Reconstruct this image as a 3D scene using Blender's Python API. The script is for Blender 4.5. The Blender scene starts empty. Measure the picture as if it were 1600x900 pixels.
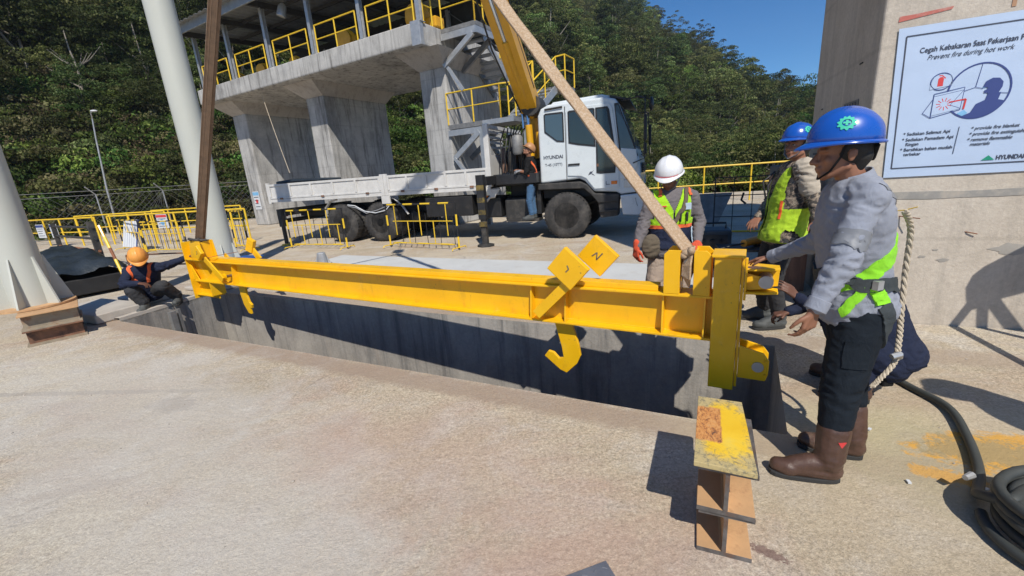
import bpy, bmesh, math, random
import numpy as np
from mathutils import Vector, Matrix, noise, Quaternion
from mathutils.bvhtree import BVHTree
S = bpy.context.scene
COL = S.collection
PI = math.pi
random.seed(7); rng = np.random.default_rng(7)
def V(*a): return Vector(a)
# ------------------------------------------------------------ camera
CH = 1.59
cam = bpy.data.cameras.new('camera'); camo = bpy.data.objects.new('camera', cam); COL.objects.link(camo)
cam.sensor_width = 36.0; cam.lens = 36.0 * 659 / 1600; cam.clip_start = 0.05; cam.clip_end = 3000
pit, rol = math.radians(15.2), math.radians(-4.14)
fw = V(0, math.cos(pit), -math.sin(pit)); up0 = V(0, math.sin(pit), math.cos(pit)); rt0 = V(1, 0, 0)
rt = rt0 * math.cos(rol) + up0 * math.sin(rol); up = up0 * math.cos(rol) - rt0 * math.sin(rol)
camo.matrix_world = Matrix(((rt.x, up.x, -fw.x, 0), (rt.y, up.y, -fw.y, 0), (rt.z, up.z, -fw.z, CH), (0, 0, 0, 1)))
S.camera = camo
# ------------------------------------------------------------ sky, sun, exposure
SUN = V(.06, -.37, .44).normalized()            # direction towards the sun
el = math.asin(SUN.z); az = math.atan2(SUN.x, SUN.y)
wd = bpy.data.worlds.new('World'); S.world = wd; wd.use_nodes = True
nt = wd.node_tree; bg = nt.nodes['Background']
sky = nt.nodes.new('ShaderNodeTexSky'); sky.sky_type = 'NISHITA'; sky.sun_disc = False
sky.sun_elevation = el; sky.sun_rotation = az; sky.altitude = 1800; sky.air_density = 1.0; sky.dust_density = .0; sky.ozone_density = 6.0
hs = nt.nodes.new('ShaderNodeHueSaturation'); hs.inputs['Saturation'].default_value = 1.24; nt.links.new(sky.outputs[0], hs.inputs['Color']); nt.links.new(hs.outputs[0], bg.inputs[0]); bg.inputs[1].default_value = 0.095
sl = bpy.data.lights.new('sun', 'SUN'); sl.energy = 4.05; sl.angle = math.radians(.55); sl.color = (1, .94, .84)
so = bpy.data.objects.new('sun', sl); COL.objects.link(so); so.rotation_euler = SUN.to_track_quat('Z', 'Y').to_euler(); so.location = (0, -8, 20)
S.view_settings.view_transform = 'Standard'; S.view_settings.look = 'None'; S.view_settings.gamma = 1; S.view_settings.exposure = 0.3
S.cycles.max_bounces = 6; S.cycles.transparent_max_bounces = 8
# ------------------------------------------------------------ node helpers and materials
class N:
    def __init__(s, name):
        s.m = bpy.data.materials.new(name); s.m.use_nodes = True; s.t = s.m.node_tree; s.b = s.t.nodes['Principled BSDF']
    def n(s, ty, **k):
        x = s.t.nodes.new('ShaderNode' + ty)
        for a, v in k.items():
            if a.startswith('i_'): x.inputs[a[2:].replace('_', ' ')].default_value = v
            else: setattr(x, a, v)
        return x
    def l(s, a, b): s.t.links.new(a, b)
    def co(s, w=False, sc=(1, 1, 1)):
        c = s.n('NewGeometry').outputs['Position'] if w else s.n('TexCoord').outputs['Object']
        mp = s.n('Mapping'); mp.inputs['Scale'].default_value = sc; s.l(c, mp.inputs[0]); return mp.outputs[0]
    def noise(s, c, sc, det=5, ro=.6, dist=0):
        x = s.n('TexNoise', i_Scale=sc, i_Detail=det, i_Roughness=ro, i_Distortion=dist); s.l(c, x.inputs['Vector']); return x.outputs['Fac']
    def ramp(s, f, *st, interp='LINEAR'):
        r = s.n('ValToRGB'); e = r.color_ramp.elements; r.color_ramp.interpolation = interp
        while len(e) < len(st): e.new(.5)
        for k, (p, c) in enumerate(st):
            e[k].position = p; e[k].color = (c, c, c, 1) if isinstance(c, (int, float)) else (*c, 1)
        s.l(f, r.inputs[0]); return r.outputs[0]
    def mix(s, f, a, b, ty='MIX'):
        x = s.n('MixRGB', blend_type=ty)
        for k, v in ((0, f), (1, a), (2, b)):
            if isinstance(v, (int, float)): x.inputs[k].default_value = v if k == 0 else (v, v, v, 1)
            elif isinstance(v, tuple): x.inputs[k].default_value = (*v, 1)
            else: s.l(v, x.inputs[k])
        return x.outputs[0]
    def math(s, op, a, b=0.0):
        x = s.n('Math', operation=op)
        for k, v in ((0, a), (1, b)):
            if isinstance(v, (int, float)): x.inputs[k].default_value = v
            else: s.l(v, x.inputs[k])
        return x.outputs[0]
    def bump(s, h, st=.2, d=.01):
        x = s.n('Bump', i_Strength=st, i_Distance=d); s.l(h, x.inputs['Height']); s.l(x.outputs[0], s.b.inputs['Normal'])
def mk(name, col, ro=.6, me=0, var=.18, sc=5, bump=.15, bs=60, bd=.004, col2=None, f2=(.55, .75), sc2=3, world=False, spec=.5, coat=0, stretch=(1, 1, 1)):
    k = N(name); c = k.co(world, stretch)
    n1 = k.noise(c, sc, 6, .65)
    lo = tuple(x * (1 - var) for x in col); hi = tuple(min(1, x * (1 + var)) for x in col)
    a = k.ramp(n1, (.3, lo), (.7, hi))
    if col2:
        n2 = k.noise(c, sc2, 8, .7); m = k.ramp(n2, (f2[0], 0), (f2[1], 1)); a = k.mix(m, a, col2)
    k.l(a, k.b.inputs['Base Color'])
    n3 = k.noise(c, bs, 4, .6)
    k.l(k.ramp(n1, (.25, max(0, ro - .1)), (.8, min(1, ro + .12))), k.b.inputs['Roughness'])
    k.b.inputs['Metallic'].default_value = me; k.b.inputs['Specular IOR Level'].default_value = spec
    if coat: k.b.inputs['Coat Weight'].default_value = coat; k.b.inputs['Coat Roughness'].default_value = .15
    if bump: k.bump(n3, bump, bd)
    return k.m
def ground_mat():
    k = N('worn_concrete'); c = k.co(True)
    a = k.ramp(k.noise(c, .45, 8, .62), (.36, (.405, .335, .24)), (.5, (.485, .41, .305)), (.64, (.54, .48, .375)))
    a = k.mix(k.ramp(k.noise(c, 1.6, 8, .72, .6), (.48, 0), (.62, .75)), a, (.53, .49, .43))        # pale laitance
    a = k.mix(k.ramp(k.noise(k.co(True, (.6, 1.4, 1)), .9, 7, .7, 1.2), (.50, 0), (.66, .6)), a, (.385, .27, .20))   # rusty brown dust
    a = k.mix(k.ramp(k.noise(c, 5.5, 8, .75), (.50, 0), (.70, .5)), a, (.33, .285, .25))
    fine = k.noise(c, 55, 6, .8)
    a = k.mix(.8, a, k.ramp(fine, (.34, .22), (.5, .5), (.64, .76)), 'OVERLAY'); a = k.mix(.45, a, k.ramp(k.noise(c, 22, 6, .8), (.36, .25), (.5, .5), (.64, .7)), 'OVERLAY'); f2 = k.noise(c, 130, 3, .8); a = k.mix(.5, a, k.ramp(f2, (.35, .3), (.5, .5), (.65, .7)), 'OVERLAY')
    v = k.n('TexVoronoi', feature='DISTANCE_TO_EDGE', i_Scale=.55); mp = k.n('Mapping')
    dn = k.n('TexNoise', i_Scale=1.5, i_Detail=6.0); k.l(c, dn.inputs['Vector'])
    dv = k.mix(.25, c, dn.outputs['Color']); k.l(dv, v.inputs['Vector'])
    cr = k.ramp(v.outputs['Distance'], (0, 1), (.006, 0)); brk = k.ramp(k.noise(c, .8, 3), (.56, 0), (.62, .55))
    a = k.mix(k.math('MULTIPLY', cr, brk), a, (.17, .14, .12))
    # dark grit spots
    sp = k.ramp(k.noise(c, 14, 3, .9), (.68, 0), (.74, .55)); a = k.mix(sp, a, (.20, .165, .135))
    # paint overspray, orange-yellow, where the steel was sprayed (right of the stack)
    def blot(cx, cy, rx, ry, sc, lo, hi, colr, amt, ang=0):
        nonlocal a
        mp = k.n('Mapping'); mp.vector_type = 'TEXTURE'; mp.inputs['Location'].default_value = (cx, cy, 0); mp.inputs['Rotation'].default_value = (0, 0, ang); mp.inputs['Scale'].default_value = (rx, ry, 1)
        k.l(k.n('NewGeometry').outputs['Position'], mp.inputs[0])
        L = k.n('VectorMath', operation='LENGTH'); k.l(mp.outputs[0], L.inputs[0])
        nn = k.noise(c, sc, 8, .75, .4)
        f = k.math('SUBTRACT', k.math('ADD', nn, .42), k.math('MULTIPLY', L.outputs['Value'], .5))
        a = k.mix(k.math('MULTIPLY', k.ramp(f, (lo, 0), (hi, 1)), amt), a, colr)
    for v0, wd_, am, cc in ((2.47, .16, .75, (.33, .25, .19)), (4.10, .20, .6, (.36, .28, .215)), (3.2, .05, .0, (.3, .3, .3))):
        dp = k.n('VectorMath', operation='DOT_PRODUCT'); k.l(k.n('NewGeometry').outputs['Position'], dp.inputs[0]); dp.inputs[1].default_value = (.4478, .8942, 0)
        dd = k.math('ABSOLUTE', k.math('SUBTRACT', dp.outputs['Value'], v0)); dd = k.math('ADD', dd, k.math('MULTIPLY', k.math('SUBTRACT', k.noise(c, 4 if wd_ > .05 else .8, 6, .7), .5), wd_ * 1.2))
        a = k.mix(k.math('MULTIPLY', k.ramp(k.math('DIVIDE', dd, wd_), (.5, 1), (1.0, 0)), am), a, cc)
    blot(2.2, 1.78, .95, .50, 2.5, .5, .70, (.30, .29, .17), .55, -.35)
    blot(-2.75, 3.05, .35, .16, 9, .56, .66, (.24, .2, .17), .6, -.3)
    blot(-3.9, 3.4, 1.6, .05, 6, .46, .6, (.27, .23, .19), .6, -.10)
    blot(-2.6, 2.1, .5, .08, 8, .52, .66, (.30, .22, .16), .5, .2)
    blot(2.2, 1.9, 1.9, 1.2, 1.2, .40, .75, (.51, .42, .29), .55)
    blot(-3.2, 3.2, 2.6, 1.0, 1.6, .42, .7, (.56, .53, .48), .5, -.45)
    blot(-1.9, 2.0, 2.2, .9, 2.2, .45, .7, (.55, .51, .45), .45, -.35)
    blot(2.05, 2.2, .5, .35, 3, .45, .75, (.52, .46, .25), .35)
    blot(.2, 1.4, 1.0, .55, 1.5, .45, .8, (.50, .335, .26), .55)
    blot(-.6, 2.2, 1.6, .7, 1.5, .45, .8, (.50, .35, .275), .40, -.45)
    blot(-1.3, 1.6, 1.3, .5, 3, .5, .8, (.58, .55, .50), .45, -.3)
    blot(.98, 1.38, .13, .04, 45, .60, .66, (.17, .10, .09), .75, -.7)
    blot(2.50, 1.86, .50, .27, 7, .53, .64, (.70, .37, .06), .9, -.2)
    blot(2.42, 1.88, .42, .2, 16, .58, .66, (.36, .29, .16), .8, -.2)
    blot(2.08, 1.72, .22, .10, 14, .57, .66, (.68, .36, .07), .75, -.5)
    k.l(a, k.b.inputs['Base Color']); k.b.inputs['Roughness'].default_value = .88; k.b.inputs['Specular IOR Level'].default_value = .25
    vg = k.n('TexVoronoi', i_Scale=75.0); k.l(c, vg.inputs['Vector']); a2 = k.mix(k.math('MULTIPLY', k.ramp(vg.outputs['Distance'], (.0, 1), (.35, 0)), k.ramp(k.noise(c, 3, 4, .7), (.4, .1), (.65, .6))), a, (.25, .21, .17)); k.l(a2, k.b.inputs['Base Color'])
    h = k.mix(.5, k.noise(c, 9, 8, .75), k.mix(.5, fine, k.noise(c, 26, 6, .8))); k.bump(h, .8, .03)
    return k.m
def wall_mat(name, base, pale, dark, streak=.6, world=False, rust=.0, grid=True):
    k = N(name); c = k.co(world); a = k.ramp(k.noise(c, .9, 8, .68, .5), (.32, base), (.62, pale))
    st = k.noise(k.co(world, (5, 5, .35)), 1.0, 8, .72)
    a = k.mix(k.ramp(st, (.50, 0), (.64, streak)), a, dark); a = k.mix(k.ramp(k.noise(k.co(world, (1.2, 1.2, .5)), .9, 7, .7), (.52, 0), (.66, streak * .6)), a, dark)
    st2 = k.noise(k.co(world, (9, 9, .25)), 1.3, 5, .7); a = k.mix(k.ramp(st2, (.60, 0), (.72, .55)), a, tuple(min(1, x * 1.25) for x in pale))
    if rust: a = k.mix(k.ramp(k.noise(k.co(world, (3, 3, .6)), 1.7, 7, .7), (.58, 0), (.75, rust)), a, (.33, .2, .12))
    if grid:
        w = k.n('TexWave', wave_type='BANDS', bands_direction='Z', i_Scale=.40, i_Distortion=.06, i_Detail=2.0); k.l(c, w.inputs['Vector'])
        a = k.mix(k.ramp(w.outputs['Fac'], (0, .22), (.008, 0)), a, tuple(x * .55 for x in base))
    a = k.mix(.35, a, k.ramp(k.noise(c, 30, 6, .8), (.35, .35), (.65, .66)), 'OVERLAY')
    k.l(a, k.b.inputs['Base Color']); k.b.inputs['Roughness'].default_value = .85; k.b.inputs['Specular IOR Level'].default_value = .3
    k.bump(k.mix(.5, k.noise(c, 5, 8, .7), k.noise(c, 45, 5, .7)), .4, .02)
    return k.m
def yellow_mat():
    k = N('yellow_gloss_paint'); c = k.co()
    n1 = k.noise(c, 3.5, 6, .65); a = k.ramp(n1, (.3, (.81, .435, .004)), (.7, (.91, .51, .007)))
    ch = k.math('MULTIPLY', k.ramp(k.noise(c, 34, 6, .75), (.63, 0), (.66, 1)), k.ramp(k.noise(c, 3.1, 3), (.5, 0), (.6, 1)))
    a = k.mix(ch, a, (.16, .09, .045))
    a = k.mix(k.ramp(k.noise(k.co(False, (1, 1, .4)), 6, 7, .75), (.56, 0), (.74, .5)), a, (.45, .23, .03))
    a = k.mix(k.ramp(k.noise(c, 8, 6, .8), (.58, 0), (.72, .22)), a, (.88, .66, .22))
    k.l(a, k.b.inputs['Base Color']); k.l(k.ramp(n1, (.3, .30), (.7, .46)), k.b.inputs['Roughness'])
    k.b.inputs['Coat Weight'].default_value = .15; k.bump(k.mix(.4, k.noise(c, 18, 4, .6), k.noise(c, 90, 3, .6)), .15, .006)
    return k.m
def plate_mat():
    k = N('sprayed_steel_plate'); c = k.co()
    m = k.ramp(k.noise(c, 4, 5, .6), (.3, (.74, .44, .012)), (.6, (.80, .52, .03)), (.8, (.66, .56, .14)))
    mq = k.n('Mapping'); mq.vector_type = 'TEXTURE'; mq.inputs['Location'].default_value = (.02, .0, 0); mq.inputs['Scale'].default_value = (.13, .27, 1); k.l(k.n('TexCoord').outputs['Object'], mq.inputs[0]); LL = k.n('VectorMath', operation='LENGTH'); k.l(mq.outputs[0], LL.inputs[0])
    ed = k.math('ADD', LL.outputs['Value'], k.math('MULTIPLY', k.math('SUBTRACT', k.noise(c, 14, 7, .75), .5), 1.1))
    m = k.mix(k.ramp(ed, (.68, 0), (1.08, .85)), m, (.44, .37, .21)); m = k.mix(k.ramp(k.noise(c, 42, 8, .8, .5), (.53, 0), (.60, .7)), m, (.20, .17, .10)) if False else k.mix(k.math('MULTIPLY', k.ramp(ed, (.5, 0), (.8, 1)), k.ramp(k.noise(c, 42, 8, .8, .5), (.5, 0), (.58, .8))), m, (.16, .15, .11))
    # rusty bare square where a part stood during spraying
    mp = k.n('Mapping'); mp.vector_type = 'TEXTURE'; mp.inputs['Location'].default_value = (-.065, .03, 0); mp.inputs['Scale'].default_value = (.064, .145, 1)
    k.l(k.n('TexCoord').outputs['Object'], mp.inputs[0]); s = k.n('SeparateXYZ'); k.l(mp.outputs[0], s.inputs[0])
    sq = k.math('MAXIMUM', k.math('ABSOLUTE', s.outputs[0]), k.math('ABSOLUTE', s.outputs[1])); sq = k.math('ADD', sq, k.math('MULTIPLY', k.math('SUBTRACT', k.noise(c, 60, 5, .8), .5), .35)); mask = k.ramp(sq, (.92, 1), (1.0, 0))
    v = k.noise(k.co(False, (38, 17, 1)), 1.2, 7, .85, .6); rust = k.ramp(v, (.38, (.07, .045, .04)), (.47, (.50, .20, .06)), (.58, (.68, .34, .11)), (.66, (.30, .2, .15)))
    m = k.mix(mask, m, rust)
    k.l(m, k.b.inputs['Base Color']); k.b.inputs['Roughness'].default_value = .62; k.bump(k.noise(c, 40, 5, .7), .3, .004)
    return k.m
def leaf_mat(name, cols, sc=.25, world=True):
    k = N(name); g = k.n('NewGeometry'); oi = k.n('ObjectInfo')
    a = k.ramp(g.outputs['Random Per Island'], (0, cols[0]), (.45, cols[1]), (.8, cols[2]), (1, cols[3]))
    vv = k.n('Math', operation='MULTIPLY'); cc = k.n('HueSaturation'); k.l(a, cc.inputs['Color'])
    k.l(k.ramp(oi.outputs['Random'], (0, .455), (1, .53)), cc.inputs['Hue']); k.l(k.math('MULTIPLY', k.ramp(k.noise(k.co(True), sc, 3), (.3, .6), (.7, 1.45)), k.ramp(k.noise(k.co(True), .06, 3), (.40, .75), (.60, 1.45))), vv.inputs[0]); k.l(k.ramp(k.math('FRACT', k.math('MULTIPLY', oi.outputs['Random'], 7.31)), (0, .5), (.6, 1.0), (1, 1.7)), vv.inputs[1]); k.l(vv.outputs[0], cc.inputs['Value'])
    cc.inputs['Saturation'].default_value = .92
    k.l(cc.outputs[0], k.b.inputs['Base Color']); k.b.inputs['Roughness'].default_value = .55; k.b.inputs['Specular IOR Level'].default_value = .12
    tr = k.n('BsdfTranslucent'); k.l(cc.outputs[0], tr.inputs[0]); mx = k.n('MixShader', i_Fac=.28); out = [n for n in k.t.nodes if n.type == 'OUTPUT_MATERIAL'][0]
    k.l(k.b.outputs[0], mx.inputs[1]); k.l(tr.outputs[0], mx.inputs[2]); k.l(mx.outputs[0], out.inputs[0])
    return k.m
def glass_mat(name, col=(.03, .05, .06)):
    k = N(name); k.b.inputs['Base Color'].default_value = (*col, 1); k.b.inputs['Roughness'].default_value = .04; k.b.inputs['Specular IOR Level'].default_value = .7
    k.b.inputs['Transmission Weight'].default_value = .0; k.b.inputs['Alpha'].default_value = .78
    return k.m
def cloth(name, col, ro=.85, var=.12, weave=700, sc=6, dirt=None, sheen=.08):
    k = N(name); c = k.co(); a = k.ramp(k.noise(c, sc, 6, .65), (.3, tuple(x * (1 - var) for x in col)), (.7, tuple(min(1, x * (1 + var)) for x in col)))
    if dirt: a = k.mix(k.ramp(k.noise(c, 4, 7, .7), (.55, 0), (.75, .5)), a, dirt)
    k.l(a, k.b.inputs['Base Color']); k.b.inputs['Roughness'].default_value = ro; k.b.inputs['Specular IOR Level'].default_value = .2
    k.b.inputs['Sheen Weight'].default_value = sheen if sum(col) > .2 else 0
    k.bump(k.mix(.2, k.noise(k.co(False, (1, 1, .6)), 13, 6, .62, 2.2), k.noise(c, weave, 2)), .6, .018)
    return k.m
def camo_mat():
    k = N('patterned_fabric'); c = k.co(); a = k.ramp(k.noise(c, 22, 4, .7, .7), (.40, (.05, .045, .04)), (.47, (.17, .13, .10)), (.54, (.33, .27, .2)), (.6, (.11, .09, .07)), interp='CONSTANT')
    k.l(a, k.b.inputs['Base Color']); k.b.inputs['Roughness'].default_value = .9; k.bump(k.noise(c, 18, 5), .3, .01); return k.m
M = dict(
 ground=ground_mat(),
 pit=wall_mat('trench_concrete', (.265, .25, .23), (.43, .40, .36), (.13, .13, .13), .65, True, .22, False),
 pale=mk('pale_slab_concrete', (.52, .53, .52), .85, var=.06, sc=2, bump=.2, bs=30, world=True, col2=(.44, .42, .39), f2=(.55, .8)),
 curb=mk('kerb_concrete', (.47, .43, .38), .85, var=.12, sc=2.5, bump=.3, bs=30, world=True, col2=(.3, .27, .24), f2=(.58, .8)),
 gate=wall_mat('weathered_grey_concrete', (.33, .325, .315), (.50, .49, .47), (.10, .095, .09), .75, False, .12),
 soffit=wall_mat('board_marked_soffit', (.40, .37, .34), (.46, .43, .4), (.20, .17, .15), .4, False, .2, False),
 pylon=wall_mat('warm_cast_concrete', (.43, .375, .31), (.56, .50, .425), (.30, .27, .235), .4, True, .15),
 yellow=yellow_mat(), plate=plate_mat(),
 ysafe=mk('yellow_rail_paint', (.78, .52, .03), .45, var=.1, col2=(.35, .22, .05), f2=(.68, .8), sc2=8),
 oldsteel=mk('weathered_beige_steel', (.31, .26, .19), .75, .1, var=.25, sc=6, col2=(.22, .12, .07), f2=(.5, .66), sc2=6, bs=45, bump=.3), dirty_yellow=mk('dirty_yellow_band', (.16, .115, .03), .7, var=.4, sc=9, col2=(.03, .028, .02), f2=(.45, .6), sc2=7), black=mk('black_paint', (.018, .018, .02), .5, var=.3), blk2=mk('dusty_black_metal', (.035, .034, .033), .65, var=.35, col2=(.11, .095, .08), f2=(.5, .8), sc2=5),
 chassis=mk('greasy_chassis_metal', (.014, .014, .015), .6, var=.3, col2=(.06, .052, .045), f2=(.55, .85), sc2=4),
 rubber=mk('dusty_tyre_rubber', (.032, .031, .031), .85, var=.25, col2=(.12, .11, .10), f2=(.45, .8), sc2=4, bs=40, bump=.3),
 rim=mk('dusty_rim', (.10, .095, .09), .7, .1, var=.35), tw=mk('cream_cab_paint', (.62, .67, .70), .32, var=.04, bump=.03, coat=.35, col2=(.42, .42, .40), f2=(.66, .95), sc2=2.2),
 bed=mk('chipped_white_bed_paint', (.60, .59, .57), .55, var=.1, col2=(.30, .23, .18), f2=(.62, .80), sc2=3, bump=.1, stretch=(1, 1, .7)),
 glass=glass_mat('tinted_window_glass'), wind=glass_mat('windscreen_glass', (.08, .13, .17)),
 colw=mk('grey_green_pipe_paint', (.50, .51, .46), .42, var=.035, sc=1.2, bump=.04, col2=(.36, .34, .29), f2=(.63, .95), sc2=2, stretch=(1, 1, .5)),
 rust=mk('rusted_steel', (.24, .12, .07), .75, .2, var=.35, sc=9, col2=(.10, .055, .04), f2=(.45, .62), sc2=7, bs=45, bump=.35),
 primer=mk('primer_beige_steel', (.50, .30, .15), .7, .0, var=.15, sc=5, col2=(.34, .18, .09), f2=(.56, .72), sc2=9, bs=45, bump=.25),
 bare=mk('scuffed_bare_steel', (.17, .16, .155), .5, .5, var=.4, sc=14, col2=(.2, .11, .07), f2=(.5, .7), sc2=10),
 galv=mk('galvanised_steel', (.46, .47, .48), .45, .55, var=.15, sc=8), galvd=mk('dark_stair_steel', (.22, .22, .22), .6, .3, var=.3),
 roof=mk('corrugated_roof_sheet', (.30, .31, .31), .5, .4, var=.2), dkroof=mk('roof_underside', (.05, .05, .048), .8, var=.3),
 craney=mk('crane_boom_paint', (.70, .36, .012), .38, var=.1, col2=(.3, .17, .03), f2=(.66, .85), sc2=3, coat=.2), chrome=mk('piston_chrome', (.6, .65, .7), .12, 1, var=.05, bump=0),
 sling=mk('tan_webbing', (.40, .28, .175), .95, var=.16, sc=60, bump=.9, bs=210, bd=.005, col2=(.52, .41, .30), f2=(.46, .62), sc2=75),
 slingd=mk('brown_webbing', (.24, .16, .105), .95, var=.2, sc=12, bump=.8, bs=160, bd=.004),
 skin=mk('brown_skin', (.27, .125, .075), .5, var=.12, sc=12, bump=.12, bs=120, spec=.4), skind=mk('dark_brown_skin', (.13, .06, .04), .5, var=.12, sc=12, bump=.12, bs=120, spec=.4),
 lips=mk('lip_skin', (.24, .08, .06), .45, bump=0), eye=mk('dark_eye', (.02, .015, .012), .2, bump=0), sclera=mk('eye_white', (.28, .24, .21), .3, bump=0), hair=mk('black_hair', (.012, .011, .01), .6, var=.3, bs=200, bump=.6),
 hblue=mk('blue_helmet_plastic', (.010, .085, .42), .25, var=.05, bump=.02, coat=.4), hwhite=mk('white_helmet_plastic', (.74, .75, .77), .28, var=.03, bump=.02, coat=.3), hold=mk('faded_brown_helmet', (.40, .20, .09), .5, var=.15), horg=mk('orange_helmet_plastic', (.80, .34, .07), .38, var=.1, bump=.03),
 green=mk('mint_green_print', (.03, .50, .33), .6, var=.03, bump=0), red=mk('red_print', (.62, .05, .05), .6, var=.08, bump=0), navyp=mk('navy_print', (.035, .06, .22), .6, var=.05, bump=0), inkd=mk('dark_ink', (.05, .06, .09), .7, var=.05, bump=0),
 paper=mk('pale_vinyl_sheet', (.46, .57, .75), .55, var=.03, sc=3, bump=.12, bs=9, bd=.01), cyan=mk('cyan_print', (.2, .45, .7), .6, bump=0), triang=mk('green_logo_print', (.01, .27, .17), .6, bump=0),
 shirt=cloth('light_grey_workshirt', (.27, .29, .345)), pants=cloth('black_work_trousers', (.011, .016, .023)), dkgrey=cloth('dark_grey_fabric', (.045, .046, .05)), grey=cloth('grey_jacket_fabric', (.16, .145, .15)),
 navy=cloth('navy_fabric', (.018, .024, .050)), jeans=cloth('blue_denim', (.06, .13, .24)), blk=cloth('black_fabric', (.012, .012, .013)), tan=cloth('tan_cargo_fabric', (.38, .30, .24)), camo=camo_mat(), cream=cloth('beige_sleeve_fabric', (.46, .40, .32)),
 lime=cloth('hi_vis_lime', (.36, .66, .02), .7, .08), limeg=cloth('lime_green_vest', (.40, .60, .03), .75, .1), orange=cloth('hi_vis_orange', (.85, .16, .05), .7), refl=mk('silver_reflective_tape', (.19, .20, .22), .5, var=.08, bs=250), reflo=mk('orange_reflective_strip', (.85, .12, .03), .4, bump=0),
 strapg=cloth('lime_harness_webbing', (.28, .72, .03), .7, .05, 900), strapb=cloth('charcoal_harness_webbing', (.055, .065, .07), .8, .1, 900), boot=mk('brown_boot_leather', (.085, .045, .032), .45, var=.3, sc=9, bs=90, bump=.4, col2=(.22, .16, .12), f2=(.55, .8), sc2=6), sole=mk('black_boot_sole', (.03, .03, .03), .8),
 shoe=mk('grey_shoe', (.07, .075, .075), .7, var=.3), glove=cloth('orange_red_glove', (.62, .09, .04)), bag=cloth('olive_brown_bag', (.13, .105, .075)), rope=mk('twisted_rope', (.50, .43, .33), .9, var=.2, sc=30, bs=150, bump=.5),
 tarp=mk('dark_tarpaulin', (.025, .032, .038), .38, var=.3, sc=3, bs=14, bump=.5, bd=.03), bluep=mk('blue_plastic', (.02, .10, .35), .4, bump=.05), hose=mk('black_hose_rubber', (.045, .05, .048), .6, var=.2, col2=(.13, .12, .10), f2=(.6, .8), sc2=9, bs=90),
 bark=mk('pale_bark', (.26, .23, .19), .9, var=.3, sc=6, bs=20, bump=.4), white=mk('white_board', (.62, .64, .66), .6, var=.05), brownp=mk('brown_rusty_panel', (.20, .12, .09), .7, var=.35, sc=4, stretch=(4, 4, .6)), dbox=mk('slate_blue_cabinet', (.05, .065, .08), .5, var=.15),
 bagp=mk('clear_blue_plastic', (.42, .52, .62), .3, var=.2), orgt=mk('orange_tool_plastic', (.75, .33, .03), .4), amber=mk('amber_lens', (.8, .2, .02), .2, bump=0), lamp=mk('headlamp_lens', (.5, .55, .6), .12, .3, bump=0), rebar=mk('rusty_rebar', (.25, .10, .05), .8), checker=mk('checker_plate_steel', (.30, .31, .33), .4, .7, var=.2),
 soil=mk('undergrowth_soil', (.05, .055, .022), .95, var=.4, sc=.5, bs=3, bump=.6, bd=.1, world=True, col2=(.10, .085, .05), f2=(.55, .8), sc2=.3),
)
M['leafA'] = leaf_mat('forest_leaf', ((.024, .044, .011), (.052, .082, .016), (.095, .128, .028), (.19, .21, .075)))
M['leafB'] = leaf_mat('olive_leaf', ((.045, .060, .015), (.085, .105, .025), (.130, .150, .042), (.20, .20, .08)))
M['leafC'] = leaf_mat('bright_leaf', ((.030, .070, .010), (.060, .115, .014), (.10, .18, .022), (.18, .24, .05)))
M['dry'] = leaf_mat('dry_grass_leaf', ((.08, .075, .03), (.13, .12, .045), (.17, .16, .06), (.24, .21, .10)))
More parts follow.
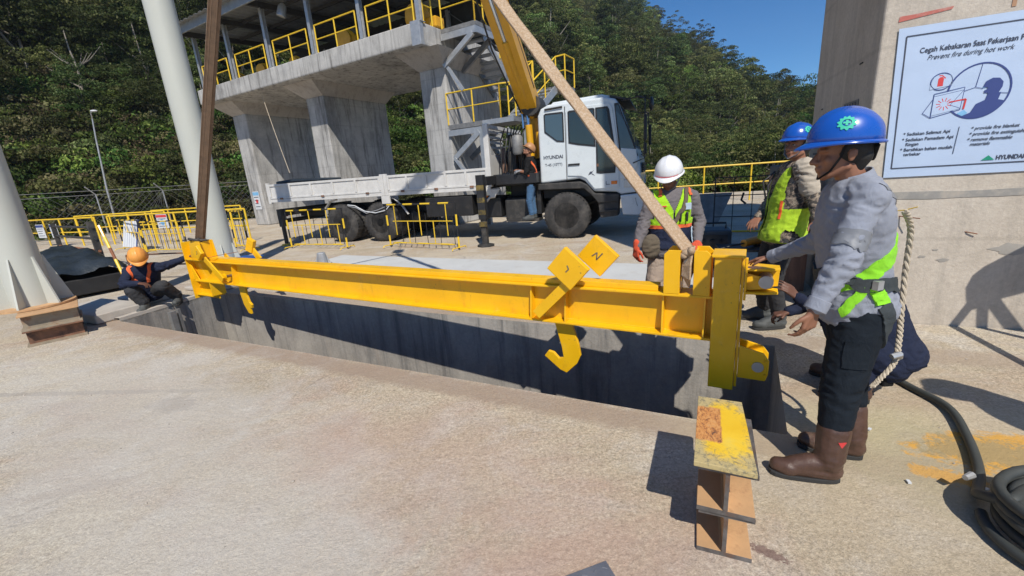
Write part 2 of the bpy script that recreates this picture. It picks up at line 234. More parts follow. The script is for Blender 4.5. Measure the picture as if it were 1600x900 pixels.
# ------------------------------------------------------------ mesh builder
class B:
    def __init__(s): s.v = []; s.f = []
    def add(s, vs, fs):
        o = len(s.v); s.v += [tuple(x) for x in vs]; s.f += [tuple(i + o for i in f) for f in fs]; return s
    def bx(s, x0, x1, y0, y1, z0, z1):
        vs = [(x, y, z) for z in (z0, z1) for y in (y0, y1) for x in (x0, x1)]
        return s.add(vs, [(0, 2, 3, 1), (4, 5, 7, 6), (0, 1, 5, 4), (2, 6, 7, 3), (0, 4, 6, 2), (1, 3, 7, 5)])
    def bar(s, p, q, w, h, up=(0, 0, 1)):
        p = Vector(p); q = Vector(q); d = (q - p).normalized(); u = Vector(up); x = d.cross(u)
        if x.length < 1e-4: x = d.cross(V(0, 1, 0))
        x.normalize(); y = x.cross(d); vs = []
        for c in (p, q):
            for a, b in ((-1, -1), (1, -1), (1, 1), (-1, 1)): vs.append(c + x * a * w / 2 + y * b * h / 2)
        return s.add(vs, [(0, 3, 2, 1), (4, 5, 6, 7), (0, 1, 5, 4), (1, 2, 6, 5), (2, 3, 7, 6), (3, 0, 4, 7)])
    def tube(s, pts, r, n=8, cap=True, asp=1.0, lat=None):
        pts = [Vector(p) for p in pts]; rs = r if isinstance(r, (list, tuple)) else [r] * len(pts); vs = []; prev = None
        for i, p in enumerate(pts):
            t = (pts[min(i + 1, len(pts) - 1)] - pts[max(i - 1, 0)])
            t = t.normalized() if t.length > 1e-9 else V(0, 0, 1)
            if lat is not None: x = Vector(lat) - t * t.dot(Vector(lat))
            elif prev is None: x = t.cross(V(0, 0, 1)); x = x if x.length > 1e-3 else t.cross(V(0, 1, 0))
            else: x = prev - t * t.dot(prev)
            x.normalize(); prev = x; y = t.cross(x)
            for k in range(n):
                a = 2 * PI * k / n; vs.append(p + x * math.cos(a) * rs[i] + y * math.sin(a) * rs[i] * asp)
        m = len(pts); fs = [(i * n + k, i * n + (k + 1) % n, (i + 1) * n + (k + 1) % n, (i + 1) * n + k) for i in range(m - 1) for k in range(n)]
        if cap: fs += [tuple(range(n - 1, -1, -1)), tuple((m - 1) * n + k for k in range(n))]
        return s.add(vs, fs)
    def rc(s, p, q, r0, r1, n=12, asp=1.0, lat=None):        # round cone
        p = Vector(p); q = Vector(q); d = (q - p); d = d.normalized() if d.length > 1e-6 else V(0, 0, 1); P = []; R = []
        for a in (88, 60, 30, 0): P.append(p - d * r0 * math.sin(math.radians(a))); R.append(r0 * math.cos(math.radians(a)))
        for a in (0, 30, 60, 88): P.append(q + d * r1 * math.sin(math.radians(a))); R.append(r1 * math.cos(math.radians(a)))
        return s.tube(P, R, n, True, asp, lat)
    def ell(s, c, r, n=14, m=9, R=None):
        c = Vector(c); vs = []; R = R or Matrix.Identity(3)
        for j in range(1, m):
            ph = PI * j / m
            for i in range(n): th = 2 * PI * i / n; vs.append(c + R @ V(r[0] * math.sin(ph) * math.cos(th), r[1] * math.sin(ph) * math.sin(th), r[2] * math.cos(ph)))
        fs = [(j * n + i, (j + 1) * n + i, (j + 1) * n + (i + 1) % n, j * n + (i + 1) % n) for j in range(m - 2) for i in range(n)]
        vs += [c + R @ V(0, 0, r[2]), c + R @ V(0, 0, -r[2])]; t = n * (m - 1)
        fs += [(t, i, (i + 1) % n) for i in range(n)] + [(t + 1, (m - 2) * n + (i + 1) % n, (m - 2) * n + i) for i in range(n)]
        return s.add(vs, fs)
    def prism(s, poly, a, b, ax='y'):       # poly in (x,z) extruded in y, or 'z': poly (x,y), or 'x': poly (y,z)
        f = {'y': lambda p, t: (p[0], t, p[1]), 'z': lambda p, t: (p[0], p[1], t), 'x': lambda p, t: (t, p[0], p[1])}[ax]
        n = len(poly); vs = [f(p, a) for p in poly] + [f(p, b) for p in poly]
        return s.add(vs, [tuple(range(n))[::-1], tuple(range(n, 2 * n))] + [(i, (i + 1) % n, n + (i + 1) % n, n + i) for i in range(n)])
    def plate(s, pts, t):                   # flat polygon in 3-D with thickness
        pts = [Vector(p) for p in pts]; n = (pts[1] - pts[0]).cross(pts[2] - pts[0]).normalized(); k = len(pts)
        vs = [p - n * t / 2 for p in pts] + [p + n * t / 2 for p in pts]
        return s.add(vs, [tuple(range(k))[::-1], tuple(range(k, 2 * k))] + [(i, (i + 1) % k, k + (i + 1) % k, k + i) for i in range(k)])
    def cyl(s, p, q, r, n=20): return s.tube([p, q], r, n)
    def lathe(s, prof, o=(0, 0, 0), ax=(0, 0, 1), n=24):
        o = Vector(o); z = Vector(ax).normalized(); x = z.cross(V(0, 1, 0)); x = x if x.length > 1e-3 else V(1, 0, 0); x.normalize(); y = z.cross(x); vs = []
        for r, h in prof:
            for k in range(n): a = 2 * PI * k / n; vs.append(o + z * h + (x * math.cos(a) + y * math.sin(a)) * r)
        m = len(prof); fs = [(i * n + k, i * n + (k + 1) % n, (i + 1) * n + (k + 1) % n, (i + 1) * n + k) for i in range(m - 1) for k in range(n)]
        fs += [tuple(range(n - 1, -1, -1)), tuple((m - 1) * n + k for k in range(n))]
        return s.add(vs, fs)
    def mesh(s, name):
        m = bpy.data.meshes.new(name); m.from_pydata(s.v, [], s.f)
        bm = bmesh.new(); bm.from_mesh(m); bmesh.ops.recalc_face_normals(bm, faces=bm.faces); bm.to_mesh(m); bm.free(); return m
    def obj(s, name, mat, parent=None, smooth=False, bev=0, seg=2, loc=None):
        m = s.mesh(name); m.materials.append(M[mat] if isinstance(mat, str) else mat)
        o = bpy.data.objects.new(name, m); COL.objects.link(o)
        if parent: o.parent = parent
        if loc is not None: o.location = loc
        if bev:
            md = o.modifiers.new('bevel', 'BEVEL'); md.width = bev; md.segments = seg; md.limit_method = 'ANGLE'; md.angle_limit = math.radians(40); md.harden_normals = False
        if smooth: shade(o, 40)
        return o
def shade(o, ang=40):
    m = o.data; m.shade_smooth()
    try: m.set_sharp_from_angle(angle=math.radians(ang))
    except Exception: pass
def tag(o, label, cat, group=None, kind=None):
    if label: o['label'] = label
    if cat: o['category'] = cat
    if group: o['group'] = group
    if kind: o['kind'] = kind
    return o
def thing(name, label, cat, loc=(0, 0, 0), rz=0, group=None):
    o = bpy.data.objects.new(name, None); COL.objects.link(o); o.empty_display_size = .2; o.location = loc; o.rotation_euler = (0, 0, rz); return tag(o, label, cat, group)
def struct(o): o['kind'] = 'structure'; return o
def copyp(o, loc=(0, 0, 0), rot=None, parent=None):
    c = o.copy(); COL.objects.link(c); c.location = loc
    if rot is not None: c.rotation_euler = rot
    if parent: c.parent = parent
    return c
def dup(root, loc, rz=0, label=None, scale=None):
    r = root.copy(); COL.objects.link(r); r.location = loc; r.rotation_euler = (0, 0, rz)
    if label: r['label'] = label
    if scale: r.scale = (scale,) * 3
    for ch in list(root.children):
        c = ch.copy(); COL.objects.link(c); c.parent = r
        for g in ch.children: d = g.copy(); COL.objects.link(d); d.parent = c
    return r
def text(body, size, mat, parent, loc, rot, name='lettering', ext=.0005, align='LEFT', shear=0, bold=0, sx=1):
    cu = bpy.data.curves.new(name, 'FONT'); cu.body = body; cu.size = size; cu.extrude = ext; cu.align_x = align; cu.shear = shear; cu.offset = bold
    t = bpy.data.objects.new(name, cu); COL.objects.link(t); bpy.context.view_layer.update()
    me = bpy.data.meshes.new_from_object(t); bpy.data.objects.remove(t)
    me.materials.clear(); me.materials.append(M[mat]); o = bpy.data.objects.new(name, me); COL.objects.link(o); o.parent = parent; o.location = loc; o.rotation_euler = rot; o.scale = (sx, 1, 1); return o
# ------------------------------------------------------------ the ground, the trench, the paving
UA = math.radians(-26.6); U = V(math.cos(UA), math.sin(UA), 0); W_ = V(-math.sin(UA), math.cos(UA), 0)
NL, NR, FR, FL = V(-5.43, 5.60, 0), V(1.55, 2.13, 0), V(2.22, 3.33, 0), V(-4.98, 6.95, 0)
def uv(u, v, z=0): return U * u + W_ * v + V(0, 0, z)
out = [uv(-70, -30), uv(45, -30), uv(45, 23), uv(-70, 23)]
g = B(); g.add(out + [NL, NR, FR, FL], [(0, 1, 5, 4), (1, 2, 6, 5), (2, 3, 7, 6), (3, 0, 4, 7)])
struct(g.obj('ground', 'ground'))
dn = V(0, 0, -2.6)
g = B(); c4 = [NL, NR, FR, FL]
for a, b in zip(c4, c4[1:] + c4[:1]): g.add([a, b, b + dn, a + dn], [(0, 1, 2, 3)])
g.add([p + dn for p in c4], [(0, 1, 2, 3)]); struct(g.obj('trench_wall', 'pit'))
# slightly raised, chipped lips of the trench
def lip(a, b, w, h, side, mat='curb', name='trench_lip'):
    g = B(); n = 40; d = (b - a); t = d.normalized(); nn = V(-t.y, t.x, 0) * side; vs = []
    for i in range(n + 1):
        p = a + d * i / n; j = .012 * noise.noise(p * 7); vs += [p + V(0, 0, -.02), p + nn * .0 + V(0, 0, h + j * .4), p + nn * (w + j) + V(0, 0, h + j * .3), p + nn * (w + .03 + j) + V(0, 0, -.02)]
    g.add(vs, [(i * 4 + k, i * 4 + k + 1, i * 4 + 5 + k, i * 4 + 4 + k) for i in range(n) for k in range(3)]); return struct(g.obj(name, mat, smooth=True))
lip(FL, NL, .10, .045, -1)
# pale newer slab beyond the trench
pb = [V(-4.35, 8.94, .004), V(1.35, 5.72, .004), V(2.9, 5.0, .004), V(3.5, 6.1, .004), V(2.1, 6.80, .004), V(-.21, 7.97, .004), V(-3.94, 9.9, .004)]
struct(B().add(pb, [tuple(range(7))]).obj('pale_slab', 'pale'))
# ------------------------------------------------------------ terrain and forest
AZ = [-180, -100, -70, -45, -34, -20, 0, 8, 11.5, 17, 21, 24, 27, 29.5, 32, 34.5, 40, 55, 90, 180]
EL = [0, 0, 20, 27, 27, 26, 20.5, 16.8, 14.2, 11.4, 8.3, 6.7, 4.6, 3.3, 1.9, .7, .5, .5, 0, 0]
R0 = [60, 60, 36, 32, 32, 33, 38, 44, 46, 50, 52, 55, 58, 60, 62, 64, 66, 80, 80, 60]
def RP(a): return float(np.interp(a, [-10, 4, 12, 40], [125, 160, 225, 250]))
def terr(x, y):
    r = math.hypot(x, y); a = math.degrees(math.atan2(x, y)); r0 = float(np.interp(a, AZ, R0)); el_ = float(np.interp(a, AZ, EL)) + (float(np.interp(a, [5, 12, 35, 45], [0, 1.7, 1.5, 0])) if 0 < a < 50 else 0); rp = RP(a)
    pk = rp * math.tan(math.radians(el_)) + .5; t = (r - r0) / (rp - r0)
    low = -.35 - 2.6 * min(1, max(0, (r - 22) / 14)) * min(1, max(0, (a - 2) / 8))
    if t <= 0: return low
    if t < 1: z = low + (pk - low) * (t ** .93)
    else: z = pk * (1 - .25 * min(1, (t - 1) * 1.2)) if r < 400 else pk * .75
    n = noise.fractal(V(x * .03, y * .03, 1.7), 1, 2, 4) * 4.5 + noise.noise(V(x * .16, y * .16, 0)) * .6
    return z + n * (rp / 125) * min(1, t * 3) * min(1, el_ / 8) * (1 if t < 1 else .5)
vs, fs = [], []; rings = list(np.concatenate([np.linspace(20, 130, 75), np.linspace(133, 270, 46), np.linspace(280, 340, 5), np.linspace(355, 420, 4)])); na = 240
vs.append((0, 0, -.35))
for r in rings:
    for k in range(na): a = 2 * PI * k / na; x, y = r * math.sin(a), r * math.cos(a); vs.append((x, y, terr(x, y) if r > 24 else -.35))
fs += [(0, 1 + k, 1 + (k + 1) % na) for k in range(na)]
fs += [(1 + i * na + k, 1 + (i + 1) * na + k, 1 + (i + 1) * na + (k + 1) % na, 1 + i * na + (k + 1) % na) for i in range(len(rings) - 1) for k in range(na)]
# the trench cuts through the terrain sheet too: drop the sheet under it
for i in range(0, 1): vs[0] = (0, 0, -3.2)
vs = [(x, y, z if math.hypot(x, y) > 26 else -3.2) for x, y, z in vs]
struct(B().add(vs, fs).obj('hillside', 'soil', smooth=True))
def leaves(P, Nrm, size, rg):
    n = len(P); d = rg.normal(size=(n, 3)); nn = Nrm + d * .55; nn /= np.linalg.norm(nn, axis=1)[:, None] + 1e-9
    t = np.cross(nn, rg.normal(size=(n, 3))); t /= np.linalg.norm(t, axis=1)[:, None] + 1e-9; b = np.cross(nn, t)
    s = size * rg.uniform(.6, 1.3, n)[:, None]; dr = np.array([0, 0, -.25]) * s
    q = np.stack([P - t * s, P - b * s * .55 + dr * .2, P + t * s + dr, P + b * s * .55 + dr * .2], 1)
    return q.reshape(-1, 3)
def crown_pts(rx, rz, zc, ncl, nl, rg, cl=.34, flat=.7, squash=1):
    P, Nn = [], []
    for _ in range(ncl):
        d = rg.normal(size=3); d /= np.linalg.norm(d); d[2] = d[2] * .9 + .12; rad = rg.uniform(.45, 1) ** .6
        c = np.array([d[0] * rx, d[1] * rx, d[2] * rz]) * rad; cr = rx * cl * rg.uniform(.6, 1.25)
        m = int(nl * rg.uniform(.6, 1.4)); e = rg.normal(size=(m, 3)); e /= np.linalg.norm(e, axis=1)[:, None]; e[:, 2] = np.abs(e[:, 2]) * .9 - .2
        p = c + e * cr * np.array([1, 1, flat]) * rg.uniform(.75, 1.05, (m, 1)); P.append(p); Nn.append(e)
    P = np.concatenate(P); P[:, 2] += zc; return P, np.concatenate(Nn)
def crown_mesh(name, mat, rx, rz, zc, ncl, nl, size, seed, **k):
    rg = np.random.default_rng(seed); P, Nn = crown_pts(rx, rz, zc, ncl, nl, rg, **k); q = leaves(P, Nn, size, rg); n = len(q) // 4
    m = bpy.data.meshes.new(name); m.vertices.add(n * 4); m.vertices.foreach_set('co', q.astype(np.float32).ravel())
    m.loops.add(n * 4); m.loops.foreach_set('vertex_index', np.arange(n * 4, dtype=np.int32)); m.polygons.add(n); m.polygons.foreach_set('loop_start', np.arange(0, n * 4, 4, dtype=np.int32))
    m.update(calc_edges=True); m.materials.append(M[mat]); return m
def trunk_b(h, r, seed, rx=2.0, nl=6):
    g = B(); rg = random.Random(seed); pts = [V(0, 0, -.5)]; p = V(0, 0, 0)
    for i in range(6): pts.append(p.copy()); p = p + V(rg.uniform(-.15, .15), rg.uniform(-.15, .15), h / 5)
    g.tube(pts, [r * 1.25] + [r * (1 - .15 * i) for i in range(6)], 7)
    for i in range(nl):
        t = rg.uniform(.4, .95); a = rg.uniform(0, 2 * PI); b = pts[1 + int(t * 4)]; L = rx * rg.uniform(.5, .95)
        g.tube([b, b + V(math.cos(a) * L * .5, math.sin(a) * L * .5, L * .35), b + V(math.cos(a) * L, math.sin(a) * L, L * .9)], [r * .45, r * .3, r * .1], 5)
    return g
protos = []
def proto(mesh_list, name):
    bm = bmesh.new()
    mats = []
    for me in mesh_list:
        k = len(mats); mats.append(me.materials[0]); n0 = len(bm.faces); bm.from_mesh(me); bm.faces.ensure_lookup_table()
        for f in bm.faces[n0:]: f.material_index = k
    m = bpy.data.meshes.new(name); bm.to_mesh(m); bm.free()
    for x in mats: m.materials.append(x)
    return bpy.data.objects.new(name, m)
pc = bpy.data.collections.new('forest_kinds')
def tm(g, mat):
    m = g.mesh('t'); m.materials.append(M[mat]); return m
kinds = [
 proto([tm(trunk_b(6.0, .15, 1, 2.6), 'bark'), crown_mesh('c', 'leafA', 2.9, 2.5, 6.2, 46, 130, .105, 11)], 'k0'),
 proto([tm(trunk_b(7.0, .13, 2, 2.2), 'bark'), crown_mesh('c', 'leafA', 2.4, 3.2, 6.8, 46, 125, .10, 12)], 'k1'),
 proto([tm(trunk_b(5.0, .12, 3, 2.4), 'bark'), crown_mesh('c', 'leafB', 2.7, 2.0, 5.0, 42, 120, .10, 13)], 'k2'),
 proto([tm(trunk_b(7.5, .14, 4, 2.2, 9), 'bark'), crown_mesh('c', 'leafB', 2.2, 2.6, 8.0, 24, 90, .085, 14, cl=.26)], 'k3'),
 proto([tm(trunk_b(4.0, .10, 5, 2.0), 'bark'), crown_mesh('c', 'leafC', 2.4, 2.0, 4.2, 44, 125, .10, 15)], 'k4'),
 proto([crown_mesh('c', 'leafC', 1.2, .9, .6, 20, 85, .062, 16, cl=.4)], 'k5'),
 proto([crown_mesh('c', 'leafB', 1.1, 1.1, .6, 20, 80, .06, 17, cl=.4)], 'k6'),
 proto([crown_mesh('c', 'dry', 1.2, .7, .4, 18, 80, .055, 18, cl=.42)], 'k7')]
for i, o in enumerate(kinds): o.name = 'kind_%d' % i; pc.objects.link(o)
pts, sc, ro, ix = [], [], [], []
def addp(x, y, s, k, dz=0): pts.append((x, y, terr(x, y) + dz)); sc.append(s); ro.append(random.uniform(0, 6.28)); ix.append(k)
def edge(a): return float(np.interp(a, AZ, R0))
cnt = 0
while cnt < 5600:
    a = random.uniform(-62, 50); rp_ = RP(a); r = math.sqrt(random.uniform(0, 1)) * (rp_ + 10)
    if random.random() > rp_ / 255: continue
    r0 = edge(a); 
    if r < r0 + 7 or r > rp_ + 10: continue
    near = (r - r0) < 22
    x, y = r * math.sin(math.radians(a)), r * math.cos(math.radians(a))
    k = random.choices([0, 1, 2, 3, 4], [4, 4, 2, 1.6, 1.0] if a < -5 else [3, 3, 3, 3.2, 1.4])[0]
    if r > rp_ - 16: k = random.choice([0, 1, 4])
    s = random.choice([random.uniform(.5, .9), random.uniform(.8, 1.25), random.uniform(1.1, 1.6)]) * (.6 if near else 1)
    if r > rp_ - 12: s = min(s, 1.15) * .8
    addp(x, y, s, k); cnt += 1
cnt = 0
while cnt < 4200:
    a = random.uniform(-62, 50); r0 = edge(a); r = r0 - 2 + abs(random.gauss(0, 14))
    x, y = r * math.sin(math.radians(a)), r * math.cos(math.radians(a)); v_ = V(x, y, 0).dot(W_)
    if r < r0 - .5 and v_ < 23.5: continue
    w = noise.noise(V(x * .09, y * .09, 5))
    k = random.choices([5, 6, 7], [2 + 3 * w, 2, max(.1, 1.3 - 3 * w) if r < r0 + 14 else .2])[0]
    addp(x, y, random.uniform(.6, 1.7), k); cnt += 1
for _ in range(1300):       # scrub on the lower ground beyond the slab on the right
    a = random.uniform(3, 50); x0 = random.uniform(24, 62); x, y = x0 * math.sin(math.radians(a)), x0 * math.cos(math.radians(a))
    if V(x, y, 0).dot(W_) > 24: addp(x, y, random.uniform(.7, 1.5), random.choice([5, 5, 6, 7]))
for _ in range(420):       # taller trees on the lower ground, right
    a = random.uniform(4, 50); x0 = random.uniform(36, 66); x, y = x0 * math.sin(math.radians(a)), x0 * math.cos(math.radians(a)); addp(x, y, random.uniform(.45, .8), random.choice([0, 2, 3, 4]))
fm = bpy.data.meshes.new('forest'); fm.from_pydata(pts, [], [])
for nm, ty, dat in (('sc', 'FLOAT', sc), ('ro', 'FLOAT', ro), ('ix', 'INT', ix)):
    at = fm.attributes.new(nm, ty, 'POINT'); at.data.foreach_set('value', dat)
fo = bpy.data.objects.new('forest', fm); COL.objects.link(fo); tag(fo, 'dense green jungle covering the hillside behind the yard', 'forest', kind='stuff')
ng = bpy.data.node_groups.new('scatter_trees', 'GeometryNodeTree')
ng.interface.new_socket('Geometry', in_out='INPUT', socket_type='NodeSocketGeometry'); ng.interface.new_socket('Geometry', in_out='OUTPUT', socket_type='NodeSocketGeometry')
gi = ng.nodes.new('NodeGroupInput'); go = ng.nodes.new('NodeGroupOutput'); ci = ng.nodes.new('GeometryNodeCollectionInfo'); ci.inputs[0].default_value = pc; ci.inputs[1].default_value = True; ci.inputs[2].default_value = True
ip = ng.nodes.new('GeometryNodeInstanceOnPoints'); ip.inputs['Pick Instance'].default_value = True
def na_(n, t):
    a = ng.nodes.new('GeometryNodeInputNamedAttribute'); a.data_type = t; a.inputs[0].default_value = n; return a.outputs[0]
cx = ng.nodes.new('ShaderNodeCombineXYZ'); L = ng.links.new
L(na_('ro', 'FLOAT'), cx.inputs[2]); L(gi.outputs[0], ip.inputs['Points']); L(ci.outputs[0], ip.inputs['Instance']); L(na_('ix', 'INT'), ip.inputs['Instance Index']); L(na_('sc', 'FLOAT'), ip.inputs['Scale']); L(cx.outputs[0], ip.inputs['Rotation']); L(ip.outputs[0], go.inputs[0])
fo.modifiers.new('scatter', 'NODES').node_group = ng
# trees one can tell apart
def tree(label, az_, r, s, kind, seed, rx, rz, zc, ncl, nl, size, th, mat='leafA', dead=False, **k):
    x, y = r * math.sin(math.radians(az_)), r * math.cos(math.radians(az_)); t = thing('tree', label, 'tree', (x, y, terr(x, y)), random.uniform(0, 6)); t.scale = (s,) * 3
    trunk_b(th, .17, seed, rx * (1.2 if dead else .9), 10 if dead else 6).obj('trunk', 'bark', t)
    m = crown_mesh('crown', mat, rx, rz, zc, ncl, nl, size, seed, **k); c = bpy.data.objects.new('crown', m); COL.objects.link(c); c.parent = t; return t
tree('round dark tree at the crest, left one of the skyline trio', 16.3, 224, 1.9, 0, 31, 2.7, 2.6, 6.4, 60, 150, .11, 6)
tree('tall rounded dark tree at the crest, middle one of the skyline trio', 18.7, 226, 1.9, 0, 32, 2.5, 3.0, 6.6, 60, 150, .11, 6)
tree('smaller dark tree at the crest, right one of the skyline trio', 20.6, 228, 1.5, 0, 33, 2.6, 2.4, 5.8, 54, 150, .11, 6)
tree('pointed dark tree breaking the skyline halfway down the ridge', 26.6, 232, 1.6, 1, 34, 2.2, 2.8, 6.2, 46, 130, .1, 6)
tree('broad olive tree on the lower right end of the skyline', 30.4, 236, 1.6, 2, 35, 3.0, 2.0, 5.0, 50, 130, .1, 5, 'leafB')
tree('thin pale-trunked tree with sparse crown high on the slope above the truck cab', 9.0, 88, 1.2, 3, 36, 2.0, 2.0, 8.4, 20, 80, .08, 8, 'leafB', True, cl=.3)
tree('tall dark bushy tree on the slope right of the crane boom', 8.2, 80, 1.35, 0, 37, 2.4, 3.3, 7.0, 60, 150, .1, 7)
tree('pale bare-limbed tree in the middle of the right slope', 22.5, 78, 1.1, 3, 38, 2.2, 1.8, 8.0, 16, 70, .08, 8, 'leafB', True, cl=.28)
tree('leaning grey-trunked tree low on the slope between the truck and the two helmets', 25.0, 66, .9, 3, 39, 2.2, 1.8, 7.4, 16, 70, .08, 7, 'leafB', True, cl=.3)
tree('bright yellow-green tree just behind the truck windscreen', 15.0, 52, .95, 4, 40, 2.6, 2.4, 4.2, 56, 140, .095, 4, 'leafC')
tree('bright leafy tree rising behind the thin street lamp', -42.5, 44, .85, 4, 41, 2.5, 2.1, 4.0, 60, 150, .09, 4, 'leafC')
tree('dead pale branching tree behind the top of the white column', -30.5, 60, 1.5, 3, 42, 2.2, 1.8, 8.0, 8, 60, .075, 8, 'leafB', True, cl=.25)
# ------------------------------------------------------------ concrete gate frame with deck
GO = (-12.55, 20.06, 0); GA = math.radians(-30.7)
gate = thing('concrete_gate_frame', 'tall grey concrete frame of three piers carrying a stained deck behind the truck', 'concrete frame', GO, GA)
g = B(); g.prism([(0, 6.04), (0, 5.46), (.12, 5.43), (5.1, 5.43), (5.2, 6.04)], -.75, 12.1, 'x'); g.obj('deck', 'gate', gate, bev=.03)
for u0, u1 in ((-.3, .72), (5.1, 6.15), (11.05, 12.1)):
    g = B(); g.prism([(u0, 0), (u0, 5.0), (u1, 5.0), (u1, 0)], 1.0, 4.3, 'y'); g.obj('pier', 'gate', gate, bev=.05)
    g = B(); g.add([(u0 - .35, .35, 5.43), (u1 + .35, .35, 5.43), (u1 + .35, 4.6, 5.43), (u0 - .35, 4.6, 5.43), (u0, 1.0, 4.985), (u1, 1.0, 4.985), (u1, 4.3, 4.985), (u0, 4.3, 4.985)], [(0, 1, 2, 3), (4, 5, 6, 7), (0, 1, 5, 4), (1, 2, 6, 5), (2, 3, 7, 6), (3, 0, 4, 7)]); g.obj('haunch', 'soffit', gate)
g = B(); g.bx(11.78, 12.13, .0 - .03, .14, 5.42, 6.07); g.obj('steel_corner_cover', 'galv', gate, bev=.01)
def sign(name, label, x, y, z, rz, w, h, lines, head=None, tilt=0, board='white', mat='inkd', blob=None):
    t = thing(name, label, 'sign', (x, y, z), rz); B().bx(-w / 2, w / 2, -.006, .006, 0, h).obj('board', board, t, bev=.002)
    if head: B().bx(-w / 2 + .01, w / 2 - .01, -.0085, -.0065, h * .78, h * .96).obj('header_band', head, t)
    k = B()
    for i in range(lines):
        zz = h * (.68 - .52 * i / max(1, lines - 1)); k.bx(-w * .38, w * (.36 - .2 * ((i * 7) % 3) / 2), -.0085, -.0065, zz - h * .02, zz + h * .02)
    k.obj('printed_line', mat, t); 
    if blob: B().lathe([(w * .2, -.0085), (w * .2, -.0065)], (0, 0, h * .45), (0, 1, 0), 20).obj('pictogram', blob, t)
    return t
gm = Matrix.Translation(GO) @ Matrix.Rotation(GA, 4, 'Z')
def GW(u, v, z): return gm @ V(u, v, z)
p = GW(.22, .985, .75); sign('notice_sign', 'blue and white notice sheet fixed low on the left concrete pier', p.x, p.y, p.z, GA, .5, .85, 4, 'cyan', blob='red')
# streak stains where water runs off the deck: darker patches with an outline of their own
def canopy():
    t = thing('steel_canopy', 'open steel canopy with dark roof standing on the concrete deck', 'canopy', GW(0, 0, 6.04), GA)
    for u_ in (-.28, 2.13, 4.69, 7.24, 9.67, 12.05):
        for v_ in (.12, 4.8):
            g = B(); g.bx(u_ - .07, u_ + .07, v_ - .07, v_ - .055, 0, 2.0); g.bx(u_ - .07, u_ + .07, v_ + .055, v_ + .07, 0, 2.0); g.bx(u_ - .006, u_ + .006, v_ - .055, v_ + .055, 0, 2.0); g.bx(u_ - .11, u_ + .11, v_ - .11, v_ + .11, .001, .016); g.obj('column', 'galv', t)
    for u_ in (-.28, 2.13, 4.69, 7.24, 9.67, 12.05):
        g = B(); g.bar((u_, -.5, 2.07), (u_, 5.6, 2.52), .12, .2); g.obj('rafter', 'dkroof', t)
        if u_ < 12:
            g = B(); g.bar((u_ + .05, 4.85, .2), (u_ + 2.3, 4.85, 1.9), .035, .035); g.bar((u_ + .05, 4.85, 1.9), (u_ + 2.3, 4.85, .2), .035, .035); g.obj('cross_brace', 'galvd', t)
    g = B(); g.bx(-.9, 12.8, -.56, -.5, 1.93, 2.25); g.obj('fascia', 'roof', t)
    g = B(); n = 150; prof = []
    for i in range(n + 1): x = -.95 + 13.9 * i / n; prof.append((x, .02 * (1 if (i // 2) % 2 else -1)))
    vs = []
    for x, dz in prof: vs += [(x, -.75, 2.22 + dz), (x, 5.9, 2.71 + dz)]
    g.add(vs, [(2 * i, 2 * i + 1, 2 * i + 3, 2 * i + 2) for i in range(n)]); r = g.obj('roof_sheet', 'roof', t); sm = r.modifiers.new('thick', 'SOLIDIFY'); sm.thickness = .004
    for v_ in (.9, 2.1, 3.3, 4.5):
        z = 2.12 + v_ * .0745; B().bx(-.8, 12.7, v_ - .04, v_ + .04, z, z + .1).obj('purlin', 'dkroof', t)
    B().bx(-.6, 12.0, 4.95, 5.05, 0.01, 2.3).obj('rear_cladding', 'dkroof', t)
canopy()
def railing(label, A, Bp, h, posts, mid=True, r=.024, group=None, name='safety_railing', ends=True):
    A = Vector(A); Bp = Vector(Bp); t = thing(name, label, 'railing', A, 0, group); d = Bp - A; top = V(0, 0, h)
    B().tube([top, d + top], r, 8).obj('top_rail', 'ysafe', t, True)
    if mid: B().tube([top * .5, d + top * .5], r * .8, 8).obj('mid_rail', 'ysafe', t, True)
    for i in range(posts):
        q = d * i / (posts - 1); B().tube([q, q + top], r, 8).obj('post', 'ysafe', t, True)
    return t
for i, (a, b, nm) in enumerate(((-.1, .3, 'hidden partly by the white column, leftmost on the deck edge'), (.84, 1.84, 'short panel beside the hanging sling'), (2.48, 4.44, 'second bay of the deck edge from the left'), (5.03, 6.98, 'middle bay of the deck edge'), (7.45, 9.45, 'bay with the large yellow motor behind it'), (9.95, 11.85, 'last bay before the deck corner'))):
    railing('yellow deck railing, ' + nm, GW(a, .1, 6.04), GW(b, .1, 6.04), .86, 3 if b - a > 1.2 else 2)
railing('yellow railing on the short end of the deck beside the stair landing', GW(12.0, .35, 6.04), GW(12.0, .75, 6.04), 1.05, 2)
def motor(label, u_, v_, s):
    t = thing('hoist_motor', label, 'motor', GW(u_, v_, 6.04), GA); t.scale = (s,) * 3
    B().lathe([(.05, -.34), (.30, -.33), (.33, -.28), (.33, .1), (.24, .16), (.24, .3), (.1, .32)], (0, 0, .36), (.35, -1, .1), 22).obj('drum_housing', 'craney', t, True)
    B().lathe([(.12, -.36), (.12, -.34)], (0, 0, .36), (.35, -1, .1), 16).obj('hub_cover', 'blk2', t)
    B().bx(-.3, .3, -.3, .4, 0, .07).obj('base_frame', 'ysafe', t); B().bx(.2, .6, -.1, .25, .05, .3).obj('gearbox', 'craney', t, bev=.03)
for a in (('small yellow hoist motor behind the leftmost deck railings', 1.3, .9, .7), ('yellow hoist motor low behind the second deck railing', 3.0, .9, .85), ('flat yellow hoist motor near the fourth canopy column', 5.0, 1.0, .75), ('round yellow hoist motor behind the middle deck bays', 8.0, 1.0, 1.15), ('largest yellow hoist motor behind the last deck bay', 11.3, 1.0, 1.25)): motor(*a)
t = thing('floodlight', 'grey cylindrical floodlight hanging under the canopy edge', 'lamp', GW(5.9, .2, 7.9), GA)
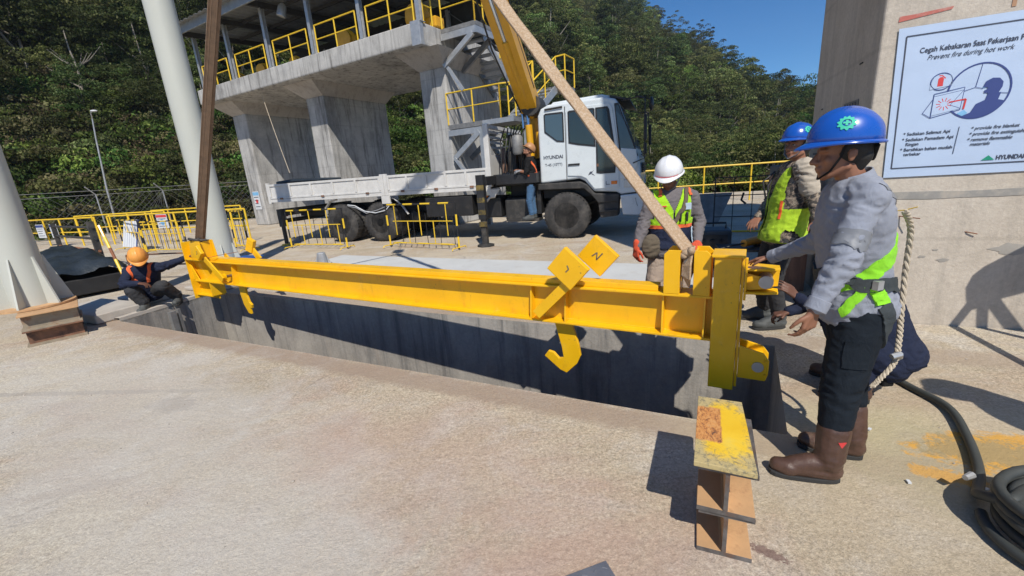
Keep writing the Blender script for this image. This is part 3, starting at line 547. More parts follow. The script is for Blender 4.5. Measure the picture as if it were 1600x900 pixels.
B().lathe([(.05, 0), (.14, -.1), (.16, -.42), (.14, -.44)], (0, 0, .05), (.3, .2, 1), 16).obj('housing', 'galv', t, True); B().tube([(0, 0, 0), (0, .1, .2)], .015, 6).obj('bracket', 'galvd', t)
t = thing('hanging_rope', 'thin slack rope hanging from the deck edge beside the left pier', 'rope', GW(4.2, .3, 2.2), GA)
B().tube([(-.9 + .0 * i, 0, 3.8 - i * .47) if i == 0 else (-.9 + .9 * (i / 8) ** 1.2, 0, 3.8 - i * .47) for i in range(9)], .014, 5).obj('strand', 'rope', t)
# ------------------------------------------------------------ staircase on the right end of the deck
def stair():
    t = thing('steel_staircase', 'galvanised steel staircase with yellow handrails at the right end of the concrete deck', 'staircase', GW(0, 0, 0), GA)
    def P(n, g, m='galv', **k): return g.obj(n, m, t, **k)
    P('top_landing', B().bx(12.11, 13.4, 1.0, 2.0, 5.90, 6.02), 'galvd')
    P('landing_beam', B().bar((12.12, .97, 5.78), (13.4, .97, 5.78), .06, .18)); P('landing_beam', B().bar((13.37, .99, 5.80), (13.37, 2.0, 5.80), .06, .18))
    P('bracket', B().bar((12.12, .97, 4.98), (13.3, .97, 5.70), .09, .15)); P('bracket', B().bar((12.12, 1.95, 4.98), (13.3, 1.95, 5.70), .09, .15), 'galvd')
    P('bracket', B().bar((12.2, 1.0, 5.0), (12.75, 1.0, 4.2), .07, .1))
    def flight(u0, u1, v0, z0, v1, z1, n, sa='galv', sb='galvd', st='galv'):
        for u_, m in ((u0, sb), (u1, sa)): P('stringer', B().bar((u_, v0, z0), (u_, v1, z1), .05, .24), m)
        for i in range(n):
            s = (i + .5) / n; v_ = v0 + (v1 - v0) * s; z = z0 + (z1 - z0) * s; P('step', B().bx(u0 + .03, u1 - .03, v_ - .14, v_ + .14, z + .02, z + .06), st)
    flight(12.13, 13.02, 2.0, 5.88, 3.9, 4.45, 8)
    P('turn_platform', B().bx(12.3, 14.95, 3.95, 4.9, 4.28, 4.40), 'galvd')
    flight(13.75, 14.65, 3.9, 4.30, 2.05, 3.30, 7, 'galv', 'galv')
    P('middle_platform', B().bx(12.0, 14.5, 1.0, 2.0, 3.10, 3.24), 'galvd'); P('platform_beam', B().bar((12.05, .97, 2.98), (13.35, .97, 2.98), .06, .18)); P('platform_beam', B().bar((13.4, .97, 3.16), (14.5, .97, 3.16), .05, .14))
    P('platform_strut', B().bar((12.2, .97, 2.18), (13.25, .97, 2.92), .09, .16)); P('platform_strut', B().bar((12.2, 1.9, 2.18), (13.25, 1.9, 2.92), .09, .16), 'galvd')
    P('support_post', B().bx(13.26, 13.42, .93, 1.05, 0, 2.89)); P('support_post', B().bx(14.35, 14.45, 1.85, 1.95, 0, 3.1)); P('support_post', B().bx(14.8, 14.9, 4.6, 4.7, 0, 4.28))
    P('platform_strut', B().bar((12.2, .97, 2.2), (12.6, .97, 1.7), .12, .1))
    flight(12.75, 13.6, 2.1, 3.0, 4.5, .6, 11)
    def rail(pts, hs=.95, r=.024, mid=True, base=0):
        pts = [Vector(p) for p in pts]
        P('handrail', B().tube([p + V(0, 0, hs) for p in pts], r, 7), 'ysafe', smooth=True)
        if mid: P('mid_rail', B().tube([p + V(0, 0, hs * .5) for p in pts], r * .75, 6), 'ysafe', smooth=True)
        for a, b in zip(pts, pts[1:]):
            n = max(1, int((b - a).length / .85))
            for i in range(n): q = a + (b - a) * i / n; P('rail_post', B().tube([q, q + V(0, 0, hs)], r, 7), 'ysafe', smooth=True)
        q = pts[-1]; P('rail_post', B().tube([q, q + V(0, 0, hs)], r, 7), 'ysafe', smooth=True)
    rail([(12.05, 1.0, 3.24), (14.05, 1.0, 3.24)]); rail([(14.05, 1.0, 3.24), (14.5, 1.15, 3.24), (14.5, 2.0, 3.24)], mid=False)
    rail([(13.75, 2.05, 3.34), (13.75, 3.9, 4.36)]); rail([(14.65, 2.05, 3.34), (14.65, 3.9, 4.36), (14.95, 4.0, 4.4), (14.95, 4.85, 4.4)])
    rail([(12.15, 1.02, 6.02), (13.38, 1.02, 6.02)], 1.1); rail([(13.38, 1.02, 6.0), (13.38, 2.0, 5.95), (13.32, 3.9, 4.5)], 1.0); rail([(13.0, 2.1, 5.9), (13.0, 3.9, 4.5)], 1.0)
    rail([(13.5, 3.97, 4.4), (13.75, 3.97, 4.4)], mid=False)
stair()
# ------------------------------------------------------------ pylon at the right with the poster
PO = (3.15, 3.8, 0); PA = math.radians(-23.5)
pm = Matrix.Translation(PO) @ Matrix.Rotation(PA, 4, 'Z')
def PW(u, v, z): return pm @ V(u, v, z)
py = thing('concrete_pylon', 'massive warm-grey cast concrete pylon at the right carrying the large poster', 'pylon', PO, PA)
g = B(); n = 0
g.prism([(0, 0), (7.0, 0), (7.0, 2.15), (.28, 2.15), (0, 2.0)], -.02, 14, 'z'); g.obj('shaft', 'pylon', py, bev=.02, seg=3)
g = B(); poly = []
for i in range(61): x = 7.0 * i / 60; poly.append((x, 1.135 + .012 * noise.noise(V(x * 3, 0, 0))))
for i in range(60, -1, -1): x = 7.0 * i / 60; poly.append((x, 1.195 + .02 * noise.noise(V(x * 2, 3, 0)) + .0))
g.prism([(x - .0 if x > 0 else .01, z) for x, z in poly], -.004, .01, 'y'); g.obj('cold_joint_band', mk('grey_cold_joint', (.30, .29, .27), .9, var=.2, world=True, col2=(.46, .40, .33), f2=(.5, .7), sc2=5), py)
g = B(); g.plate([(.10, -.003, 2.535), (.42, -.003, 2.57), (.43, -.003, 2.59), (.2, -.003, 2.575), (.105, -.003, 2.575)], .002); g.obj('red_spray_mark', mk('red_spray_fade', (.48, .14, .11), .8, var=.1, col2=(.5, .40, .34), f2=(.5, .75), sc2=6, world=True), py)
B().bx(.76, .785, -.004, -.001, 2.52, 2.9).obj('rust_streak', mk('rust_streak', (.42, .24, .14), .8, var=.2), py)
for (x, z, dx, dz, dy, m) in ((.25, 1.03, .13, .05, -.13, 'ysafe'), (.30, .99, .12, -.012, -.1, 'rebar'), (.74, .85, .10, -.02, -.02, 'rebar')):
    B().tube([(x, .02, z), (x + dx * .5, dy * .6, z + dz * .4), (x + dx, dy, z + dz)], .0045, 6).obj('rebar_stub', m, py)
for x, z, r in ((.52, .63, .02), (.66, .60, .03), (.6, .69, .014), (1.1, .7, .1), (.3, .3, .08), (.28, .33, .06)):
    g = B(); rg = random.Random(int(x * 99)); g.plate([(x + r * math.cos(a) * rg.uniform(.7, 1.3) * 1.4, -.002, z + r * .5 * math.sin(a) * rg.uniform(.7, 1.3)) for a in np.linspace(0, 2 * PI, 13)[:-1]], .002); g.obj('patched_hole', mk('mortar_patch', (.33, .31, .28), .9, var=.2), py)
g = B()
for (v_, z_, w) in ((.35, 2.32, .08), (1.55, 2.05, .07)): g.bx(-.006, 0.01, v_, v_ + w, z_, z_ + .012)
g.obj('form_tie_slot', 'black', py)
# worn notice on the shaded side of the pylon, letters only as marks that the photograph shows
t = thing('taped_notice', 'torn grey notice with dark stripes taped on the shaded side of the pylon', 'notice', PW(-.004, .32, 1.62), PA)
B().bx(-.004, 0, 0, .42, 0, .40).obj('sheet', mk('greyed_sheet', (.22, .22, .21), .8, var=.15), t)
g = B()
for i in range(5): y0 = .04 + i * .075; g.plate([(-.005, y0, .34), (-.005, y0 + .035, .34), (-.005, y0 + .05, .385), (-.005, y0 + .015, .385)], .001)
for i in range(4): g.bx(-.0055, -.0045, .06, .36 - .05 * (i % 2), .27 - i * .06, .295 - i * .06)
g.obj('printed_stripe', 'inkd', t)
t = thing('taped_notice', 'small pale notice with dark bars near the far edge of the pylon side', 'notice', PW(-.004, 1.5, 1.35), PA)
B().bx(-.004, 0, 0, .4, 0, .5).obj('sheet', mk('greyed_sheet', (.25, .25, .24), .8, var=.15), t)
g = B()
for i in range(5): g.bx(-.0055, -.0045, .06, .30 - .05 * (i % 2), .42 - i * .075, .445 - i * .075)
g.obj('printed_stripe', 'inkd', t)
# poster
po = thing('safety_poster', 'large pale blue fire-prevention poster with round pictogram on the concrete pylon', 'poster', PW(0, 0, 0), PA)
nx, nz = 24, 24; vs = []
def PC(a, b):    # a, b in 0..1 -> sheet corner coordinates
    x0 = .155 - .045 * b; x1 = 1.10 - .0 * b; return x0 + (x1 - x0) * a, 1.325 + (2.485 - 1.325) * b
for j in range(nz + 1):
    for i in range(nx + 1):
        x, z = PC(i / nx, j / nz); vs.append((x, -.012 - .002 * noise.noise(V(x * 2.5, z * 8, 0)) , z))
g = B(); g.add(vs, [(j * (nx + 1) + i, j * (nx + 1) + i + 1, (j + 1) * (nx + 1) + i + 1, (j + 1) * (nx + 1) + i) for j in range(nz) for i in range(nx)]); s_ = g.obj('sheet', 'paper', po); sm = s_.modifiers.new('t', 'SOLIDIFY'); sm.thickness = .0015; sm.offset = -1
YF = -.0150
def fr(): 
    g = B(); c = [(.20, 1.40), (1.04, 1.40), (1.04, 2.42), (.165, 2.42)]
    for (a, b) in zip(c, c[1:] + c[:1]): g.bar((a[0], YF, a[1]), (b[0], YF, b[1]), .009, .001, up=(0, 1, 0))
    return g.obj('printed_border', 'inkd', po)
fr(); RX = (PI / 2, 0, 0)
text('Cegah Kebakaran Saat Pekerjaan Panas', .054, 'inkd', po, (.262, YF, 2.285), RX, bold=.0006, sx=.80)
text('Prevent fire during hot work', .050, 'inkd', po, (.315, YF, 2.228), RX, shear=.35, sx=.86)
def arc(cx, cz, rx, rz, a0, a1, w, mat, name='pictogram_line'):
    n = 40; g = B(); P = [(cx + rx * math.cos(a0 + (a1 - a0) * i / n), cz + rz * math.sin(a0 + (a1 - a0) * i / n)) for i in range(n + 1)]
    for a, b in zip(P, P[1:]): g.bar((a[0], YF, a[1]), (b[0], YF, b[1]), w, .001, up=(0, 1, 0))
    return g.obj(name, mat, po)
arc(.665, 1.955, .185, .20, 0, 2 * PI, .011, 'navyp'); arc(.43, 2.055, .065, .062, 0, 2 * PI, .006, 'navyp')
def lin(L, w, mat, name='pictogram_line', cl=False):
    g = B()
    for a, b in zip(L, L[1:] + (L[:1] if cl else [])): g.bar((a[0], YF - .0006, a[1]), (b[0], YF - .0006, b[1]), w, .001, up=(0, 1, 0))
    return g.obj(name, mat, po)
def shp(L, mat, dy=.001, name='pictogram_shape'):
    g = B(); g.plate([(x, YF - dy, z) for x, z in L], .0006); return g.obj(name, mat, po)
shp([(.365, 2.0), (.5, 2.02), (.5, 2.05), (.49, 2.09), (.44, 2.11), (.38, 2.09), (.366, 2.04)], 'paper', .0002)
shp([(.408, 2.02), (.442, 2.02), (.442, 2.075), (.432, 2.088), (.418, 2.088), (.408, 2.075)], 'red'); lin([(.41, 2.1), (.43, 2.098), (.452, 2.075)], .007, 'red')
shp([(.40, 1.80), (.58, 1.84), (.58, 1.99), (.40, 1.955)], 'paper', .0003)
lin([(.40, 1.785), (.575, 1.83), (.58, 1.995), (.40, 1.965)], .004, 'navyp', cl=True); lin([(.40, 1.945), (.58, 1.975)], .003, 'navyp'); lin([(.40, 1.785), (.345, 1.825), (.40, 1.93)], .004, 'navyp'); lin([(.575, 1.97), (.51, 1.87), (.575, 1.84)], .003, 'navyp')
lin([(.66, 2.15), (.645, 1.985), (.58, 1.965)], .003, 'navyp'); lin([(.645, 1.985), (.69, 1.97)], .003, 'navyp'); lin([(.78, 1.93), (.84, 1.92)], .003, 'navyp')
for i in range(11):
    a = i * 2 * PI / 11 + .2; lin([(.47 + .022 * math.cos(a), 1.882 + .02 * math.sin(a)), (.47 + .05 * math.cos(a), 1.882 + .047 * math.sin(a))], .005, 'red', 'pictogram_spark')
lin([(.50, 1.892), (.60, 1.905), (.595, 1.83)], .011, 'red'); 
shp([(.56, 1.80), (.60, 1.825), (.625, 1.80), (.60, 1.775)], 'cyan', .0004)
shp([(.585, 1.775), (.64, 1.80), (.665, 1.86), (.715, 1.885), (.725, 1.935), (.80, 1.93), (.79, 1.88), (.835, 1.865), (.80, 1.815), (.74, 1.775), (.68, 1.76), (.63, 1.757)], 'navyp')
shp([(.69, 1.985), (.70, 2.02), (.735, 2.04), (.775, 2.035), (.80, 2.005), (.80, 1.97), (.785, 1.93), (.73, 1.925), (.715, 1.935), (.70, 1.935), (.70, 1.955), (.715, 1.96), (.715, 1.975), (.685, 1.977)], 'navyp', .0013)
lin([(.685, 1.975), (.80, 1.985)], .004, 'cyan'); lin([(.72, 1.97), (.715, 1.94)], .006, 'cyan')
zl = 1.655
for x, z, tx in ((.245, 1.66, '* Sediakan Selimut Api'), (.242, 1.615, '* Sediakan Pemadam Api'), (.25, 1.578, '  Ringan'), (.24, 1.535, '* Bersihkan bahan mudah'), (.248, 1.498, '  terbakar'), (.665, 1.665, '* provide fire blanket'), (.66, 1.622, '* provide fire extinguisher'), (.655, 1.580, '* remove flammable'), (.66, 1.545, '  materials')):
    text(tx, .0355, 'inkd', po, (x, YF, z), RX, shear=.25 if x > .5 else 0, bold=.0004, sx=.92)
lin([(.585, 1.49), (.593, 1.70)], .0035, 'inkd', 'divider'); shp([(.765, 1.425), (.845, 1.425), (.805, 1.462)], 'triang'); text('HYUNDAI', .046, 'inkd', po, (.852, YF, 1.426), RX, bold=.0012, sx=.80)
# ------------------------------------------------------------ big painted steel columns at the left
def column(label, x, y, r, h, base=True):
    t = thing('steel_pipe_column', label, 'column', (x, y, 0)); B().lathe([(r, .0), (r, h)], n=48).obj('pipe', 'colw', t, True)
    if base:
        B().lathe([(r + .005, .30), (r + .016, .30), (r + .016, .32), (r + .005, .32)], n=48).obj('weld_ring', 'colw', t, True)
        for k in range(6):
            a = 2 * PI * k / 6 + .55; d = V(math.cos(a), math.sin(a), 0); g = B(); g.plate([d * (r - .01), d * (r + .24), d * (r + .24) + V(0, 0, .05), d * (r + .02) + V(0, 0, .62), d * (r - .01) + V(0, 0, .62)], .022); g.obj('gusset', 'colw', t)
        B().lathe([(r + .29, -.04), (r + .29, .0)], n=48).obj('base_plate', 'primer', t)
    return t
c1 = column('grey-green steel pipe column at the left edge standing on rusty I-beam blocks', -6.10, 5.27, .2, 10.0, False); c1.location.z = .387
for k in range(6):
    a = 2 * PI * k / 6 - 1.15; d = V(math.cos(a), math.sin(a), 0); g = B(); g.plate([d * .19, d * .36, d * .36 + V(0, 0, .04), d * .215 + V(0, 0, .62), d * .19 + V(0, 0, .62)], .02); g.obj('gusset', 'colw', c1)
B().lathe([(.38, .0), (.38, .022)], n=40).obj('base_plate', 'primer', c1)
c2 = column('tall grey-green steel pipe column rising behind the left end of the yellow beam', -5.86, 8.62, .232, 12.0, False)
for k in range(6):
    a = 2 * PI * k / 6 - .95; d = V(math.cos(a), math.sin(a), 0); g = B(); g.plate([d * .22, d * .42, d * .42 + V(0, 0, .05), d * .245 + V(0, 0, .62), d * .22 + V(0, 0, .62)], .02); g.obj('gusset', 'colw', c2)
B().lathe([(.44, .0), (.44, .022)], n=40).obj('base_plate', 'colw', c2)
# ------------------------------------------------------------ I-beam blocks
def iblock(label, x, y, z, rz, w, L, h, mats, group=None, top='rust', tilt=0):
    t = thing('i_beam_block', label, 'steel block', (x, y, z), rz, group); th = .019
    B().bx(-w / 2, w / 2, -L / 2, L / 2, h - th, h).obj('top_flange', top, t, bev=.002)
    B().bx(-w / 2, w / 2, -L / 2, L / 2, 0, th).obj('bottom_flange', mats[1], t, bev=.002)
    B().bx(-.006, .006, -L / 2 + .002, L / 2 - .002, th, h - th).obj('web', mats[0], t)
    g = B(); g.bx(-w / 2, w / 2, -L / 2 - .003, -L / 2, 0, th); g.bx(-w / 2, w / 2, -L / 2 - .003, -L / 2, h - th, h); g.bx(-.008, .008, -L / 2 - .002, -L / 2 + .001, th, h - th); g.obj('sawn_end', 'bare', t)
    g = B()
    for s in (-1, 1): g.prism([(s * .007, th), (s * .014, th), (s * .009, th + .003), (s * .007, th + .008)], -L / 2 + .003, L / 2 - .003, 'y'); g.prism([(s * .007, h - th), (s * .014, h - th), (s * .009, h - th - .003), (s * .007, h - th - .008)], -L / 2 + .003, L / 2 - .003, 'y')
    g.obj('fillet', mats[0], t); return t
SA = math.radians(-25)
def s_at(du, dv, z): return (.787 + math.cos(SA) * du - math.sin(SA) * dv, 1.375 + math.sin(SA) * du + math.cos(SA) * dv, z)
p = s_at(0, .20, 0); iblock('lower primer-brown I-beam block of the stack in front of the beam end', p[0], p[1], 0, SA + .02, .205, .38, .212, ('primer', 'primer'), top='bare')
p = s_at(0, .20, 0); iblock('upper I-beam block of the front stack under the yellow sprayed plate', p[0], p[1], .2125, SA - .01, .21, .40, .212, ('primer', 'primer'), top='bare')
p = s_at(-.018, .245, .4255); t = thing('steel_plate', 'thick steel plate oversprayed yellow with a rusty bare square, on the front stack', 'plate', p, SA - .0)
g = B(); g.prism([(-.108, -.262), (.112, -.268), (.092, .26), (-.10, .264)], 0, .022, 'z'); g.obj('plate', 'plate', t, bev=.002)
LA = math.radians(45)
def l_at(a, b, z): return (-5.83 + .0 + a * math.cos(LA) - b * math.sin(LA), 5.17 + a * math.sin(LA) + b * math.cos(LA), z)
def iblock2(label, z, mats, top):
    t = thing('i_beam_block', label, 'steel block', (*l_at(0, 0, z)[:2], z), LA); th = .016; h = .19; L = .52
    B().bx(-L / 2, L / 2, -.36, .36, h - th, h).obj('top_flange', top, t, bev=.002); B().bx(-L / 2, L / 2, -.36, .36, 0, th).obj('bottom_flange', mats[1], t, bev=.002)
    for y in (-.26, .26): B().bx(-L / 2 + .02, L / 2 - .02, y - .007, y + .007, th, h - th).obj('web', mats[0], t)
    return t
iblock2('lower dark rusty steel block under the left pipe column', 0, ('rust', 'oldsteel'), 'rust'); iblock2('upper beige steel block directly under the left pipe column', .191, ('oldsteel', 'oldsteel'), 'primer')
# ------------------------------------------------------------ the yellow spreader beam
BO = (1.55, 2.7, 0); BA = math.radians(-29.84)
sb = thing('lifting_beam', 'long bright yellow steel spreader beam with hooks hanging over the trench', 'lifting beam', BO, BA)
def Y(n, g, m='yellow', bev=.003, **k): return g.obj(n, m, sb, bev=bev, **k)
Y('bottom_flange', B().bx(-7.40, -.185, 0, .20, .330, .348)); Y('top_flange', B().bx(-7.40, -.185, 0, .20, .645, .663)); Y('web', B().bx(-7.40, -.185, .092, .108, .348, .645), bev=0)
Y('top_rail', B().bx(-6.95, -.56, .045, .165, .664, .705)); 
for x, w in ((-6.32, .1), (-3.9, .0), (-1.62, .1), (-1.30, .1), (-.52, .1), (-.235, .1)):
    if w:
        g = B(); g.add([(x - .006, .003, .349), (x + .006, .003, .349), (x + .006, .091, .349), (x - .006, .091, .349), (x - .006, .040, .644), (x + .006, .040, .644), (x + .006, .091, .644), (x - .006, .091, .644)], [(0, 1, 2, 3), (4, 5, 6, 7), (0, 1, 5, 4), (1, 2, 6, 5), (2, 3, 7, 6), (3, 0, 4, 7)]); Y('stiffener', g, bev=0)
        g = B(); g.bx(x - .006, x + .006, .109, .198, .349, .644); Y('stiffener', g, bev=0)
# weld beads along the flanges
g = B(); g.tube([(-7.3 + .25 * i, .0905, .3505) for i in range(29)], .004, 5); g.tube([(-7.3 + .25 * i, .0905, .6425) for i in range(29)], .004, 5); Y('weld_bead', g, bev=0)
# right end post
Y('end_post', B().bx(-.183, -.022, -.055, .115, .0, .955), bev=.006); Y('post_cap', B().bx(-.20, .0, -.07, .165, .956, .974)); Y('post_flange', B().bx(-.020, -.002, -.03, .20, .02, .955))
Y('back_channel', B().bx(-.183, -.03, .117, .2, .02, .95))
def bolt(x, y, z, r=.012, ax=(0, -1, 0), m='yellow'): B().lathe([(r, 0), (r, .008), (r * .6, .012)], (x, y, z), ax, 6).obj('bolt', m, sb)
# upper bracket: two tapered shelf plates, a lug plate and the pin
for z in (.70, .86): g = B(); g.prism([(0, -.02), (.12, .0), (.20, .03), (.20, .13), (0, .19)], z, z + .016, 'z'); Y('bracket_shelf', g)
g = B(); g.prism([(0, .70), (.20, .73), (.205, .86), (0, .875)], .13, .148, 'y'); Y('bracket_lug', g)
g = B(); g.prism([(0, .716), (.16, .74), (.17, .80), (.0, .84)], .02, .036, 'y'); Y('bracket_lug', g)
B().lathe([(.043, .0), (.043, .16)], (.125, -.0, .785), (0, 1, 0), 24).obj('pin', 'galv', sb, True); Y('bracket_edge', B().bx(.0, .015, -.028, .0, .66, .95))
# lower bracket
g = B(); g.prism([(0, .09), (.17, .09), (.185, .14), (.185, .24), (.15, .29), (0, .33)], -.02, -.002, 'y'); Y('bracket_lug', g)
g = B(); g.prism([(0, .09), (.17, .09), (.185, .14), (.185, .24), (.15, .29), (0, .33)], .12, .138, 'y'); Y('bracket_lug', g)
Y('bracket_shelf', B().bx(0, .15, -.001, .119, .24, .256)); Y('bracket_shelf', B().bx(0, .15, -.001, .119, .10, .116)); B().lathe([(.036, -.03), (.036, .15)], (.12, 0, .19), (0, 1, 0), 24).obj('pin', 'galv', sb, True)
for z in (.14, .24): bolt(.165, -.022, z, .008)
# uprights that hold the sling
def upright(x0, x1, cham):
    g = B(); zt = .985; c = .03
    pr = [(x0, .664), (x1, .664), (x1, zt - (c if cham > 0 else 0)), (x1 - (c if cham > 0 else 0), zt), (x0 + (c if cham < 0 else 0), zt), (x0, zt - (c if cham < 0 else 0))]
    g.prism(pr, .0, .014, 'y'); Y('upright_plate', g); g = B(); g.prism(pr, .186, .2, 'y'); Y('upright_plate', g); xi = x1 - .014 if cham < 0 else x0
    Y('upright_web', B().bx(xi, xi + .014, .0145, .1855, .664, .975)); g = B(); g.prism([(x0, .664), (x0 - (0 if cham > 0 else .05), .664), (x0, .70)] if cham < 0 else [(x1, .664), (x1 + .05, .664), (x1, .70)], .09, .104, 'y'); Y('gusset', g, bev=0)
upright(-.515, -.405, -1); upright(-.315, -.205, 1)
B().lathe([(.022, 0), (.022, .19)], (-.36, .005, .90), (0, 1, 0), 16).obj('sling_pin', 'bare', sb, True)
# left end post
Y('end_flange', B().bx(-7.49, -7.468, -.01, .21, .05, .93)); Y('end_web', B().bx(-7.467, -6.98, .095, .11, .06, .645), bev=0); Y('inner_flange', B().bx(-6.978, -6.96, .0, .2, .12, .329)); Y('end_foot', B().bx(-7.466, -6.98, .02, .19, .10, .115))
Y('seat_shelf', B().bx(-7.466, -6.9, -.02, .21, .664, .68)); g = B(); g.prism([(-7.30, .682), (-6.93, .682), (-6.97, .95), (-7.24, .95)], .0, .016, 'y'); Y('seat_plate', g)
g = B(); g.prism([(-7.30, .682), (-6.93, .682), (-6.97, .95), (-7.24, .95)], .18, .196, 'y'); Y('seat_plate', g); Y('seat_block', B().bx(-7.24, -7.0, .017, .179, .682, .93)); Y('seat_side', B().bx(-7.466, -7.25, .095, .11, .681, .9)); g = B(); g.prism([(-7.466, .349), (-7.3, .349), (-7.466, .6)], .03, .045, 'y'); Y('gusset', g, bev=0)
# hooks with counterweight arms
def hook(px, pz, s, armx, armz, blocks, hk, depthw=.10):
    # s = +1: arm leans to the right; local outlines in x,z
    B().lathe([(.052, -.035), (.052, .0), (.030, .0), (.030, -.048), (.02, -.05)][::-1], (px, 0, pz), (0, 1, 0), 20).obj('pivot_boss', 'yellow', sb, True)
    B().lathe([(.02, -.06), (.02, .26)], (px, 0, pz), (0, 1, 0), 12).obj('pivot_pin', 'bare', sb, True)
    for yy in (-.05, .225):
        d = V(armx - px, 0, armz - pz).normalized(); q = V(-d.z, 0, d.x); w = .042; P = [V(px, yy, pz) - d * .05 + q * w, V(px, yy, pz) - d * .05 - q * w, V(armx, yy, armz) - q * w, V(armx, yy, armz) + q * w]
        g = B(); g.plate(P, .022); Y('counterweight_arm', g)
    for (bx, bz, by, r, a) in blocks:
        ca, sa = math.cos(a), math.sin(a); P = [V(bx + r * (ca * x - sa * z), by, bz + r * (sa * x + ca * z)) for x, z in ((-1.1, -1), (1.1, -1), (1.1, 1), (-1.1, 1))]
        g = B(); g.plate(P, .05); Y('counterweight', g, bev=.006)
        # stamped shackle mark
        g = B(); c = V(bx, by - .0265, bz); L = [c + V(-.045, 0, .0), c + V(.0, 0, .03), c + V(-.008, 0, -.03), c + V(.045, 0, .025)] if r > .085 and bx > -1.1 else [c + V(.0, 0, .03), c + V(.012, 0, .0), c + V(-.014, 0, -.025)]
        for m_, n_ in zip(L, L[1:]): g.bar(m_, n_, .009, .002, up=(0, 1, 0))
        g.obj('scratched_mark', 'bare', sb)
    g = B(); g.prism([(px + s_ * 1, z_) for s_, z_ in hk] if False else hk, depthw - .016, depthw + .016, 'y'); Y('hook', g, bev=.004)
hook(-1.50, .445, 1, -1.24, .70, [(-1.22, .835, -.075, .118, math.radians(-42)), (-1.045, .90, .14, .115, math.radians(-42))],
     [(-1.44, .34), (-1.28, .34), (-1.215, .12), (-1.20, .02), (-1.235, -.06), (-1.335, -.165), (-1.395, -.145), (-1.545, -.03), (-1.505, .025), (-1.455, .015), (-1.405, -.035), (-1.36, -.02), (-1.375, .09)])
hook(-6.48, .45, -1, -6.80, .71, [(-6.90, .80, -.06, .075, math.radians(38))],
     [(-6.36, .34), (-6.20, .34), (-6.21, .17), (-6.185, .07), (-6.14, .035), (-6.155, -.02), (-6.205, -.01), (-6.20, -.11), (-6.26, -.10), (-6.335, .03), (-6.36, .17)])
g = B(); g.plate([V(-6.0, .24, .66), V(-5.9, .24, .70), V(-6.08, .24, .88), V(-6.16, .24, .84)], .022); Y('counterweight_arm', g); g = B(); g.plate([V(-6.22, .24, .80), V(-6.08, .24, .76), V(-5.97, .24, .93), V(-6.10, .24, .98)], .05); Y('counterweight', g, bev=.005)
B().tube([(-6.9, -.03, .70), (-6.6, .02, .75), (-6.2, .1, .80)], .004, 5).obj('thin_rod', 'rebar', sb)
bm_ = Matrix.Translation(BO) @ Matrix.Rotation(BA, 4, 'Z')
def BW(x, y, z): return bm_ @ V(x, y, z)
# ------------------------------------------------------------ slings and crane hook
AP = V(-1.75, 4.55, 5.85)
def ribbon(name, pts, w, th, nrm, mat, parent=None, twist=0):
    g = B(); pts = [Vector(p) for p in pts]; n = len(pts); vs = []
    for i, p in enumerate(pts):
        t = (pts[min(i + 1, n - 1)] - pts[max(i - 1, 0)]).normalized(); N_ = Vector(nrm(i / (n - 1)) if callable(nrm) else nrm); N_ = (N_ - t * t.dot(N_)).normalized(); x = t.cross(N_)
        if twist: q = Quaternion(t, twist * i / (n - 1)); N_ = q @ N_; x = q @ x
        ww = w(i / (n - 1)) if callable(w) else w
        for a, b in ((-1, -1), (1, -1), (1, 1), (-1, 1)): vs.append(p + x * a * ww / 2 + N_ * b * th / 2)
    fs = [(i * 4 + k, i * 4 + (k + 1) % 4, i * 4 + 4 + (k + 1) % 4, i * 4 + 4 + k) for i in range(n - 1) for k in range(4)] + [(3, 2, 1, 0), (n * 4 - 4, n * 4 - 3, n * 4 - 2, n * 4 - 1)]
    g.add(vs, fs); o = g.obj(name, mat, parent, bev=.002)
    if n > 14:
        for f_ in (.92, -.92):
            L = [(Vector(vs[i * 4]) + Vector(vs[i * 4 + 1])) / 2 + (Vector(vs[i * 4 + 1]) - Vector(vs[i * 4])) / 2 * f_ for i in range(n)]; L2 = [(Vector(vs[i * 4 + 2]) + Vector(vs[i * 4 + 3])) / 2 + (Vector(vs[i * 4 + 2]) - Vector(vs[i * 4 + 3])) / 2 * f_ for i in range(n)]
            B().tube(L, .0022, 5).obj('stitch_line', mat, o); B().tube(L2, .0022, 5).obj('stitch_line', mat, o)
    return o
def seg(a, b, n): return [Vector(a) + (Vector(b) - Vector(a)) * i / n for i in range(n + 1)]
A1 = BW(-.36, .10, .94); cam_n = V(.35, -.9, .2)
t = thing('webbing_sling', 'tan frayed webbing sling running from the right uprights up to the upper left', 'sling', A1)
def rel(L, o): return [Vector(p) - Vector(o) for p in L]
ribbon('webbing', rel([p + V(0, 0, -.10 * math.sin(PI * i / 30)) + V(.004, .004, 0) * math.sin(i * 2.1) for i, p in enumerate(seg(A1 + V(0, 0, .02), AP, 30))], A1), lambda s: .098 + .006 * math.sin(s * 47), .016, lambda s: V(.25, -.9, .35), 'sling', t, .12)
bx_ = BW(-.36, .1, 0) - V(0, 0, 0); loop = []
for k in range(13):
    a = PI * k / 12; loop.append(BW(-.36, .10 + .035 * math.cos(a), .90 - .06 * math.sin(a)))
ribbon('loop_end', rel([BW(-.345, .065, 1.0)] + [BW(-.355, .03, .95), BW(-.36, -.01, .88), BW(-.36, -.02, .80), BW(-.36, .03, .755), BW(-.36, .1, .75), BW(-.36, .17, .78), BW(-.36, .18, .88), BW(-.355, .14, .97)], A1), .085, .014, lambda s: V(1, .3, .1), 'sling', t)
g = B(); g.ell(BW(-.36, .03, .965) - A1, (.045, .04, .03)); g.ell(BW(-.335, .0, .985) - A1, (.025, .03, .03)); g.ell(BW(-.385, .02, .945) - A1, (.028, .03, .025)); o = g.obj('knotted_wrap', 'sling', t, True)
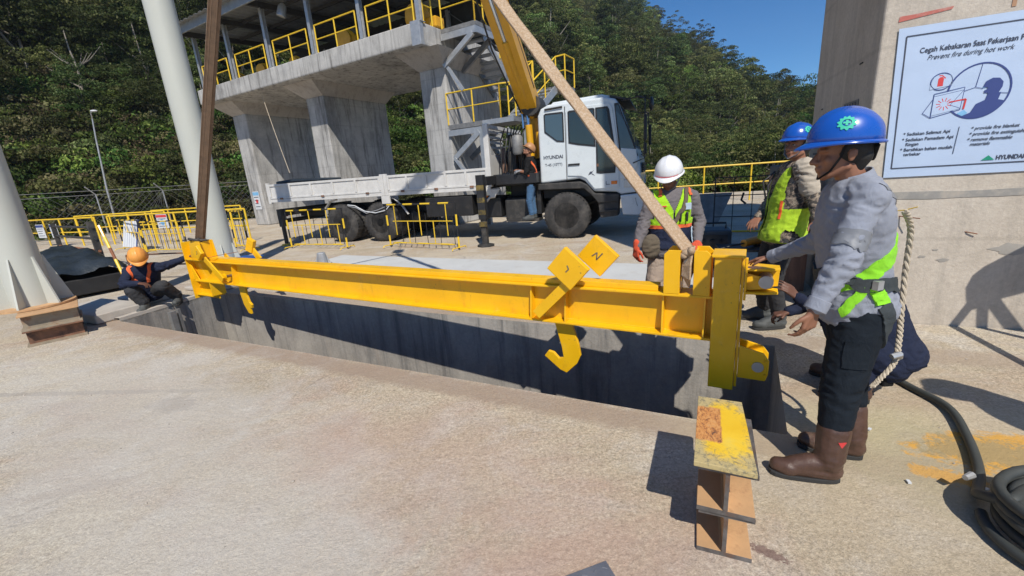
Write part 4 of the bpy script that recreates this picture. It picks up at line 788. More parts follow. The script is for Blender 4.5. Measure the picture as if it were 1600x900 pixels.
A2 = BW(-7.10, .09, .95); t = thing('webbing_sling', 'brown webbing sling rising almost straight from the left end of the yellow beam', 'sling', A2)
ribbon('webbing', rel(seg(A2, AP, 24), A2), .125, .02, lambda s: V(.6, -.8, .1), 'slingd', t, .2)
ribbon('webbing_second_ply', rel([p + V(.012, -.02, 0) for p in seg(A2, AP, 24)], A2), .06, .012, lambda s: V(.6, -.8, .1), 'slingd', t, .2)
g = B(); g.tube(rel([BW(-7.22, .03, .965), BW(-7.16, -.02, .99), BW(-7.08, .0, .975), BW(-7.0, .06, .96), BW(-6.98, .12, .955)], A2), .02, 8); g.tube(rel([BW(-7.2, .13, .96), BW(-7.1, .09, 1.0), BW(-7.0, .02, .96)], A2), .018, 8); g.obj('shackle', 'blk2', t, True)
t = thing('crane_hook', 'steel crane hook block above the picture where both slings meet', 'hook', AP)
B().tube([(0, 0, .3), (0, 0, .1), (.1, 0, 0), (.06, 0, -.06), (-.04, 0, -.07), (-.1, 0, 0)], [.03, .035, .04, .045, .04, .02], 10).obj('hook', 'blk2', t, True); B().bx(-.12, .12, -.08, .08, .3, .7).obj('block', 'craney', t, bev=.02); B().tube([(0, 0, .7), (0, 0, 3.3)], .012, 6).obj('wire', 'blk2', t)
# ------------------------------------------------------------ crane truck (local: x forward, y away, z up)
TO = (1.39, 9.94, 0); TA = math.radians(-20.5)
tk = thing('crane_truck', 'white crane truck with long dropside bed and yellow folding crane behind the cab', 'truck', TO, TA)
def T(n, g, m, par=None, **k): return g.obj(n, m, par or tk, **k)
# wheels
def wheel(x, y, dual=False, front=False):
    w = .30; prof = [(.30, .0), (.40, -.01), (.50, .01), (.535, .045), (.54, .15), (.535, .255), (.50, .29), (.40, .31), (.30, .30)]
    o = T('wheel', B().lathe([(.29, .012)] + [(.30, .05), (.285, .14), (.29, .15)] if False else [(.02, .10), (.16, .10), (.17, .05), (.2, .04), (.27, .07), (.295, .02), (.295, .15), (.02, .15)] if front else [(.02, .14), (.14, .14), (.15, .02), (.17, .02), (.18, .13), (.26, .17), (.295, .06), (.295, .20), (.02, .20)], (0, 0, 0), (0, 1, 0), 32), 'rim', smooth=True, loc=(x, y, .54))
    ty = B().lathe(prof + [(.30, .0)], (0, 0, 0), (0, 1, 0), 40).obj('tyre', 'rubber', o, True)
    g = B()
    for k in range(36):
        a = 2 * PI * k / 36
        for yy, s in ((.05, .5), (.15, -.5), (.25, .5)):
            c = V(math.cos(a) * .538, yy, math.sin(a) * .538); t_ = V(-math.sin(a), 0, math.cos(a)); g.bar(c - V(0, .04, 0) - t_ * .012 * s, c + V(0, .04, 0) + t_ * .012 * s, .03, .008, up=(c.x, 0, c.z))
    tr_ = g.obj('tread', 'rubber', o); tr_['kind'] = 'stuff'
    for k in range(10): a = 2 * PI * k / 10; B().lathe([(.014, 0), (.014, -.03)], (math.cos(a) * .2, .05, math.sin(a) * .2), (0, 1, 0), 6).obj('wheel_nut', 'blk2', o); g = B(); g.lathe([(.08, .02), (.09, .1)] if front else [(.09, -.02), (.11, .13)], (0, 0, 0), (0, 1, 0), 16); g.obj('hub', 'chassis', o)
    return o
for x in (0, -5.2, -6.52):
    wheel(x, 0.0, front=(x == 0))
    f = wheel(x, 2.2, front=(x == 0))
    if x: wheel(x, .36); wheel(x, 1.84)
# chassis
for y in (.75, 1.6): T('chassis_rail', B().bx(-8.7, 1.1, y - .04, y + .04, .75, 1.02), 'chassis')
for x in (-8.3, -7.3, -5.9, -4.4, -3.2, -2.0, -.7, .5): T('cross_member', B().bx(x - .06, x + .06, .8, 1.56, .78, .98), 'chassis')
for x in (0, -5.2, -6.52): T('axle', B().cyl((x, .3, .54), (x, 2.2, .54), .08, 12), 'chassis')
T('leaf_spring', B().tube([(-.7, .7, .85), (0, .7, .62), (.7, .7, .85)], .05, 6), 'chassis'); T('leaf_spring', B().tube([(-6.6, .65, .7), (-5.86, .65, .9), (-5.1, .65, .7)], .06, 6), 'chassis')
# bed
bz0, bz1 = 1.33, 1.76
T('bed_floor', B().bx(-9.0, -1.85, .02, 2.42, 1.26, 1.33), 'blk2')
T('bed_sill', B().bx(-9.02, -1.84, -.03, .02, 1.235, 1.33), 'bed', bev=.006); T('bed_sill', B().bx(-9.02, -1.84, 2.42, 2.47, 1.235, 1.33), 'bed')
def dropside(x0, x1):
    o = T('side_board', B().bx(x0, x1, -.02, .012, bz0 + .005, bz1), 'bed', bev=.004)
    B().bx(x0, x1, -.045, -.021, bz1 - .06, bz1).obj('top_edge', 'bed', o, bev=.004); B().bx(x0, x1, -.04, -.021, bz0 + .005, bz0 + .05).obj('bottom_edge', 'bed', o, bev=.004)
    n = 5
    for i in range(n + 1):
        x = x0 + .03 + (x1 - x0 - .06) * i / n; B().bx(x - .03, x + .03, -.05, -.046 + .02, bz0 + .051, bz1 - .061).obj('rib', 'bed', o, bev=.004)
    for i in range(3):
        x = x0 + .45 + (x1 - x0 - .9) * i / 2; B().bx(x - .05, x + .05, -.06, -.041, bz0 - .015, bz0 + .03).obj('hinge', 'rust', o)
    return o
dropside(-8.98, -5.0); dropside(-4.78, -1.88)
T('bed_post', B().bx(-5.0, -4.9, -.05, .03, 1.24, 1.80), 'bed', bev=.006); T('bed_post', B().bx(-4.89, -4.79, -.05, .03, 1.24, 1.80), 'bed', bev=.006); T('latch_box', B().bx(-5.02, -4.76, -.055, .0, 1.03, 1.235), 'bed', bev=.008)
T('tail_board', B().bx(-9.03, -8.99, .0, 2.44, 1.33, 1.76), 'bed'); T('far_side_board', B().bx(-8.98, -1.88, 2.43, 2.46, 1.33, 1.76), 'bed'); T('bed_post', B().bx(-9.06, -8.98, -.05, .04, 1.2, 1.8), 'bed', bev=.006)
T('folded_tarp', B().tube([(-8.9, .25, 1.79), (-8.2, .3, 1.82), (-7.4, .25, 1.8), (-6.6, .35, 1.79)], [.05, .07, .06, .03], 8), 'tarp', smooth=True)
# white head frame at the front of the bed
T('head_board', B().bx(-1.9, -1.84, .0, 2.44, 1.33, 2.05), 'bed'); T('head_post', B().bx(-1.93, -1.80, -.04, .06, 1.3, 2.75), 'bed', bev=.008); T('head_post', B().bx(-1.93, -1.80, 2.38, 2.46, 1.3, 2.75), 'bed'); T('head_rail', B().bx(-1.92, -1.82, .06, 2.38, 2.66, 2.74), 'bed')
for z in (2.2, 2.32, 2.44, 2.56): T('head_slat', B().bx(-1.9, -1.85, .06, 1.1, z, z + .05), 'bed')
g = B(); g.prism([(-1.98, 1.24), (-1.60, 1.24), (-1.75, 1.06), (-1.85, 1.06)], -.03, .0, 'y'); T('corner_bracket', g, 'bed')
# underside boxes, tanks, side guard
T('toolbox', B().bx(-3.75, -2.4, .05, .62, .62, 1.12), 'chassis', bev=.02); T('air_tank', B().lathe([(.05, 0), (.16, .03), (.16, .9), (.05, .93)], (-4.35, .35, .62), (0, 1, 0), 18), 'chassis', smooth=True)
T('fuel_tank', B().bx(-1.55, -.75, .08, .68, .45, 1.0), 'blk2', bev=.06, seg=3); T('battery_box', B().bx(-2.3, -1.65, .1, .62, .55, 1.05), 'chassis', bev=.03)
T('side_lamp', B().bx(-2.05, -1.95, -.0, .04, 1.06, 1.1), 'amber'); T('hose_reel_guard', B().tube([(-2.0, .02, .95), (-1.9, .02, 1.05), (-1.75, .02, 1.06)], .03, 6), 'galv')
g = B(); L = []
for i in range(13): a = PI * (.02 + .96 * i / 12); L.append((-6.5 + .35 * 0 + math.cos(a) * .62, .0, .56 + math.sin(a) * .66))
for x in (-6.52,): T('mudguard', B().tube([(x - .6, .12, .75), (x - .55, .1, 1.0), (x - .35, .08, 1.17), (x - .1, .06, 1.21)], [.05] * 4, 5, asp=.4), 'bed')
T('mudguard', B().tube([(-4.95, .06, 1.22), (-4.7, .08, 1.15), (-4.5, .1, .95), (-4.35, .12, .72)], [.05] * 4, 5, asp=.4), 'bed')
T('air_line', B().tube([(-6.2, -.02, 1.05), (-5.95, -.03, 1.02), (-5.65, -.03, .86), (-5.3, -.03, .80), (-4.95, -.03, .86), (-4.75, -.02, 1.05)], .014, 6), 'white', smooth=True); T('air_line', B().tube([(-6.2, -.01, 1.02), (-5.9, -.04, .96), (-5.6, -.03, .80), (-5.2, -.03, .88), (-4.8, -.02, 1.0)], .012, 6), 'galv', smooth=True)
# rear stabiliser and front outrigger with yellow bands
def outrigger(x, y0, zt, zb, w):
    o = T('outrigger', B().bx(x - w / 2, x + w / 2, y0 - w / 2, y0 + w / 2, .62, zt), 'black', bev=.006)
    B().bx(x - w * .36, x + w * .36, y0 - w * .36, y0 + w * .36, .05, .62).obj('jack_leg', 'blk2', o, bev=.004); B().lathe([(.21, .0), (.21, .03), (.1, .06)], (x, y0, .005), (0, 0, 1), 8).obj('foot_pad', 'blk2', o)
    for i in range(4): z = zt - .22 - .27 * i; B().bx(x - w / 2 - .003, x + w / 2 + .003, y0 - w / 2 - .003, y0 - w / 2 + .03, z - .11, z).obj('yellow_band', 'dirty_yellow', o)
    return o
outrigger(-1.72, -.88, 1.60, 0, .17); o = T('outrigger_arm', B().bx(-1.80, -1.62, -.79, 2.3, 1.36, 1.56), 'black', bev=.01)
T('outrigger_housing', B().bx(-1.80, .0, .1, .35, 1.30, 1.58), 'black', bev=.01); T('outrigger_arm_box', B().bx(-1.62, -.62, -.2, .09, 1.34, 1.56), 'black', bev=.008)
o = T('rear_jack', B().bx(-8.42, -8.28, -.42, -.28, .55, 1.05), 'blk2', bev=.006); B().bx(-8.39, -8.31, -.39, -.31, .05, .55).obj('jack_leg', 'blk2', o); B().lathe([(.15, .0), (.15, .03)], (-8.35, -.35, .003), (0, 0, 1), 10).obj('foot_pad', 'ysafe', o); T('rear_beam', B().bx(-8.45, -8.25, -.3, 2.6, .85, 1.05), 'blk2'); T('rear_underrun', B().bx(-8.95, -8.85, .1, 2.3, .6, .72), 'blk2'); T('tail_lamp', B().bx(-8.99, -8.95, .1, .45, .78, .9), 'red')
# cab
prof = [(-.60, 1.30), (-.60, 2.78), (-.52, 2.93), (-.35, 3.0), (.9, 3.02), (1.12, 2.96), (1.20, 2.86), (1.52, 1.98), (1.62, 1.72), (1.66, 1.30), (1.64, 1.0), (1.22, .96), (1.15, 1.02), (.64, 1.06), (.44, 1.30), (.32, 1.36)]
T('cab_body', B().prism(prof, 0.06, 2.34, 'y'), 'tw', bev=.05, seg=4)
T('roof_cap', B().prism([(-.4, 3.0), (.9, 3.02), (1.0, 3.06), (.8, 3.12), (-.3, 3.08)], .35, 2.05, 'y'), 'tw', bev=.03)
T('sun_visor', B().prism([(1.0, 3.05), (1.42, 2.93), (1.42, 2.90), (1.0, 3.0)], .12, 2.28, 'y'), 'black')
# door panel, proud of the body, its windows as glass over filled black sheets: frame rim and painted dark interior
def pan(n, P, m, y0, y1, par=None, bev=.006): return T(n, B().prism(P, y0, y1, 'y'), m, par, bev=bev)
dr = pan('door', [(.06, 1.44), (.06, 2.82), (.12, 2.88), (.98, 2.88), (1.06, 2.80), (1.19, 1.90), (1.20, 1.12), (.66, 1.12), (.48, 1.36), (.36, 1.42)], 'tw', .035, .07)
pan('window_frame_painted_dark', [(.10, 2.14), (.10, 2.80), (.14, 2.82), (.66, 2.82), (.69, 2.80), (.70, 2.02), (.30, 2.09)], 'black', .026, .036, dr, 0); pan('window_pane', [(.13, 2.17), (.13, 2.78), (.66, 2.78), (.665, 2.06), (.31, 2.12)], 'glass', .021, .027, dr, 0)
pan('quarter_window_frame_painted_dark', [(.71, 1.46), (.705, 2.82), (.96, 2.82), (1.0, 2.76), (1.14, 1.80), (1.12, 1.44), (.8, 1.44)], 'black', .026, .036, dr, 0); pan('quarter_window_pane', [(.745, 1.50), (.74, 2.78), (.94, 2.78), (1.10, 1.80), (1.085, 1.49)], 'glass', .021, .027, dr, 0)
pan('door_handle', [(.08, 1.66), (.34, 1.66), (.34, 1.70), (.08, 1.70)], 'black', .012, .034, dr, .004); pan('door_hinge', [(.72, 1.60), (.76, 1.60), (.76, 1.66), (.72, 1.66)], 'rust', .015, .034, dr, 0)
pan('rear_window_frame_painted_dark', [(-.45, 2.42), (-.45, 2.79), (-.41, 2.82), (-.02, 2.82), (0, 2.79), (0, 2.18), (-.17, 2.20)], 'black', .048, .061, None, 0); pan('rear_window_pane', [(-.42, 2.44), (-.42, 2.78), (-.03, 2.78), (-.03, 2.21), (-.165, 2.23)], 'wind', .044, .050, None, 0)  # filled sheet again: black rim plus the cab's inner dark as colour
T('roof_rail', B().tube([(-.42, .04, 2.9), (-.02, .04, 2.92)], .02, 8), 'black')
pan('seam', [(.025, 1.36), (.04, 1.36), (.04, 2.92), (.025, 2.92)], 'blk2', .054, .061, None, 0)
# lettering
def tt(s, size, x, z, sx=1, b=.001): text(s, size, 'inkd', tk, (x, .055, z), (PI / 2, 0, 0), bold=b, sx=sx)
tt('HYUNDAI', .105, -.50, 1.84, .98, .003); tt('T-45 (10TT)', .085, -.47, 1.68, .95, .001)
g = B(); g.plate([(.52, .0335, 1.42), (.60, .0335, 1.45), (.66, .0335, 1.54), (.62, .0335, 1.50), (.57, .0335, 1.50)], .001); g.plate([(.60, .0335, 1.44), (.68, .0335, 1.40), (.62, .0335, 1.46)], .001); T('bird_sticker', g, 'inkd')
T('model_mark', B().bar((.92, .033, 1.20), (.92, .033, 1.27), .012, .002, up=(0, 1, 0)).bar((.92, .033, 1.20), (1.0, .033, 1.20), .012, .002, up=(0, 1, 0)), 'inkd'); T('side_marker', B().bx(1.03, 1.16, .02, .034, 1.20, 1.27), 'amber', bev=.004)
# front: windscreen, grille, lamps, bumper
def fq(y0, y1, a, b, off=.012):     # strip of the sloping front between two profile points
    a = Vector((a[0], 0, a[1])); b = Vector((b[0], 0, b[1])); n = V((b - a).z, 0, -(b - a).x).normalized(); n = n if n.x > 0 else -n; return [a + n * off + V(0, y0, 0), a + n * off + V(0, y1, 0), b + n * off + V(0, y1, 0), b + n * off + V(0, y0, 0)]
g = B(); g.plate(fq(.16, 2.24, (1.535, 1.94), (1.215, 2.82), .004), .008); T('windscreen_frame_painted_dark', g, 'black'); g = B(); g.plate(fq(.22, 2.18, (1.515, 2.0), (1.235, 2.77), .010), .008); T('windscreen', g, 'wind')  # black sheet behind the glass is rim and painted-in dark of the cab
pan('windscreen_side_frame_painted_dark', [(1.10, 2.86), (1.19, 2.87), (1.53, 1.98), (1.60, 1.76), (1.22, 1.76)], 'black', .046, .058, None, 0); pan('windscreen_side', [(1.125, 2.81), (1.185, 2.82), (1.50, 1.98), (1.56, 1.81), (1.25, 1.81)], 'wind', .040, .047, None, 0)  # side glass backed the same way, interior shade painted black
g = B(); g.prism([(1.10, 1.94), (1.20, 2.84), (1.17, 2.84), (1.0, 1.94)], .0, .001, 'y')
for z in (1.84, 1.78): T('front_grab_rail', B().tube([(1.66, .2, z), (1.66, 2.2, z)], .015, 6), 'black')
g = B(); g.prism([(1.64, 1.40), (1.665, 1.62), (1.68, 1.62), (1.675, 1.40)], .5, 1.9, 'y'); T('grille', g, 'black')
for z in (1.45, 1.50, 1.55): T('grille_slat', B().bx(1.675, 1.70, .5, 1.9, z, z + .02), 'blk2')
T('wiper', B().tube([(1.56, .5, 1.97), (1.46, 1.2, 2.2)], .008, 5), 'black'); T('wiper', B().tube([(1.56, 1.3, 1.97), (1.46, 2.0, 2.2)], .008, 5), 'black')
T('corner_panel', B().prism([(1.22, 1.30), (1.45, 1.30), (1.60, 1.60), (1.56, 1.90), (1.24, 1.95)], .02, .059, 'y'), 'tw', bev=.01)
for y in (.06, 2.05): T('headlamp', B().bx(1.50, 1.685, y - .02, y + .30, 1.10, 1.30), 'lamp', bev=.02); T('indicator', B().bx(1.3, 1.49, y - .03 if y < 1 else y + .25, y + .05 if y < 1 else y + .33, 1.12, 1.28), 'lamp', bev=.01)
T('bumper', B().prism([(1.22, .95), (1.72, .98), (1.78, .9), (1.76, .60), (1.62, .50), (1.28, .52)], .02, 2.38, 'y'), 'tw', bev=.03, seg=3); T('bumper_gap', B().bx(1.2, 1.6, .08, 2.32, .94, 1.02), 'black')
T('bumper_crack', B().tube([(1.55, .012, .88), (1.57, .012, .78), (1.60, .012, .70)], .004, 4), 'inkd')
# black arch, step and skirt
T('wheel_arch', B().prism([(-.66, 1.30), (.34, 1.30), (.50, 1.22), (.66, 1.02), (1.20, .98), (1.20, .82), (.74, .80), (.58, 1.0), (.42, 1.14), (-.66, 1.16)], .02, .2, 'y'), 'blk2', bev=.02); T('step_box', B().prism([(.70, .98), (1.20, .98), (1.18, .50), (.78, .46)], .06, .4, 'y'), 'blk2', bev=.02); T('step_plate', B().bx(.76, 1.16, .0, .1, .60, .64), 'black'); T('inner_arch', B().bx(-.6, 1.2, .3, 2.1, .95, 1.35), 'chassis'); T('inner_arch_rear', B().bx(-.72, -.62, .1, 2.3, .6, 1.3), 'chassis')
T('rear_step', B().bx(-1.45, -.66, -.05, .35, .44, .50), 'blk2')
# mirrors
for (n, z0, z1) in (('mirror', 2.05, 2.55), ('small_mirror', 1.78, 2.0)): T(n, B().bx(1.72, 1.78, -.28, -.02, z0, z1), 'black', bev=.02)
T('mirror_arm', B().tube([(1.25, .1, 2.9), (1.6, -.1, 2.92), (1.74, -.2, 2.85), (1.74, -.2, 1.7), (1.5, .02, 1.62)], .014, 6), 'black'); T('front_mirror', B().ell((1.85, .15, 2.78), (.05, .16, .14)), 'black', smooth=True); T('mirror_arm', B().tube([(1.2, .25, 2.95), (1.7, .2, 2.95), (1.85, .15, 2.85)], .012, 6), 'black')
T('mirror', B().bx(1.72, 1.78, 2.42, 2.64, 2.05, 2.55), 'black', bev=.02); T('mirror_arm', B().tube([(1.25, 2.3, 2.9), (1.7, 2.5, 2.85), (1.74, 2.52, 1.8)], .014, 6), 'black')
# crane: base, slewing column, folded arms up to the boom
T('crane_base', B().bx(-1.5, -.75, .45, 1.95, 1.02, 1.5), 'chassis', bev=.02); T('crane_pedestal', B().prism([(-1.35, 1.5), (-.85, 1.5), (-.92, 2.1), (-1.28, 2.1)], .8, 1.5, 'y'), 'blk2', bev=.02)
cx_, cy_ = -.98, 1.0
o = T('crane_column', B().lathe([(.20, 1.9), (.22, 2.0), (.20, 2.5), (.17, 3.0), (.2, 3.05), (.2, 3.15)], (cx_ + .1, cy_, 0), (0, 0, 1), 20), 'craney', smooth=True)
T('lift_cylinder', B().cyl((-.90, .42, 1.95), (-.92, .42, 2.66), .085, 16), 'craney', smooth=True); T('lift_rod', B().cyl((-.92, .42, 2.65), (-.95, .45, 3.1), .045, 12), 'chrome', smooth=True)
T('lift_cylinder', B().cyl((-.74, .62, 1.9), (-.74, .62, 2.5), .08, 16), 'craney', smooth=True); T('lift_rod', B().cyl((-1.05, .42, 2.6), (-1.08, .45, 3.1), .035, 12), 'chrome', smooth=True)
T('control_tower', B().bx(-1.5, -1.2, .5, .8, 1.5, 2.5), 'chassis', bev=.02); T('hydraulic_tank', B().bx(-1.45, -1.25, .3, .5, 1.6, 2.1), 'blk2', bev=.05, seg=3); T('grey_canister', B().lathe([(.1, 0), (.13, .05), (.13, .38), (.08, .44)], (-1.12, .10, 2.0), (0, 0, 1), 16), 'galvd', smooth=True)
for i in range(7): x = -1.62 + i * .09; T('hydraulic_hose', B().tube([(x, .25 + .05 * (i % 3), 1.55), (x + .03, .2, 2.0), (x + .08 * math.sin(i), .3, 2.35), (x + .05, .5, 2.65)], .016, 6), 'black' if i % 2 else 'chassis', smooth=True)
for i in range(5): T('control_lever', B().tube([(-1.35 + i * .05, .08, 1.5), (-1.36 + i * .05, .03, 1.66)], .008, 5), 'blk2')
for i in range(4): T('gas_bottle', B().lathe([(.06, 0), (.075, .05), (.075, .55), (.03, .62)], (-1.75 + i * .12, .8 + .1 * (i % 2), 1.6), (0, 0, 1), 12), ('brownp', 'bare', 'brownp', 'tan')[i], smooth=True)
# boom given in world metres, turned into truck space
tinv = (Matrix.Translation(TO) @ Matrix.Rotation(TA, 4, 'Z')).inverted()
K0 = V(.76, 10.75, 3.10); TIP = V(-1.75, 4.55, 9.3); d = (TIP - K0)
def tl(p): return tinv @ p
def boom(n, a, b, w, h, w2=None, h2=None, m='craney', up=(0, 0, 1)):
    a = tl(K0 + d * a); b = tl(K0 + d * b); w2 = w2 or w; h2 = h2 or h; D = (b - a).normalized(); x = D.cross(V(*up)).normalized(); y = x.cross(D); vs = []
    for c, ww, hh in ((a, w, h), (b, w2, h2)):
        for i, j in ((-1, -1), (1, -1), (1, .35), (.55, 1), (-.55, 1), (-1, .35)): vs.append(c + x * i * ww / 2 + y * j * hh / 2)
    g = B(); g.add(vs, [(5, 4, 3, 2, 1, 0), (6, 7, 8, 9, 10, 11)] + [(k, (k + 1) % 6, 6 + (k + 1) % 6, 6 + k) for k in range(6)]); return T(n, g, m, bev=.01)
boom('main_boom', .0, .42, .42, .50, .36, .5); boom('boom_extension', .42, .74, .30, .38, .28, .34); boom('boom_extension', .74, 1.0, .24, .3, .22, .28)
boom('boom_slot', .05, .30, .43, .06, .375, .05, 'black'); boom('boom_collar', .40, .43, .42, .58)
T('knuckle', B().lathe([(.24, -.28), (.24, .28)], tl(K0 + V(.05, 0, -.02)), (0, 1, 0), 20), 'blk2', bev=.01); T('knuckle_plate', B().bx(-.22, .25, cy_ - .3 + .0, cy_ + .3, 2.98, 3.1).__class__().bx(cx_ - .2, cx_ + .35, cy_ - .26, cy_ + .26, 2.92, 3.12), 'blk2')
q1 = tl(K0 + V(0, 0, -.25)); q2 = tl(K0 + d * .36 - V(0, 0, .35)); T('boom_cylinder', B().cyl(q1, q1 + (q2 - q1) * .6, .075, 14), 'craney', smooth=True); T('boom_rod', B().cyl(q1 + (q2 - q1) * .6, q2, .045, 12), 'chrome', smooth=True)
T('boom_hose', B().tube([q1 + V(-.2, -.2, .1), q1 + (q2 - q1) * .5 + V(-.3, -.25, .1), q2 + V(-.2, -.2, .1)], .02, 6), 'black', smooth=True)
# seat and wheel glimpsed through the side window belong to the cab
T('dashboard', B().bx(1.0, 1.3, .3, 2.1, 1.7, 1.95), 'black')
# ------------------------------------------------------------ barriers, fences, props
def barrier(label, A, Bp, h, n=6, stag=True, group='black and yellow barriers'):
    A = Vector(A); Bp = Vector(Bp); d = Bp - A; L = d.length; a = math.atan2(d.y, d.x); t = thing('crowd_barrier', label, 'barrier', A, a, group)
    r = .02; B().tube([(0, 0, .02), (0, 0, h), (L, 0, h), (L, 0, .02)], r, 6).obj('frame', 'black', t)
    for z in (.12, .62 * h): B().tube([(.12 if z < .2 else .2, 0, z), (L - .12, 0, z)], .012, 6).obj('rail', 'ysafe', t)
    m = 4
    for i in range(m): x0 = L * (i + .12) / m; B().tube([(x0, 0, h), (x0 + L / m * .55, 0, h)], r * 1.12, 6).obj('yellow_sleeve', 'ysafe', t)
    for x in (0, L):
        for z in (.05, h * .52): B().tube([(x, 0, z), (x, 0, z + h * .24)], r * 1.12, 6).obj('yellow_sleeve', 'ysafe', t)
        B().tube([(x, -.25, .02), (x, -.22, .06), (x, .22, .06), (x, .25, .02)], .013, 6).obj('foot', 'ysafe', t)
    for i in range(n):
        x = L * (i + .7) / (n + .4); up_ = i % 2 == 0; B().tube([(x, 0, .12 if not up_ else h * .30), (x, 0, h * (.62 if not up_ else 1))], .012, 6).obj('bar', 'ysafe', t)
        x += L / (n + .4) * .45; B().tube([(x, 0, .12), (x, 0, h * .8)], .008, 5).obj('thin_bar', 'black', t)
    for i in range(3): x = L * (i + .3) / 3; B().tube([(x, 0, .12), (x + L / 3 * .45, 0, .12)], r, 6).obj('yellow_sleeve', 'ysafe', t)
    return t
barrier('black and yellow barrier standing before the rear truck wheels', (-6.0, 11.7, 0), (-4.15, 10.85, 0), 1.03)
barrier('black and yellow barrier between the rear wheels and the front outrigger', (-2.98, 10.65, 0), (-1.12, 9.45, 0), 1.05, 5)
barrier('black and yellow barrier just right of the tall pipe column', (-8.1, 12.6, 0), (-7.25, 11.85, 0), 1.1, 3)
barrier('yellow-legged barrier left of the hanging sling, nearest of the left barriers', (-11.0, 12.9, 0), (-9.3, 12.3, 0), .95, 7)
barrier('barrier with leaning bars beside the white ribbed panel', (-13.0, 14.4, 0), (-11.3, 13.2, 0), 1.0, 6)
for i, (a, b, lab, n) in enumerate((((-21.5, 18.9), (-15.6, 16.4), 'long yellow railing at the far left beyond the tarpaulin heap', 6), ((-19.5, 19.6), (-14.5, 18.4), 'yellow railing in the second row at the far left', 6), ((-15.2, 16.5), (-10.6, 14.9), 'yellow railing behind the crouching worker carrying the white notice', 5), ((-10.4, 14.8), (-8.55, 14.15), 'short yellow railing passing behind the tall pipe column', 4), ((-16.5, 20.2), (-11.2, 18.3), 'yellow railing farthest back in front of the jungle', 6), ((2.6, 17.0), (14.0, 15.2), 'long yellow railing along the slab edge behind the helmeted workers', 8))):
    railing(lab, (*a, 0), (*b, 0), 1.08 if i < 5 else 1.31, n, name='safety_railing', r=.028)
sign('notice_sign', 'white notice with red header tied to the yellow railing behind the crouching worker', -12.3, 15.42, .55, -.33, .55, .5, 4, 'red', blob='cyan')
sign('notice_sign', 'white and blue notice hung on the far left railing', -19.3, 17.85, .35, -.4, .6, .55, 4, 'navyp'); sign('notice_sign', 'second white and blue notice on the far left railing', -18.3, 17.42, .35, -.4, .55, .55, 4, 'navyp')
t = thing('ribbed_panel', 'white ribbed panel with dark blue stripes leaning on the barriers', 'panel', (-12.2, 13.7, 0), -.55)
for i in range(6): B().bar((-.45 + i * .18, 0, .15), (-.5 + i * .18, .25, 1.0), .11, .02).obj('slat', 'white', t); B().bar((-.36 + i * .18, .005, .15), (-.41 + i * .18, .255, 1.0), .035, .02).obj('stripe', 'navyp', t)
# tarpaulin heap on a skid with pipe rails
t = thing('tarpaulin_heap', 'heap wrapped in dark tarpaulin on a low black steel skid', 'tarpaulin', (-8.9, 8.25, 0), math.radians(-35))
nx, ny = 46, 22; vs = []
for j in range(ny + 1):
    for i in range(nx + 1):
        x = -1.9 + 3.7 * i / nx; y = -.75 + 1.5 * j / ny; e = min(1, (1.9 - abs(x + .05)) * 3.2) * min(1, (.75 - abs(y)) * 4); z = .34 + .42 * max(0, e) ** .5 * (.45 + .55 * j / ny) * (1 - .35 * i / nx) + .10 * noise.noise(V(x * 1.5, y * 2.5, 0)) + .07 * abs(noise.noise(V(x * 4 + y * 3, y * 5, 3))) + .03 * abs(noise.noise(V(x * 9 - y * 6, y * 7, 3))); vs.append((x, y, z))
g = B(); g.add(vs, [(j * (nx + 1) + i, j * (nx + 1) + i + 1, (j + 1) * (nx + 1) + i + 1, (j + 1) * (nx + 1) + i) for j in range(ny) for i in range(nx)])
g.obj('cover', 'tarp', t, True); B().bx(-1.85, 1.75, -.7, .7, .06, .34).obj('skid_body', 'chassis', t, bev=.02); B().tube([(-1.9, -.78, .36), (0, -.80, .36), (1.8, -.78, .34)], .04, 8).obj('front_pipe', 'primer', t, True); g = B(); g.plate([(.3, -.8, .30), (1.2, -.8, .28), (1.1, -.82, .16), (.4, -.82, .14)], .01); g.obj('plastic_wrap', 'bagp', t)
t = thing('pipe_rack', 'rusty black pipe rails on a dark leaning post above the tarpaulin heap', 'rack', (-11.5, 11.4, 0), math.radians(-35))
for z in (.45, .75, 1.02): B().tube([(-2.2, 0, z), (2.0, .0, z + .02)], .032, 6).obj('pipe', 'rebar' if z < .7 else 'blk2', t)
B().bx(1.85, 1.97, -.06, .06, 0, 1.18).obj('post', 'blk2', t); B().bx(-2.2, -2.1, -.05, .05, 0, 1.1).obj('post', 'blk2', t)
t = thing('marker_pole', 'yellow and rust banded leaning pole beside the crouching worker', 'pole', (-6.75, 7.35, 0))
for i in range(6): B().tube([(-.09 * i, .06 * i, .2 * i), (-.09 * (i + 1), .06 * (i + 1), .2 * (i + 1))], .024, 8).obj('band', 'ysafe' if i % 2 == 0 else ('craney' if i != 3 else 'rebar'), t)
for (a, b, z) in (((-7.6, 8.4), (-5.6, 7.9), .55), ((-7.7, 8.5), (-5.8, 8.2), .30)):
    t = thing('loose_pipe', 'thin rusty pipe rail behind the crouching worker, ' + ('upper one' if z > .4 else 'lower one'), 'pipe', (a[0], a[1], 0)); B().tube([(0, 0, z), (b[0] - a[0], b[1] - a[1], z + .02)], .016, 6).obj('pipe', 'rust', t); B().tube([(0, 0, 0), (0, 0, z)], .016, 6).obj('leg', 'rust', t); B().tube([(b[0] - a[0], b[1] - a[1], 0), (b[0] - a[0], b[1] - a[1], z)], .016, 6).obj('leg', 'rust', t)
